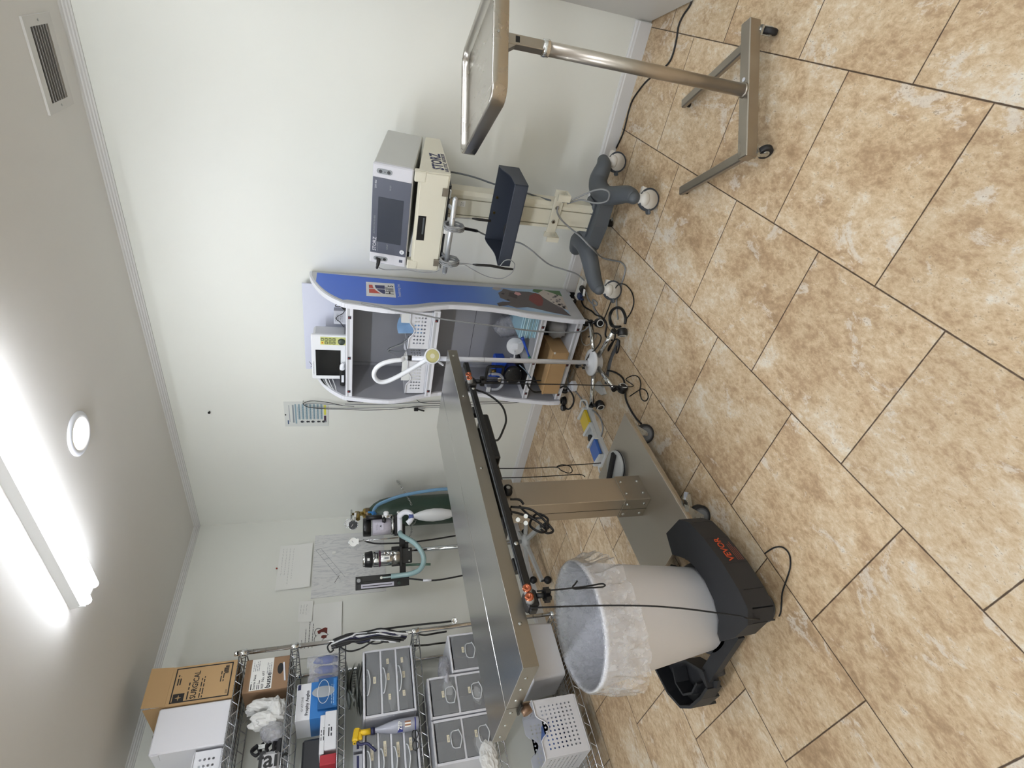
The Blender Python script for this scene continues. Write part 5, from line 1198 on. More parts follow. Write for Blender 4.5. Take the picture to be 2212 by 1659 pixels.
m = MB(); q = Vector((1.6442, -0.3861, 0)); m.prism([(-.05, -.02), (.03, -.035), (.06, .0), (.03, .035), (-.05, .02)], (q.x, q.y, 0), Vector((.75, -.66, 0)), Vector((.66, .75, 0)), Z*.026, WHITE_PL); tag(m.build('white_adapter'), 'white wedge shaped adapter on the tiles in front of the display shelf', 'adapter')
m = MB(); q = Vector((1.8777, -0.6944, 0)); m.prism([(-.06, -.02), (-.02, -.03), (.05, -.022), (.075, .0), (.04, .02), (-.03, .028)], (q.x, q.y, 0), Vector((.2, -.98, 0)), Vector((.98, .2, 0)), Z*.018, mat('pale_plate', '#cfd0cd', .45)); tag(m.build('pale_plate'), 'pale flat plastic plate on the tiles behind the lamp\'s left leg', 'plate')
# ================================================================ white bin on its dolly
TCX, TCY = 1.925, -2.058
t = thing('trash_can', 'tall white round trash can with a clear liner, standing on the black dolly', 'trash can', (TCX, TCY, .156))
CANW = mat('can_plastic', '#ebebf0', .42, bump=.02, bscale=90)
m = MB(); n = 56
prof = [(.0, .0005), (.136, .0005), (.141, .006), (.196, .462), (.203, .467), (.204, .480), (.199, .482), (.192, .472), (.140, .015), (.0, .013)]
m.lathe(prof, CANW, n=n, caps=False); m.build('body', t)
m = MB(); LIN = film('bin_liner', '#e4e5ea', .30, .14, bump=.55, bscale=45)
CL_ = .135
def liner(u, v):
    a = 2*PI*u
    # v: 0 down the inside, up over the rim, 1 the hanging cuff
    if v < .4:
        k = v/.4; r = .135+.057*k; z = .05+.425*k
        r -= .004+.004*abs(mnoise.noise(Vector((math.cos(a)*3, math.sin(a)*3, k*3))))
    elif v < .5:
        k = (v-.4)/.10; r = .192+.016*k; z = .475+.013*math.sin(PI*k)
    else:
        k = (v-.5)/.5; L = CL_+.028*math.cos(a+2.3)+.018*mnoise.noise(Vector((math.cos(a)*2, math.sin(a)*2, 5)))
        f1 = mnoise.noise(Vector((math.cos(a)*6, math.sin(a)*6, 1.2*k+3))); f2 = mnoise.noise(Vector((math.cos(a)*15, math.sin(a)*15, 2.5*k+9)))
        r = .208+.012*k+(.020*f1+.009*f2)*min(1, k*2.2)+.012*k*max(0, math.cos(a+2.2))
        z = .478-L*k
    return Vector((r*math.cos(a), r*math.sin(a), z))
m.grid(liner, 220, 44, LIN, closed_u=True); plabel(m.build('liner', t), 'clear crumpled plastic liner folded over the rim')
# dolly
d = thing('trash_dolly', 'black plastic wheeled dolly under the white trash can, one side open and broken', 'dolly', (1.935, -2.065, 0))
DOL = mat('dolly_black', '#202124', .6, bump=.06, bscale=120)
m = TB(d); m.lathe([(.0, .112), (.148, .112), (.155, .118), (.155, .148), (.148, .155), (.0, .155)], DOL, c=(1.925, -2.058, 0), n=44, caps=False); m.build('deck', d)
# solid raised shoulder on the viewer's right
m = TB(d)
out = [(2.015, -1.795), (2.125, -1.815), (2.165, -1.86), (2.19, -1.95), (2.205, -2.06), (2.205, -2.155), (2.195, -2.215), (2.155, -2.246), (2.07, -2.240), (1.99, -2.212), (2.0, -2.190), (2.04, -2.165), (2.070, -2.11), (2.078, -2.04), (2.068, -1.98), (2.048, -1.935), (2.02, -1.905), (1.985, -1.87)]
m.prism(out, (0, 0, .178), X, Y, Z*.018, DOL)
wl = [(2.02, -1.80), (2.12, -1.82), (2.155, -1.862), (2.180, -1.95), (2.195, -2.06), (2.195, -2.155), (2.185, -2.21), (2.15, -2.236)]
for a, b in zip(wl, wl[1:]): m.bar((a[0], a[1], .140), (b[0], b[1], .140), .014, .092, DOL)
m.bar((2.02, -1.80, .15), (1.985, -1.865, .15), .014, .07, DOL)
iw = [(2.02, -2.185), (2.066, -2.11), (2.074, -2.04), (2.060, -1.965), (2.02, -1.915)]
for a, b in zip(iw, iw[1:]): m.bar((a[0]+.008, a[1], .145), (b[0]+.008, b[1], .145), .012, .075, DOL)
m.prism([(2.0, -2.212), (2.07, -2.238), (2.152, -2.243), (2.15, -2.228), (2.07, -2.224), (2.0, -2.198)], (0, 0, .115), X, Y, Z*.066, DOL)
sh_ = m.build('shoulder', d)
m = TB(d)
p0, p1 = Vector((2.1795, -1.945, 0)), Vector((2.1955, -2.06, 0)); ex = (p0-p1).normalized(); nrm = Vector((ex.y, -ex.x, 0))
if nrm.x < 0: nrm = -nrm
ORG = mat('print_orange', '#c1481f', .5)
o = Vector((2.1955, -2.052, .148))+nrm*.0072
m.text('VEVOR', .034, ORG, o, ex, Z, dep=.0004, bold=.02, stretch=.95)
m.lines(o-Z*.024, ex, Z, 4, .085, .007, .0022, mat('print_dull_orange', '#8a4a38', .6), dep=.0004, seed=9, words=False)
m.build('logo', sh_)
# low bar to the open pocket on the far left
m = TB(d); m.bar((2.03, -2.205, .142), (1.735, -2.228, .142), .050, .026, DOL); m.build('tie_bar', d)
m = TB(d)
pk = [(1.47, -2.045), (1.490, -2.165), (1.535, -2.235), (1.60, -2.262), (1.69, -2.268), (1.755, -2.262), (1.775, -2.215)]
for k, (a, b) in enumerate(zip(pk, pk[1:])):
    zt, zb = .165, (.045, .035, .05, .085, .105, .11)[k]
    m.bar((a[0], a[1], (zt+zb)/2), (b[0], b[1], (zt+zb)/2), .010, zt-zb, DOL)
ip = [(1.47, -2.045), (1.60, -2.10), (1.70, -2.14), (1.775, -2.215)]
for a, b in zip(ip, ip[1:]): m.bar((a[0], a[1], .13), (b[0], b[1], .13), .010, .07, DOL)
m.prism([(1.475, -2.05), (1.495, -2.165), (1.54, -2.23), (1.69, -2.262), (1.77, -2.215), (1.70, -2.14), (1.60, -2.10)], (0, 0, .096), X, Y, Z*.006, DOL)
rr = [(1.60, -2.12), (1.575, -2.165), (1.59, -2.215), (1.65, -2.235), (1.71, -2.225)]
for a, b in zip(rr, rr[1:]): m.bar((a[0], a[1], .135), (b[0], b[1], .135), .008, .06, DOL)
m.prism([(1.742, -2.258), (1.772, -2.275), (1.80, -2.262), (1.775, -2.25)], (0, 0, .128), X, Y, Z*.012, DOL)
plabel(m.build('open_pocket', d), 'broken hollow end pocket')
for (x, y, a) in ((2.088, -2.166, 5), (2.07, -1.90, -20), (1.78, -1.93, 30), (1.66, -2.18, 60)):
    a_ = math.radians(a); ax = Vector((math.cos(a_), math.sin(a_), 0)); c = Vector((x, y, .046))
    if a == 5: ax = Vector((.80, -.55, 0)).normalized()
    m = TB(d); m.lathe([(.040, -.0125), (.046, -.009), (.046, .009), (.040, .0125)], GREY_RUB, c=c, axis=ax, n=30); m.lathe([(.037, -.0130), (.037, .0130)], BLACK_PL, c=c, axis=ax, n=28); w_ = m.build('caster', d)
    m = TB(d); tr_ = Vector((-ax.y, ax.x, 0))
    for s in (-1, 1): m.prism([(-.010, -.008), (.010, -.008), (.028, .052), (-.028, .052)], c+ax*s*.016-ax*.001, tr_, Z, ax*.002, mat('yellow_zinc', '#b99c68', .35, .8))
    m.box((x-.026, y-.026, .096), (x+.026, y+.026, .100), ZINC, rot=a); m.build('fork', w_)
# ================================================================ oxygen tank, machine, wall panel
t = thing('oxygen_tank', 'tall dark green gas cylinder chained in the corner behind the table', 'gas cylinder', (.258, -.185, 0))
GRN = mat('tank_green', '#2a4034', .42, bump=.03, bscale=60)
m = MB(); R = .114
m.lathe([(.0, .002), (R-.008, .002), (R, .012), (R, 1.04), (R*.96, 1.10), (R*.84, 1.155), (R*.62, 1.20), (R*.36, 1.232), (.036, 1.240)], GRN, n=44, caps=False); m.build('shell', t)
m = MB(); m.lathe([(.038, 1.238), (.038, 1.275), (.030, 1.28), (.016, 1.285), (.016, 1.31), (.02, 1.315), (.02, 1.335), (.012, 1.34), (.008, 1.36), (0, 1.36)], BRASS, n=22, caps=False)
m.lathe([(.034, 1.225), (.041, 1.23), (.041, 1.262), (.034, 1.266)], mat('bronze', '#6e5f48', .4, .7), n=24, caps=False)
m.cyl((.0, 0, 1.318), (.05, -.03, 1.318), .010, BRASS, n=14); m.cyl((0, 0, 1.325), (-.03, .02, 1.325), .009, BRASS, n=12); m.build('valve', t)
m = MB(); m.lathe([(.030, 1.358), (.034, 1.362), (.034, 1.366), (.030, 1.37), (.012, 1.366), (.012, 1.360)], ZINC, n=24, caps=False); m.build('hand_wheel', t)
m = MB(); m.cyl((.05, -.03, 1.318), (.075, -.11, 1.318), .015, BRASS, n=16); m.box((.055, -.10, 1.33), (.09, -.06, 1.345), PAPER); m.build('regulator', t)
GF = mat('gauge_face', '#23262a', .3)
gv = (Vector(CAM_POS)-Vector((.33, -.33, 1.37))).normalized(); gv.z = 0; gv.normalize()
for (cx, cy, cz, fc, nm) in ((.335, -.345, 1.352, GF, 1), (.31, -.31, 1.378, PAPER, 2)):
    m = TB(t); c = Vector((cx, cy, cz)); m.lathe([(.032, -.02), (.0345, -.015), (.0355, .008), (.034, .012), (.0315, .010)], CHROME, c=c, axis=gv, n=30, caps=False); m.lathe([(0, .006), (.0315, .006)], fc, c=c, axis=gv, n=28, caps=False)
    u = gv.cross(Z).normalized()
    for k in range(11):
        a = math.radians(-220+k*26); m.bar(c+gv*.0068+(u*math.cos(a)-Z*math.sin(a))*.022, c+gv*.0068+(u*math.cos(a)-Z*math.sin(a))*.028, .002, .0006, INK_L if fc is GF else INK, up=gv)
    m.bar(c+gv*.007-u*.006, c+gv*.007+u*.012+Z*.012, .002, .0006, PAPER if fc is GF else INK, up=gv); m.build('gauge', t)
ch = thing('retaining_chain', 'thin steel chain from a wall hook around the green cylinder', 'chain', (.30, -.02, 1.0))
def chain(pts, label=None):
    sp = spline(pts, 10); acc = 0; last = sp[0]; flip = False; m = TB(ch)
    for a, b in zip(sp, sp[1:]):
        acc += (b-a).length
        if acc >= .019:
            acc = 0; dr = (b-a).normalized(); s1 = dr.cross(Z).normalized() if abs(dr.z) < .95 else X; s2 = dr.cross(s1); w_ = s1 if flip else s2; flip = not flip
            m.tube([b+dr*.013*math.cos(q)+w_*.006*math.sin(q) for q in [2*PI*i/10 for i in range(10)]], .0020, ZINC, closed=True, n=5)
    m.build('links', ch)
c1 = Vector((0.4067, -0.012, 1.0249)); 
chain([c1, Vector((.36, -.045, .985)), Vector((.372, -.12, .965)), Vector((.378, -.185, .94)), Vector((.375, -.225, .93))])
chain([Vector((.31, -.292, .905)), Vector((.27, -.304, .90)), Vector((.22, -.30, .925)), Vector((.12, -.28, .915)), Vector((.02, -.27, .93))])
m = TB(ch); m.cyl((c1.x, -.0, c1.z), (c1.x, -.018, c1.z), .005, ZINC, n=10); m.tube([(c1.x, -.018, c1.z), (c1.x+.004, -.024, c1.z-.010), (c1.x, -.014, c1.z-.016)], .003, ZINC, n=6, sub=4); m.build('wall_hook', ch)

# wood look panel and papers on the left wall
VIN = bpy.data.materials.new('grey_vinyl_plank'); VIN.use_nodes = True; nt = VIN.node_tree; N = nt.nodes.new; L = nt.links.new
tc = N('ShaderNodeTexCoord'); mp = N('ShaderNodeMapping'); mp.inputs['Scale'].default_value = (1, 7, 1.0); L(tc.outputs['Object'], mp.inputs[0])
wv = N('ShaderNodeTexNoise'); wv.inputs['Scale'].default_value = 2.2; wv.inputs['Detail'].default_value = 8; wv.inputs['Roughness'].default_value = .62; wv.inputs['Distortion'].default_value = 1.6; L(mp.outputs[0], wv.inputs['Vector'])
ml = N('ShaderNodeMath'); ml.operation = 'MULTIPLY'; ml.inputs[1].default_value = 14; L(wv.outputs['Fac'], ml.inputs[0]); fr = N('ShaderNodeMath'); fr.operation = 'PINGPONG'; fr.inputs[1].default_value = 1; L(ml.outputs[0], fr.inputs[0])
rp = N('ShaderNodeValToRGB'); L(fr.outputs[0], rp.inputs[0]); rp.color_ramp.elements[0].color = lin('#cbcccd'); rp.color_ramp.elements[1].color = lin('#e2e2e0'); rp.color_ramp.elements[0].position = .05; rp.color_ramp.elements[1].position = .45
L(rp.outputs[0], nt.nodes['Principled BSDF'].inputs[0]); nt.nodes['Principled BSDF'].inputs['Roughness'].default_value = .6
t = thing('wall_panel', 'grey wood grain vinyl panel fixed to the wall behind the anaesthesia machine', 'panel', (.001, -.40, 1.12))
m = TB(t); m.box((.001, -.690, 1.118), (.004, -.165, 1.628), VIN); sh_ = m.build('sheet', t)
m = TB(t)   # faint pencil drawing of stepped boxes
xs = .0046
def seg(y0, z0, y1, z1, w_=.0016, mt=INK_L): m.bar((xs, y0, z0), (xs, y1, z1), w_, .0006, mt, up=X)
for k in range(6):
    a = (-.30-.044*k, 1.615-.030*k)
    seg(a[0], a[1], a[0]-.044, a[1]-.030); seg(a[0], a[1], a[0]+.016, a[1]-.034); seg(a[0]+.016, a[1]-.034, a[0]-.028, a[1]-.062)
seg(-.53, 1.445, -.585, 1.475, .003, INK); m.build('pencil_drawing', sh_)
m = TB(t); m.box((.004, -.345, 1.475), (.012, -.325, 1.498), PAPER); m.build('hook', t)
def paper(y0, y1, z0, z1, label, tilt=0.0, curl=.0):
    p = thing('notice_paper', label, 'paper', (.006, (y0+y1)/2, z0), 0)
    m = TB(p)
    def f(u, v): 
        y = y1+(y0-y1)*u+tilt*v; z = z0+(z1-z0)*v
        return Vector((.007+curl*(1-v)**2, y, z))
    m.grid(f, 4, 8, PAPER); m.grid(lambda u, v: f(1-u, v)-X*.0012, 4, 8, PAPER); sh = m.build('sheet', p)
    return p, sh
HAND = mat('handwriting', '#9a9b9c', .8)
def scrawl(m, y, z, n, w_, pitch, seed, tilt=0.0, x=.0085):
    rd = random.Random(seed)
    for i in range(n):
        yy = y; zz = z-pitch*i; end = y-w_*(.6+.4*rd.random())
        while yy > end:
            k = .006+.016*rd.random(); pts = [(x, yy-k*j/5, zz+tilt*(y-yy)+.0045*(rd.random()-.4)) for j in range(6)]
            m.tube(pts, .00065, HAND, n=4); yy -= k+.008
p, sh = paper(-.605, -.24, 1.640, 1.865, 'handwritten white note with a red pin above the grey wall panel', 0, .012)
m = TB(p); scrawl(m, -.27, 1.84, 7, .30, .024, 4, 0, .0095); m.build('handwriting', sh); m = TB(p); m.sphere((.010, -.43, 1.872), .006, mat('red_pin', '#a34133', .4), n=10); m.build('pin', p)
p, sh = paper(-.865, -.715, 1.610, 1.70, 'small handwritten slip left of the grey wall panel', .012, .008)
m = TB(p); scrawl(m, -.735, 1.685, 4, .085, .018, 8, .04, .0105); m.build('handwriting', sh)
p, sh = paper(-1.10, -.74, 1.42, 1.685, 'printed notice with a red dog emblem inside a heart', .0, .006)
m = TB(p); 
for i, w_ in enumerate((.075, .13, .20, .165)): m.lines((.0095, -1.04+w_*.0, 1.664-.022*i), Y, Z, 1, w_ if i else .06, .01, .0032, INK, dep=.0012, seed=30+i, rag=0)
c = Vector((.0105, -.965, 1.555))
def heart(k, s=1.0): return [c+Vector((0, s*.050*(math.sin(a)**3)*k, s*.042*k*(math.cos(a)-.35*math.cos(2*a)-.12*math.cos(3*a)))) for a in [2*PI*i/40 for i in range(41)]]
m.tube(heart(1.0), .0014, INK, n=5)
RB = mat('red_brown', '#6b2d22', .7)
def sil(pts, dx=0): m.poly([(c.x+.001+dx, c.y+y, c.z+z) for y, z in pts], RB)
sil([(.005, -.045), (.045, -.045), (.050, -.030), (.040, -.005), (.030, .018), (.012, .012), (.010, .0), (.020, -.005), (.018, -.025)]); sil([(-.022, -.042), (-.004, -.042), (0, -.022), (-.004, -.010), (-.018, -.008), (-.024, -.02)]); m.build('printing', sh)

# anaesthesia machine on a chrome post and five-legged foot
AX_, AY_ = .335, -.60
t = thing('anesthesia_machine', 'anaesthesia machine with black arms, vaporizer and canister on a chrome pole', 'medical machine', (AX_, AY_, 0))
m = TB(t); m.cyl((AX_, AY_, .10), (AX_, AY_, 1.03), .0155, CHROME, n=22); m.build('pole', t)
m = TB(t); m.lathe([(.045, .085), (.05, .09), (.05, .12), (.03, .135), (.018, .14)], mat('foot_grey', '#a9aaa8', .4), c=(AX_, AY_, 0), n=24); m.build('hub', t)
for k, (px, py) in enumerate(((.065, -.762), (.335, -.936), (.605, -.677), (.50, -.36), (.17, -.40))):
    d_ = Vector((px-AX_, py-AY_, 0)); m = TB(t); m.bar(Vector((AX_, AY_, .105))+d_.normalized()*.03, Vector((px, py, .07)), .03, .022, mat('foot_grey', '#a9aaa8', .4)); lg = m.build('leg', t)
    m = TB(t); m.sphere((px, py, .028), .0275, BLACK_RUB, n=18); m.cyl((px, py, .05), (px, py, .075), .009, BLACK_PL, n=10); m.build('caster', lg)
# plane facing the viewer: build the head along a line rising to the right
hd = Vector((.60, .80, 0)).normalized(); fn_ = Vector((.80, -.60, 0))      # along the bracket / out of it
def H(u, f, z): return Vector((.40, -.62, 0))+hd*u+fn_*f+Z*z
def hbox(m, u0, u1, f0, f1, z0, z1, mt, bev=.0):
    c = H((u0+u1)/2, (f0+f1)/2, (z0+z1)/2); m.box(c-Vector(((u1-u0)/2, (f1-f0)/2, (z1-z0)/2)), c+Vector(((u1-u0)/2, (f1-f0)/2, (z1-z0)/2)), mt, rot=math.degrees(math.atan2(hd.y, hd.x)), bev=bev)
m = TB(t); hbox(m, -.24, .16, -.012, .012, 1.005, 1.045, BLACK_MT, .002); hbox(m, -.05, .03, -.03, .012, .985, 1.035, BLACK_MT, .002); m.build('bracket', t)
# flowmeter block
m = TB(t); hbox(m, -.245, -.195, .012, .022, 1.02, 1.335, BLACK_MT, .002); hbox(m, -.245, -.17, .010, .02, .985, 1.05, BLACK_MT, .002); hbox(m, -.205, -.16, .010, .020, 1.04, 1.335, BLACK_MT, .002); fb = m.build('flowmeter_plate', t)
m = TB(t); hbox(m, -.236, -.210, .022, .034, 1.085, 1.30, mat('flow_tube', '#c6c4d0', .12)); hbox(m, -.226, -.221, .0341, .0346, 1.10, 1.29, INK); hbox(m, -.238, -.206, .02, .036, 1.30, 1.325, BLACK_PL); hbox(m, -.238, -.206, .02, .036, 1.065, 1.087, BLACK_PL); m.build('flow_tube', fb)
m = TB(t); p = H(-.183, .022, 1.315); m.cyl(p, p+fn_*.03, .012, mat('knob_pale', '#9a9c9c', .4), n=18); p = H(-.222, .036, 1.055); m.cyl(p, p+fn_*.018, .011, mat('knob_dark_green', '#25352e', .4), n=18); m.build('knob', fb)
m = TB(t); m.tube([H(-.178, .03, 1.165), H(-.178, .045, 1.14), H(-.176, .045, 1.10), H(-.168, .035, 1.065)], .0055, mat('pale_tubing', '#b9cbc8', .35), sub=5, n=10); p = H(-.178, .022, 1.17); m.cyl(p-fn_*.005, p+fn_*.02, .009, CHROME, n=14); m.build('outlet_hose', fb)
# vaporizer
vc = H(-.055, .055, 0)
m = TB(t); m.lathe([(.048, 1.10), (.052, 1.105), (.052, 1.175), (.050, 1.18)], CHROME, c=vc, n=36); m.lathe([(.045, 1.05), (.045, 1.10)], STEEL, c=vc, n=30); vb = m.build('vaporizer_body', t)
m = TB(t); m.lathe([(.053, 1.176), (.053, 1.186)], mat('maroon_band', '#4a2038', .4), c=vc, n=36); m.lathe([(.052, 1.186), (.053, 1.19), (.053, 1.222), (.05, 1.226)], CHROME, c=vc, n=36)
q = vc+Vector((math.cos(-.95), math.sin(-.95), 0))*.053
ex = Vector((-math.sin(-.95), math.cos(-.95), 0))
cq = vc+(Vector(CAM_POS)-vc).normalized().to_2d().to_3d()*.0535; cq.z = 1.206; m.bar(cq-ex*.038, cq+ex*.038, .004, .026, BLACK_MT); m.text('ISOFLURANE', .012, PAPER, cq+(Vector(CAM_POS)-vc).normalized().to_2d().to_3d()*.0025-ex*.034, ex, Z, dep=.0006, stretch=.95); m.build('vaporizer_collar', t)
m = TB(t); m.lathe([(.050, 1.228), (.054, 1.234), (.048, 1.276), (.045, 1.278)], BLACK_PL, c=vc, n=40); m.lathe([(.046, 1.278), (.046, 1.288), (.04, 1.292), (0, 1.292)], CHROME, c=vc, n=36, caps=False)
dv_ = (Vector(CAM_POS)-vc).to_2d().to_3d().normalized(); m.bar(vc+dv_*.0525+Z*1.247, vc+dv_*.0495+Z*1.262, .016, .002, PAPER, up=dv_); m.build('vaporizer_dial', t)
m = TB(t); cq2 = vc+dv_*.0526; m.bar(cq2-ex*.0+Z*1.118, cq2+Z*1.160, .030, .002, PAPER, up=dv_); m.bar(cq2+dv_*.0012+Z*1.125, cq2+dv_*.0012+Z*1.153, .012, .0006, INK_L, up=dv_); m.build('label_sticker', vb)
m = TB(t)
for du, z0, z1 in ((.035, 1.10, 1.145), (.03, 1.055, 1.10)):
    p = vc+hd*du+fn_*.045; m.cyl(p+Z*z0, p+Z*z1, .010, CHROME, n=14); m.lathe([(.014, 0), (.014, .012)], CHROME, c=p+Z*z1, n=14)
m.build('filler_port', vb)
m = TB(t); hbox(m, -.115, .015, .0, .085, 1.035, 1.052, BLACK_MT, .002); hbox(m, -.115, .015, .0, .02, 1.035, 1.10, BLACK_MT, .002); hbox(m, -.10, .0, -.01, .05, .965, 1.036, BLACK_MT, .004)
for u_, z_ in ((-.085, .985), (-.015, .985)): p = H(u_, .051, z_); m.cyl(p, p+fn_*.003, .006, ZINC, n=10)
m.build('vaporizer_mount', t)
# absorber canister
cc = H(.155, .055, 0)
m = TB(t); m.lathe([(.058, 1.105), (.0595, 1.11), (.0595, 1.235), (.058, 1.24)], film('clear_canister', '#d8d6de', .22, .08), c=cc, n=40, caps=False); m.lathe([(.0, 1.11), (.0565, 1.11), (.0565, 1.228), (.0, 1.23)], mat('soda_lime', '#cfcad6', .85, bump=.8, bscale=190, vary=.10, vscale=190), c=cc, n=36, caps=False)
cl = m.build('canister', t)
m = TB(t); dc = (Vector(CAM_POS)-cc).to_2d().to_3d().normalized(); ec = Vector((-dc.y, dc.x, 0))
m.bar(cc+dc*.0597+Z*1.158-ec*.0, cc+dc*.0597+Z*1.215, .05, .0006, mat('label_lilac', '#c2bfcc', .5), up=dc); m.lines(cc+dc*.0602+Z*1.205-ec*.022, ec, Z, 3, .04, .009, .002, INK, seed=12, dep=.0004); m.poly([cc+dc*.0603+Z*1.172-ec*.008, cc+dc*.0603+Z*1.172+ec*.010, cc+dc*.0603+Z*1.184], INK); m.build('canister_label', cl)
m = TB(t); m.lathe([(.0, 1.238), (.062, 1.238), (.062, 1.285), (.058, 1.290), (.0, 1.290)], BLACK_MT, c=cc, n=40, caps=False); m.build('canister_lid', t)
m = TB(t); m.lathe([(.0, 1.085), (.062, 1.085), (.062, 1.106), (.0, 1.106)], ZINC, c=cc, n=40, caps=False); hbox(m, .085, .225, .0, .12, 1.04, 1.086, BLACK_MT, .003); m.build('canister_base', t)
m = TB(t); p0 = H(.072, .10, 1.06); m.cyl(p0, H(.068, .10, 1.325), .004, CHROME, n=10); m.build('manometer_rod', t)
m = TB(t); gc = H(.065, .10, 1.352); m.lathe([(.029, -.012), (.031, .006), (.029, .010), (.027, .008)], CHROME, c=gc, axis=dc, n=28, caps=False); m.lathe([(0, .006), (.027, .006)], PAPER, c=gc, axis=dc, n=26, caps=False); m.bar(gc+dc*.0072-ec*.004, gc+dc*.0072+ec*.010+Z*.010, .002, .0006, INK, up=dc); hbox(m, .050, .085, .085, .115, 1.318, 1.334, PAPER); m.build('manometer', t)
# relief valve and the dome-side tubes
vt = H(.215, .10, 0)
m = TB(t); m.cyl(vt+Z*1.10, vt+Z*1.18, .014, CHROME, n=16); m.cyl(vt+Z*1.17, vt+Z*1.27, .015, BLACK_PL, n=16); p = vt+Z*1.155; m.cyl(p, p-hd*.035+fn_*.02, .013, BLACK_PL, n=16); m.lathe([(.016, 0), (.018, .006), (.018, .02), (.012, .026), (0, .026)], WHITE_GL, c=vt+Z*1.14+hd*.01, axis=(hd+fn_*.4).normalized(), n=18, caps=False); m.build('relief_valve', t)
m = TB(t); p = H(.19, .13, 1.055); m.cyl(H(.10, .13, 1.052), H(.225, .13, 1.052), .017, WHITE_PL, n=20)
m.tube([H(.205, .14, 1.055), H(.222, .15, 1.045), H(.235, .16, 1.02), H(.228, .165, .990), H(.205, .168, .975), H(.178, .168, .985), H(.160, .165, 1.005)], .018, WHITE_PL, n=16, sub=5); m.build('white_manifold', t)
m = TB(t); m.sphere(H(.235, .13, 1.06), .013, CHROME, n=14); m.build('manifold_plug', t)
# rebreathing bag
bc = H(.205, .175, 0); RBAG = mat('bag_silicone', '#c9cbcb', .45, bump=.05, bscale=40)
m = TB(t); m.lathe([(.012, .985), (.013, .970), (.020, .955), (.036, .925), (.050, .88), (.056, .83), (.052, .775), (.038, .72), (.020, .685), (.010, .672), (.0, .670)], RBAG, c=bc, n=30, sy=.6, caps=False); rb = m.build('breathing_bag', t)
m = TB(t); m.lathe([(.014, .965), (.0155, .97), (.0155, .992), (.014, .996)], mat('blue_collar', '#4d5c94', .4), c=bc, n=22); m.build('bag_neck', rb)
m = TB(t); m.tube([bc+Z*.668, bc+Z*.655], .005, RBAG, n=8); m.tube([bc+Z*.645+Vector((0, .011*math.cos(a), .011*math.sin(a))) for a in [2*PI*k/14 for k in range(14)]], .0035, RBAG, closed=True, n=8); m.build('hang_loop', rb)
# hoses
AQUA = film('aqua_tubing', '#9fbfc0', .80, .25); BLUEH = film('blue_tubing', '#7fb0d8', .82, .25)
m = TB(t); m.tube([H(.105, .14, 1.052), H(.085, .17, 1.045), H(.065, .20, 1.015), H(.03, .22, .965), H(-.03, .225, .920), H(-.09, .21, .908), H(-.14, .17, .93), H(-.165, .12, .985), H(-.170, .09, 1.05), H(-.172, .085, 1.11)], .0165, AQUA, n=16, sub=6); plabel(m.build('aqua_hose', t), 'pale aqua breathing hose')
m = TB(t); m.tube([Vector(p) for p in [(0.5, -0.3772, 1.2186), (0.5, -0.341, 1.205), (0.5, -0.3093, 1.1783), (0.5, -0.2791, 1.1219), (0.5, -0.2457, 1.0376), (0.5, -0.2215, 0.9347), (0.5, -0.2056, 0.8301), (0.5, -0.1941, 0.7238), (0.47, -0.1711, 0.5918)]], .0125, BLUEH, n=16, sub=6); q = Vector((0.5, -0.3772, 1.2186)); m.cyl(q, q+Vector((.0, -.02, -.01)), .015, mat('blue_fitting', '#2f7fc4', .35), n=16); m.cyl(q+Vector((0, 0, .0)), q+Vector((.0, .005, .035)), .007, mat('blue_fitting', '#2f7fc4', .35), n=12); plabel(m.build('blue_hose', t), 'blue scavenging hose')
m = TB(t); m.tube([Vector(p) for p in [(0.38, -0.5169, 1.2835), (0.42, -0.5644, 1.2544), (0.42, -0.5805, 1.2025), (0.42, -0.5871, 1.1316), (0.42, -0.5926, 0.9904), (0.42, -0.5842, 0.8285), (0.4, -0.5506, 0.6388)]], .0055, CABLE_B, n=10, sub=6); m.build('supply_hose', t)
m = TB(t); m.tube([Vector(p) for p in [(0.36, -0.8269, 1.04), (0.36, -0.836, 0.9889), (0.36, -0.8495, 0.9288), (0.36, -0.8631, 0.8684), (0.36, -0.8665, 0.8066), (0.36, -0.8612, 0.7272), (0.36, -0.8505, 0.6296)]], .0055, CABLE_B, n=10, sub=6); q = Vector((0.36, -0.8587, 0.8773)); m.cyl(q+Vector((0, .0, .025)), q+Vector((0, -.004, -.03)), .008, WHITE_PL, n=12); m.build('fresh_gas_hose', t)
m = TB(t); m.tube([Vector(p) for p in [(0.2, -0.6225, 1.0097), (0.2, -0.6255, 0.9445), (0.2, -0.6292, 0.8721), (0.2, -0.6353, 0.8127)]], .009, mat('grey_green_hose', '#6f8f82', .5), n=10); m.build('drain_hose', t)
# ================================================================ chrome wire shelving along the left wall
SX0, SX1, SYR, SYL = .035, .405, -1.222, -2.44
t = thing('wire_shelving', 'tall chrome wire shelving rack along the left wall, loaded with boxes and drawers', 'shelving', (.22, -1.83, 0))
WCH = mat('wire_chrome', '#b9bcc2', .22, 1.0)
LEVELS = (1.950, 1.685, 1.425, 1.005, .610, .105)
for (x, y) in ((SX0, SYR), (SX1, SYR), (SX0, SYL), (SX1, SYL)):
    m = TB(t); m.cyl((x, y, .02), (x, y, 1.965), .0125, CHROME, n=18); m.lathe([(.0135, 1.962), (.0135, 1.972), (.011, 1.977), (0, 1.978)], CHROME, c=(x, y, 0), n=18, caps=False)
    m.cyl((x, y, 0), (x, y, .022), .016, BLACK_RUB, n=14)
    for k in range(30): m.lathe([(.0127, .04+.0635*k), (.0119, .0410+.0635*k), (.0127, .042+.0635*k)], CHROME, c=(x, y, 0), n=14, caps=False)
    m.build('post', t)
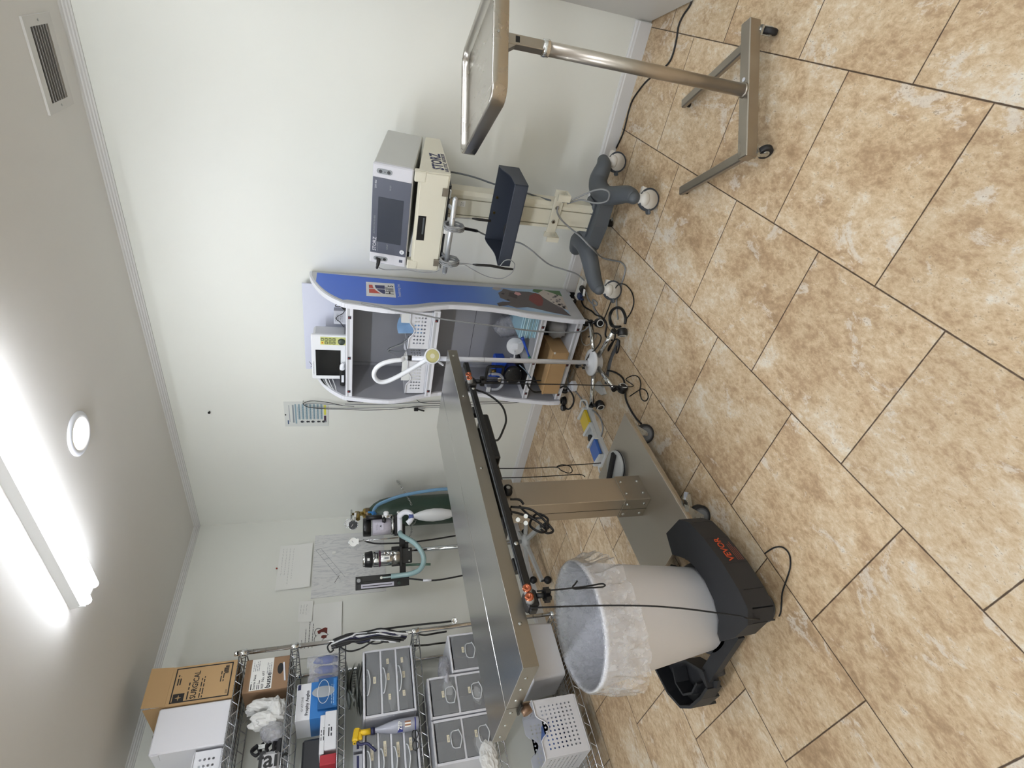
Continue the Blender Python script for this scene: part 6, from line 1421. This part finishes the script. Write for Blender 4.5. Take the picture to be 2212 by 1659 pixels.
for z in LEVELS:
    m = TB(t); zb = z-.034
    def truss(a, b, n):
        a = Vector(a); b = Vector(b); L = (b-a).length; d = (b-a).normalized()
        m.cyl(a+Z*0, b, .0032, WCH, n=8); m.cyl(a-Z*.034, b-Z*.034, .0032, WCH, n=8)
        pts = []
        for k in range(n*8+1):
            s = k/8; ph = math.sin(PI*s); pts.append(a+d*(L*k/(n*8))-Z*(.017-.0165*max(-1, min(1, 1.35*ph))))
        m.tube(pts, .0024, WCH, n=6)
    truss((SX1, SYR-.012, z), (SX1, SYL+.012, z), 24); truss((SX0, SYR-.012, z), (SX0, SYL+.012, z), 24)
    truss((SX0+.012, SYR, z), (SX1-.012, SYR, z), 8); truss((SX0+.012, SYL, z), (SX1-.012, SYL, z), 8)
    m.build('shelf_frame', t)
    m = TB(t)
    for k in range(48): y = SYR-.02-(SYR-SYL-.04)*k/47; m.cyl((SX0, y, z+.003), (SX1, y, z+.003), .0018, WCH, n=6, caps=False)
    for k in range(1, 4): x = SX0+(SX1-SX0)*k/4; m.cyl((x, SYR, z-.001), (x, SYL, z-.001), .003, WCH, n=6)
    m.build('shelf_wires', t)
    for (x, y) in ((SX0, SYR), (SX1, SYR), (SX1, SYL)):
        m = TB(t); m.lathe([(.013, z-.038), (.0185, z-.036), (.0165, z+.004), (.013, z+.006)], CHROME, c=(x, y, 0), n=18); m.build('collar', t)
# plastic liner sheets are absent: things stand on the wires
ZS = {k: z+.0055 for k, z in zip('123456', LEVELS)}
def item(name, label, cat, lo, hi, mt, rot=0, group=None, bev=.002):
    c = Vector(((lo[0]+hi[0])/2, (lo[1]+hi[1])/2, lo[2])); k = thing(name, label, cat, c, rot, group)
    m = MB(); m.box((lo[0]-c.x, lo[1]-c.y, 0), (hi[0]-c.x, hi[1]-c.y, hi[2]-lo[2]), mt, bev=bev); m.build('carton', k)
    return k
FX = .3805
KR = mat('carton_tan', '#bd9c70', .8, bump=.05, bscale=50); KR2 = mat('carton_brown', '#94765a', .8, bump=.05, bscale=50)
# --- top shelf
k = item('surgical_carton', 'tan cardboard carton printed SURGICAL on the top shelf', 'carton', (.10, -1.436, ZS['1']), (.375, -1.240, 2.268), KR)
zt = 2.268-ZS['1']
m = MB(); 
for (x, y0, y1, a) in ((.137, -.098, .098, 10), (-.137, -.098, .098, -10)):
    m.bar((x, 0, zt-.001), (x+math.sin(math.radians(a))*.10, 0, zt+.10), .196, .003, KR, up=X)
for s in (-1, 1): m.bar((0, s*.097, zt-.001), (0, s*.100, zt+.095), .27, .003, KR, up=Y)
plabel(m.build('flap', k), 'open top flaps')
m = MB(); xf = .1379
def rect(m, x, y0, y1, z0, z1, mt, d=0.0): m.poly([(x+d, y0, z0), (x+d, y1, z0), (x+d, y1, z1), (x+d, y0, z1)], mt)
PK = mat('print_black', '#25221f', .7)
y0, y1, z0, z1, w_ = -.088, .088, .022, zt-.018, .006
rect(m, xf, y0, y1, z0, z0+w_, PK); rect(m, xf, y0, y1, z1-w_, z1, PK); rect(m, xf, y0, y0+w_, z0, z1, PK); rect(m, xf, y1-w_, y1, z0, z1, PK)
rect(m, xf, y0+.002, y0+.045, z1-.062, z1-.010, PK, .0003)
c = Vector((xf+.0008, y0+.024, z1-.036))
for a in range(4): d_ = Vector((0, math.cos(PI/2*a), math.sin(PI/2*a))); m.poly([c+d_*.015, c+Vector((0, -d_.z, d_.y))*.004, c-d_*.0, c-Vector((0, -d_.z, d_.y))*.004], KR)
m.text('SURGICAL', .038, PK, (xf, y0+.010, z1-.105), Y, Z, stretch=.80, bold=.02); m.lines((xf, y0+.010, z1-.080), Y, Z, 1, .09, .01, .006, PK, seed=2, rag=0); m.lines((xf, y0+.010, z1-.135), Y, Z, 2, .11, .012, .005, PK, seed=3)
m.lines((xf, .0, z1-.022), Y, Z, 2, .07, .011, .006, PK, seed=5); m.lines((xf, -.01, .07), Y, Z, 2, .08, .012, .005, PK, seed=6)
for i in range(14): rect(m, xf, .030+.0032*i, .0318+.0032*i+(.001 if i % 3 else 0), .04, .058, PK)
m.text('300', .014, PK, (xf, -.075, .036), Y, Z); m.build('printing', k)
WB = mat('white_card', '#e9e9ee', .55)
k = item('white_carton', 'large plain white carton on the top shelf left of the tan carton', 'carton', (.10, -1.650, ZS['1']), (.372, -1.442, 2.286), WB, bev=.006)
m = MB(); m.bar((.06, -.104, zt*.5+.15), (.137, -.1075, zt*.5+.145), .004, .03, WB); m.build('flap', k)
m = MB(); m.grid(bagfn((.13, -1.47, 2.30), .05, .045, .05, 6), 16, 10, mat('green_film', '#2f4a2c', .4, bump=.5, bscale=40), closed_u=True); tag(m.build('green_packet'), 'dark green film packet poking up behind the white carton', 'packet')
basket('shelf_basket', 'small white perforated basket at the photo\'s edge on the top shelf', .385-.20, .385, 0, .12, 0, .13, 5, 4, .006, notch=False, mx=.025, mz=.02)
sb = bpy.data.objects['shelf_basket']; sb.location = (.30, -1.758, ZS['1']); sb.rotation_euler = (0, 0, math.radians(90))
# --- second shelf
k = item('brown_carton', 'brown carton with a white label printed Sterile Paint on the second shelf', 'carton', (.08, -1.424, ZS['2']), (.365, -1.248, 1.915), KR2)
m = MB(); xf = .1434; hz = 1.915-ZS['2']
rect(m, xf, -.080, .086, hz-.142, hz-.032, PAPER); 
m.text('Sterile Paint', .016, INK, (xf, -.076, hz-.055), Y, Z, bold=.012, dep=.0008); m.lines((xf+.0006, -.076, hz-.043), Y, Z, 1, .04, .01, .005, INK, seed=1, rag=0); m.lines((xf+.0006, -.076, hz-.072), Y, Z, 2, .05, .009, .0035, INK, seed=2)
m.text('REF  No. 697', .017, INK, (xf, -.076, hz-.096), Y, Z, bold=.012, dep=.0008); m.text('busse', .036, INK, (xf, -.076, hz-.124), Y, Z, bold=.02, dep=.0008); m.lines((xf+.0006, .02, hz-.045), Y, Z, 4, .06, .009, .003, INK_L, seed=4); m.lines((xf+.0006, .0, hz-.115), Y, Z, 3, .08, .009, .003, INK_L, seed=5)
plabel(m.build('label', k), 'white printed label')
m = MB(); m.lathe([(0, 0), (.030, 0)], BLACK_PL, c=(xf, .02, .045), axis=X, n=24, caps=False, sy=.5); m.bar((xf+.002, -.05, .016), (xf+.002, .05, .030), .004, .008, WB); m.build('opening', k)
CRM = mat('crumpled_wrap', '#dcdcd9', .5, bump=.8, bscale=25); 
for i, (c, rx, ry, rz, sd, lb) in enumerate((((.33, -1.49, 1.80), .05, .035, .085, 3, 'white crumpled wrap pack on the second shelf, beside the brown carton'), ((.34, -1.565, 1.775), .05, .040, .080, 5, 'white crumpled wrap pack on the second shelf, middle one of three'), ((.35, -1.52, 1.735), .045, .060, .045, 9, 'low white crumpled wrap pack lying at the front edge of the second shelf'))):
    m = MB(); m.grid(bagfn(c, rx, ry, rz, sd), 26, 16, CRM, closed_u=True, smooth=False); tag(m.build('wrapped_pack'), lb, 'pack', 'white wrapped packs on the second shelf')
m = MB(); m.grid(bagfn((.345, -1.625, 1.745), .045, .05, .055, 12), 24, 14, BAGC, closed_u=True); tag(m.build('clear_bag'), 'clear crinkled bag at the front of the second shelf', 'bag')
k = thing('muzzle_strap', 'black strap bundle with buckles standing on the second shelf', 'strap', (.33, -1.70, ZS['2']))
m = TB(k); 
for i in range(4): m.tube([(.34-.01*i, -1.665, 1.72+.03*i), (.35-.01*i, -1.69, 1.73+.035*i), (.345, -1.72, 1.72+.03*i), (.33, -1.70, 1.70+.03*i)], .012, BLACK_RUB, n=8, sub=5, flat=.5)
m.box((.32, -1.73, ZS['2']), (.355, -1.66, 1.72), BLACK_RUB, bev=.008); m.build('straps', k); m = TB(k); m.box((.356, -1.70, 1.77), (.362, -1.68, 1.80), ZINC); m.build('buckle', k)
k = thing('printed_bag', 'grey white bag printed fair in black letters on the second shelf', 'bag', (.34, -1.76, ZS['2']))
m = TB(k); m.box((.20, -1.86, ZS['2']), (.372, -1.715, 1.79), mat('grey_white_bag', '#c9c9cb', .5, bump=.6, bscale=18), bev=.02); m.build('sack', k)
m = TB(k); m.text('fair', .105, BLACK_MT, (.3722, -1.757, 1.795), -Z, Y, bold=.02, dep=.0008, stretch=1.0); m.build('lettering', k)
# --- third shelf
PRW = mat('box_white', '#e3e4e8', .5); PRB = mat('box_blue', '#2f77bd', .5); GLB = mat('box_deep_blue', '#16568f', .5)
k = item('dental_box', 'white and blue box printed Prophy Angles on the third shelf', 'box', (.13, -1.600, 1.520), (.36, -1.416, 1.640), PRW)
k.location.z = ZS['3']; 
for ch in k.children: ch.data.transform(Matrix.Translation((0, 0, 0))); ch.scale = (1, 1, (1.640-ZS['3'])/.12)
hz = 1.640-ZS['3']; xf = .1154
m = MB(); m.box((-.1153, -.0925, 0), (.1156, .0925, hz-.072), PRB, bev=.001); m.build('blue_panel', k)
m = MB(); m.text('Prophy Angles', .0225, INK, (xf, -.072, hz-.056), Y, Z, bold=.02, dep=.0006, stretch=.95); m.text('O VETONE', .015, INK, (xf, -.05, hz-.032), Y, Z, dep=.0006); rect(m, xf+.0005, .060, .088, hz-.020, hz-.004, NAVY); m.build('printing', k)
k = item('glove_box', 'deep blue box with an oval clear window on the third shelf', 'box', (.26, -1.568, ZS['3']), (.385, -1.412, 1.53), GLB)
m = MB(); m.lathe([(.0, .001), (.026, .0012), (.029, .0)], mat('window_grey', '#9ea4aa', .15, bump=.6, bscale=60), c=(.0626, .008, .072), axis=X, n=30, caps=False, sx=1.0, sy=2.0)
m.tube([(.0632, .008+.060*math.cos(a), .072+.030*math.sin(a)) for a in [2*PI*i/30 for i in range(30)]], .0015, PRW, closed=True, n=6); m.build('window', k)
m = MB(); rect(m, .0628, -.07, .07, .006, .022, PRB); m.lines((.0632, -.06, .028), Y, Z, 2, .11, .010, .003, mat('pale_blue_print', '#a9c4de', .6), seed=3); m.build('printing', k)
PBL_ = film('blue_pouch', '#3e5fa8', .75, .3, bump=.5, bscale=30)
for i, (y, zt, lb) in enumerate(((-1.29, 1.60, 'clear pouch with blue content standing right of the blue boxes on the third shelf'), (-1.345, 1.585, 'clear pouch with blue content, middle one on the third shelf'), (-1.40, 1.59, 'clear pouch with blue content, leaning on the glove box on the third shelf'))):
    q = thing('sterile_pouch', lb, 'pouch', (.30, y, ZS['3']), 0, 'clear pouches with blue content on the third shelf'); h = zt-ZS['3']
    m = MB(); m.grid(lambda u, v: Vector((.05+.006*math.sin(5*v), -.028+.056*u, h*v)), 6, 10, BAGC); m.grid(lambda u, v: Vector((.028+.006*math.sin(5*v), .028-.056*u, h*v)), 6, 10, BAGC); m.build('film', q)
    m = MB(); m.grid(bagfn((.038, .0, h*.40), .009, .023, h*.38, i+3), 16, 10, mat('blue_wrap', '#2c4f9e', .5, bump=.3, bscale=60), closed_u=True); m.build('content', q)
for i, (y0, y1, z0, z1, lb) in enumerate(((-1.765, -1.585, ZS['3'], 1.488, 'flat white box with small print at the front of the third shelf'), (-1.78, -1.60, 1.4885, 1.512, 'thin white box lying on the flat white box on the third shelf'))):
    k = item('white_box', lb, 'box', (.22, y0, z0), (.385, y1, z1), PRW, group='white boxes on the third shelf')
    m = MB(); m.lines((.0829, -.03, (z1-z0)*.6), Y, Z, 2, .06, .012, .006 if i == 0 else .004, INK, seed=8+i); m.build('printing', k)
item('red_box', 'narrow red box at the photo\'s edge on the third shelf', 'box', (.30, -1.83, ZS['3']), (.386, -1.785, 1.506), mat('box_red', '#a82a34', .5))
m = MB(); m.box((.20, -1.90, ZS['3']), (.27, -1.66, 1.60), mat('dark_case', '#2d2e31', .5), bev=.01); tag(m.build('dark_case'), 'dark case standing at the back of the third shelf', 'case')
# --- fourth shelf: drawer sets, bottle, packs
DRW = film('drawer_plastic', '#a3a6aa', .46, .25); FRM = mat('drawer_frame', '#dfe0e6', .4); TAG_ = mat('cream_label', '#e2d9bf', .6); PKT = mat('white_packet', '#dcdedf', .5, bump=.4, bscale=30)
def drawer_set(name, label, x1, dep, y0, y1, zb, zt, n, labels, group=None, cube=False):
    c = Vector((x1-dep/2, (y0+y1)/2, zb)); k = thing(name, label, 'drawer unit', c, 0, group); w2 = (y1-y0)/2; d2 = dep/2; h = zt-zb; th = .012
    m = MB(); m.box((-d2, -w2, h-th), (d2-.004, w2, h), FRM, bev=.003); m.box((-d2, -w2, 0), (d2-.004, w2, th), FRM, bev=.003)
    for s in (-1, 1): m.box((-d2, s*w2-(th if s > 0 else 0), th), (d2-.004, s*w2+(0 if s > 0 else th), h-th), FRM)
    m.box((-d2, -w2, 0), (-d2+.004, w2, h), FRM)
    ih = (h-2*th)/n
    for i in range(1, n): m.box((-d2, -w2+th, th+ih*i-.005), (d2-.004, w2-th, th+ih*i+.005), FRM)
    m.build('frame', k)
    for i in range(n):
        zz = h-th-ih*(i+1)+.006; dh = ih-.012
        m = MB(); ww = w2-th-.003
        m.box((d2-.006, -ww, zz), (d2, ww, zz+dh), DRW, bev=.002); m.box((-d2+.02, -ww, zz), (d2-.006, ww, zz+.003), DRW)
        for s in (-1, 1): m.box((-d2+.02, s*ww-.0015, zz), (d2-.006, s*ww+.0015, zz+dh*.85), DRW)
        dr = m.build('drawer', k)
        m = MB()
        if cube: m.tube([(d2+.001, -ww*.45, zz+dh*.16), (d2+.012, -ww*.42, zz+dh*.14), (d2+.014, 0, zz+dh*.05), (d2+.012, ww*.42, zz+dh*.14), (d2+.001, ww*.45, zz+dh*.16), (d2+.002, ww*.36, zz+dh*.42), (d2+.002, -ww*.36, zz+dh*.42)], .003, film('handle_clear', '#e3e6ea', .8, .15), closed=True, n=8, sub=3)
        else: m.tube([(d2+.001, -ww*.42, zz+dh-.004), (d2+.010, -ww*.34, zz+dh-.012), (d2+.012, 0, zz+dh-.02), (d2+.010, ww*.34, zz+dh-.012), (d2+.001, ww*.42, zz+dh-.004)], .0035, film('handle_clear', '#e3e6ea', .8, .15), n=8, sub=4)
        m.build('handle', dr)
        for (fy, fz, lw, lh) in labels[i]:
            m = MB(); yy = fy*ww; z_ = zz+dh*fz; m.box((d2, yy-lw/2, z_-lh/2), (d2+.0008, yy+lw/2, z_+lh/2), TAG_); m.lines((d2+.0009, yy-lw*.35, z_-.002), Y, Z, 1, lw*.7, .01, .003, INK_L, seed=int(100*fy)+i, rag=.1, dep=.0003); m.build('label', dr)
    return k
drawer_set('drawer_unit', 'white three-drawer unit with cream labels on the fourth shelf', .385, .30, -1.652, -1.292, ZS['4']+.003, 1.296, 3, [[(.05, .4, .036, .014)], [(.62, .55, .03, .013), (.1, .55, .036, .013), (-.55, .5, .03, .014)], [(.6, .62, .03, .013), (.1, .55, .036, .013), (-.5, .62, .03, .014)]])
drawer_set('drawer_unit', 'white four-drawer unit on the fourth shelf behind the spray bottle', .365, .28, -2.02, -1.70, ZS['4']+.003, 1.30, 4, [[(.35, .5, .07, .014)], [(.4, .5, .07, .014)], [(.3, .5, .07, .014)], [(.4, .5, .06, .014)]])
for (c, s_, lb) in (((.366, -1.50, 1.145), (.0, .13, .022), 'long white packet seen inside the middle drawer of the three-drawer unit'), ((.366, -1.44, 1.055), (.0, .09, .020), 'white packet seen inside the lowest drawer of the three-drawer unit')):
    m = MB(); m.grid(bagfn(c, .008, s_[1], s_[2], int(c[2]*100)), 22, 10, PKT, closed_u=True); tag(m.build('white_packet'), lb, 'packet', 'white packets in the drawers')
k = thing('spray_bottle', 'clear spray bottle with yellow trigger head in front of the four-drawer unit', 'bottle', (.365, -1.708, ZS['4']))
k.location = (.373, -1.712, ZS['4'])
BOT = film('bottle_plastic', '#b9bccb', .82, .2)
m = MB(); m.lathe([(.0, .001), (.040, .001), (.044, .006), (.044, .10), (.042, .125), (.034, .16), (.020, .205), (.016, .222), (.015, .235)], BOT, n=30, caps=False, sx=1.0, sy=.72); b_ = m.build('bottle', k)
m = MB(); m.cyl((0, 0, .228), (0, 0, .250), .0175, mat('navy_cap', '#1d2148', .4), n=22); m.build('cap', k)
YEL = mat('trigger_yellow', '#e8bf2a', .35); dv = Vector((.35, -1, 0)).normalized()
m = MB(); m.cyl((0, 0, .250), (0, 0, .300), .0145, YEL, n=18); m.bar(Vector((0, 0, .315))-dv*.03, Vector((0, 0, .328))+dv*.045, .024, .034, YEL, bev=.008); m.bar(Vector((0, 0, .305))-dv*.005, Vector((0, 0, .30))+dv*.04, .018, .02, YEL, bev=.005); p = Vector((0, 0, .330))+dv*.045; m.cyl(p, p+dv*.008, .010, YEL, n=14); m.cyl(p+dv*.0082, p+dv*.0086, .004, BLACK_MT, n=10); m.build('spray_head', k)
m = MB(); m.tube([Vector((0, 0, .318))+dv*.05, Vector((0, 0, .300))+dv*.064, Vector((0, 0, .278))+dv*.062, Vector((0, 0, .262))+dv*.070, Vector((0, 0, .24))+dv*.098, Vector((0, 0, .228))+dv*.112], .007, mat('trigger_navy', '#22264f', .4), n=10, sub=4); m.build('trigger', k)
m = MB(); yv = Vector((CAM_POS[0]-.37, CAM_POS[1]+1.71, 0)).normalized(); xv = Vector((-yv.y, yv.x, 0)); o = yv*.0452
NB = mat('label_navy', '#27307f', .45)
for k2 in range(9):
    a0, a1 = -.75+1.5*k2/9, -.75+1.5*(k2+1)/9
    def P_(a, z, r=1.012): q = Vector((yv.x*math.cos(a)+xv.x*math.sin(a), yv.y*math.cos(a)+xv.y*math.sin(a), 0)); th_ = math.atan2(q.y, q.x); rr_ = 1/math.sqrt((math.cos(th_)/(.044*1.0))**2+(math.sin(th_)/(.044*.72))**2); rr2 = 1/math.sqrt((math.cos(th_)/(.044*.72))**2+(math.sin(th_)/(.044))**2); return Vector((q.x*max(rr_, rr2)*r, q.y*max(rr_, rr2)*r, z))
    if k2 < 4: m.poly([P_(a0, .086), P_(a1, .086), P_(a1, .112-.004*k2), P_(a0, .116-.004*k2)], NB)
    m.poly([P_(a0, .018), P_(a1, .018), P_(a1, .024), P_(a0, .024)], NB)
    if 3 <= k2 <= 6: m.poly([P_(a0, .045, 1.016), P_(a1, .045, 1.016), P_(a1, .076, 1.016), P_(a0, .076, 1.016)], PAPER if k2 % 2 else mat('label_brown', '#9a6a4a', .6))
m.text('ZEP', .030, PAPER, yv*.0475+xv*.002+Z*.100, xv, Z, align='CENTER', dep=.001, bold=.02, stretch=.8); plabel(m.build('printed_label', b_), 'navy and white printed label')
m = MB()
for i in range(9):
    h0 = 1.300+.010*i; x0 = .25+.012*(i % 3); y0 = -1.33-.015*((i*5) % 4)
    cloth(m, lambda u, v, h0=h0, x0=x0, y0=y0, i=i: Vector((x0+.10*v, y0-(.26-.012*i)*u, h0+.016*math.sin(PI*u)+.010*math.sin(5*u+i)*v)), 12, 3, mat('pale_pack_%d' % (i % 3), ('#cfd0c2', '#a6aca9', '#bfc2bd')[i % 3], .5, bump=.3, bscale=40), .004)
tag(m.build('pouch_pile'), 'pile of pale sterile packs lying on top of the three-drawer unit', 'packs')
for i, (y, z0, lb) in enumerate(((-1.70, 1.302, 'grey small carton nearest the spray head on the four-drawer unit'), (-1.80, 1.302, 'grey small carton in the middle of the row on the four-drawer unit'), (-1.90, 1.302, 'grey small carton leftmost on the four-drawer unit'))):
    k = item('small_carton', lb, 'carton', (.27, y-.085, z0), (.355, y, z0+.045), mat('grey_carton', '#a9abb3', .55), group='small cartons on the four-drawer unit'); m = MB(); rect(m, .0427, -.035, .035, .016, .028, NAVY); m.build('stripe', k)
m = MB()
def glasses(o, s=1.0):
    for dz in (-.026, .026):
        m.tube([o+Vector((.004*math.cos(a*2), .016*math.cos(a), dz+.022*math.sin(a))) for a in [2*PI*i/16 for i in range(16)]], .0022, BLACK_PL, closed=True, n=6)
    m.tube([o+Vector((0, .004, -.006)), o+Vector((.004, .007, 0)), o+Vector((0, .004, .006))], .0022, BLACK_PL, n=6)
    m.tube([o+Vector((0, .0, .047)), o+Vector((-.03, -.006, .052)), o+Vector((-.10, -.012, .050))], .002, BLACK_PL, n=6); m.tube([o+Vector((0, .0, -.047)), o+Vector((-.03, -.006, -.052)), o+Vector((-.10, -.012, -.050))], .002, BLACK_PL, n=6)
m.M = Matrix.Translation((.375, -1.79, 1.035)) @ Matrix.Rotation(math.radians(88), 4, 'X') @ Matrix.Translation((-.375, 1.79, -1.035))
glasses(Vector((.375, -1.79, 1.035))); tag(m.build('glasses'), 'black framed glasses lying before the four-drawer unit', 'glasses')
k = thing('wire_rack', 'small black wire rack at the right end of the fourth shelf', 'rack', (.20, -1.27, 1.30))
m = TB(k)
for i in range(6): m.cyl((.02, -1.245-.015*i, 1.31), (.02, -1.245-.015*i, 1.405), .0015, BLACK_PL, n=6)
for i in range(4): m.cyl((.02, -1.235, 1.31+.03*i), (.02, -1.33, 1.31+.03*i), .0018, BLACK_PL, n=6)
for i in range(4): m.tube([(.02, -1.25-.02*i, 1.31), (.05, -1.25-.02*i, 1.305), (.055, -1.25-.02*i, 1.325)], .0016, BLACK_PL, n=6, sub=4)
m.build('grid', k)
# --- fifth shelf: translucent cube drawers
cube_lab = [[(.1, .55, .034, .014)], [(.1, .55, .034, .014)]]
for (y0, y1, lb, f) in ((-1.485, -1.262, 'white cube drawer unit at the right end of the fifth shelf beside the table end', 1), (-1.712, -1.496, 'white two-drawer cube unit in the middle of the fifth shelf', 1), (-1.932, -1.720, 'white two-drawer cube unit at the photo\'s lower edge on the fifth shelf', 1)):
    zt = .796 if y0 == -1.485 else .945
    drawer_set('cube_drawers', lb, .385, .30, y0, y1, ZS['5']+.003, zt, 1 if zt < .9 else 2, cube_lab, 'cube drawer units on the fifth shelf', cube=True)
m = MB(); m.grid(bagfn((.33, -1.47, .835), .06, .10, .036, 31), 26, 12, BAGC, closed_u=True); tag(m.build('film_bag'), 'clear film bag slumped over the low cube unit', 'bag')
m = MB(); m.grid(bagfn((.385, -1.945, .668), .028, .075, .05, 33), 34, 18, CRM, closed_u=True, smooth=False); tag(m.build('crumpled_wrapper'), 'crumpled pale wrapper at the front edge of the fifth shelf', 'wrapper')
for (c, r, sd, lb) in (((.372, -1.62, .67), (.012, .05, .03), 41, 'pale small packs seen inside the lower drawer of the middle cube unit'), ((.372, -1.86, .70), (.012, .05, .025), 43, 'pale small packs seen inside the lower drawer of the left cube unit'), ((.372, -1.56, .83), (.012, .06, .028), 45, 'pale small packs seen inside the upper drawer of the middle cube unit')):
    m = MB(); m.grid(bagfn(c, *r, sd), 20, 10, PKT, closed_u=True); tag(m.build('small_packs'), lb, 'packs', 'pale packs in the cube drawers')
# --- bottom shelf
k = thing('white_storage_box', 'plain white storage box on the bottom shelf behind the table end', 'box', (.22, -1.42, ZS['6']))
m = MB(); ringset(m, [rr3(-.145, .145, -.165, .165, .02, .0), rr3(-.155, .155, -.178, .178, .02, .205), rr3(-.162, .162, -.185, .185, .02, .207), rr3(-.162, .162, -.185, .185, .02, .222), rr3(-.155, .155, -.178, .178, .02, .224)], WHITE_PL); m.build('body', k)
basket('large_basket', 'large white perforated basket with blue cloth on the bottom shelf', -.150, .150, -.13, .13, 0, .265, 11, 8, .0052, mx=.03, mz=.028)
lb_ = bpy.data.objects['large_basket']; lb_.location = (.285, -1.862, ZS['6']); lb_.rotation_euler = (0, 0, math.radians(90))
m = MB(); m.grid(bagfn((.28, -1.87, .245), .08, .09, .07, 51), 24, 12, mat('blue_cloth', '#5a72a8', .8, bump=.5, bscale=40), closed_u=True); tag(m.build('blue_cloth'), 'folded blue cloth seen inside the large white basket', 'cloth')
# --- cords bundled on the right front post
k = thing('cord_bundle', 'bundle of black and white leads tied along the right front shelf post', 'cable', (.41, -1.23, 1.0))
rd = random.Random(17)
for i in range(20):
    zt_, zb_ = 1.47-.03*rd.random(), 1.03+.10*rd.random(); mt = CABLE_W if i % 3 == 1 else (mat('navy_cable', '#1b1c3c', .45) if i % 3 == 2 else CABLE_B)
    x_ = .422+.016*rd.random(); y_ = -1.215-.05*rd.random()
    pts = [(x_, y_-.01, zt_), (x_+.010, y_+.012*rd.random(), zt_-.09), (x_+.016*rd.random(), y_+.02*(rd.random()-.3), (zt_+zb_)/2+.05), (x_+.012, y_+.018*rd.random(), (zt_+zb_)/2-.06), (x_+.004, y_-.012, zb_+.05), (x_, y_-.01-.02*rd.random(), zb_)]
    m = TB(k); m.tube(pts, .0055+.0025*rd.random(), mt, n=8, sub=5); m.build('wire', k)
for pts in ([(.43, -1.25, 1.44), (.43, -1.29, 1.40), (.42, -1.30, 1.36), (.42, -1.29, 1.30), (.43, -1.265, 1.24), (.43, -1.25, 1.18)], [(.43, -1.24, 1.30), (.43, -1.275, 1.25), (.43, -1.28, 1.20), (.43, -1.265, 1.16), (.43, -1.245, 1.20)], [(.425, -1.235, 1.47), (.425, -1.26, 1.49), (.42, -1.29, 1.475), (.425, -1.28, 1.455)]):
    m = TB(k); m.tube(pts, .0045, CABLE_B, n=8, sub=6); m.build('wire', k)
m = TB(k); m.box((.425, -1.285, 1.085), (.438, -1.262, 1.105), mat('metal_tag', '#6f6d68', .4, .5)); m.build('tag', k)
k = thing('probe_lead', 'black lead running down from the post bundle to a chrome disc', 'cable', (.41, -1.20, .74))
m = TB(k); m.tube([Vector(p) for p in [(0.415, -1.1996, 1.3443), (0.415, -1.192, 1.2519), (0.415, -1.1896, 1.1169), (0.415, -1.19, 0.9785), (0.415, -1.1933, 0.8368), (0.415, -1.1936, 0.7645)]], .0058, CABLE_B, n=8, sub=6); m.build('wire', k)
m = TB(k); q = Vector((0.42, -1.1958, 0.745)); dq = (Vector(CAM_POS)-q).normalized(); m.lathe([(.010, -.008), (.017, -.004), (.0185, .002), (.017, .006), (.013, .005), (.010, .003), (.0, .003)], CHROME, c=q, axis=dq, n=26); m.build('disc', k)
for i, pts in enumerate(([(0.4, -1.2259, 0.9999), (0.2, -1.1491, 0.913), (0.1, -1.0968, 0.8375), (0.1, -1.0932, 0.7436)], [(0.38, -1.2974, 1.0042), (0.2, -1.2157, 0.8902), (0.06, -1.1462, 0.8082), (0.06, -1.1505, 0.6838)])):
    m = MB(); m.tube([Vector(p) for p in pts], .006, CABLE_B, n=8, sub=6); tag(m.build('black_lead'), ['upper black lead crossing the wall gap behind the right shelf post', 'lower black lead crossing the wall gap toward the cube drawers'][i], 'cable', 'black leads behind the right shelf post')
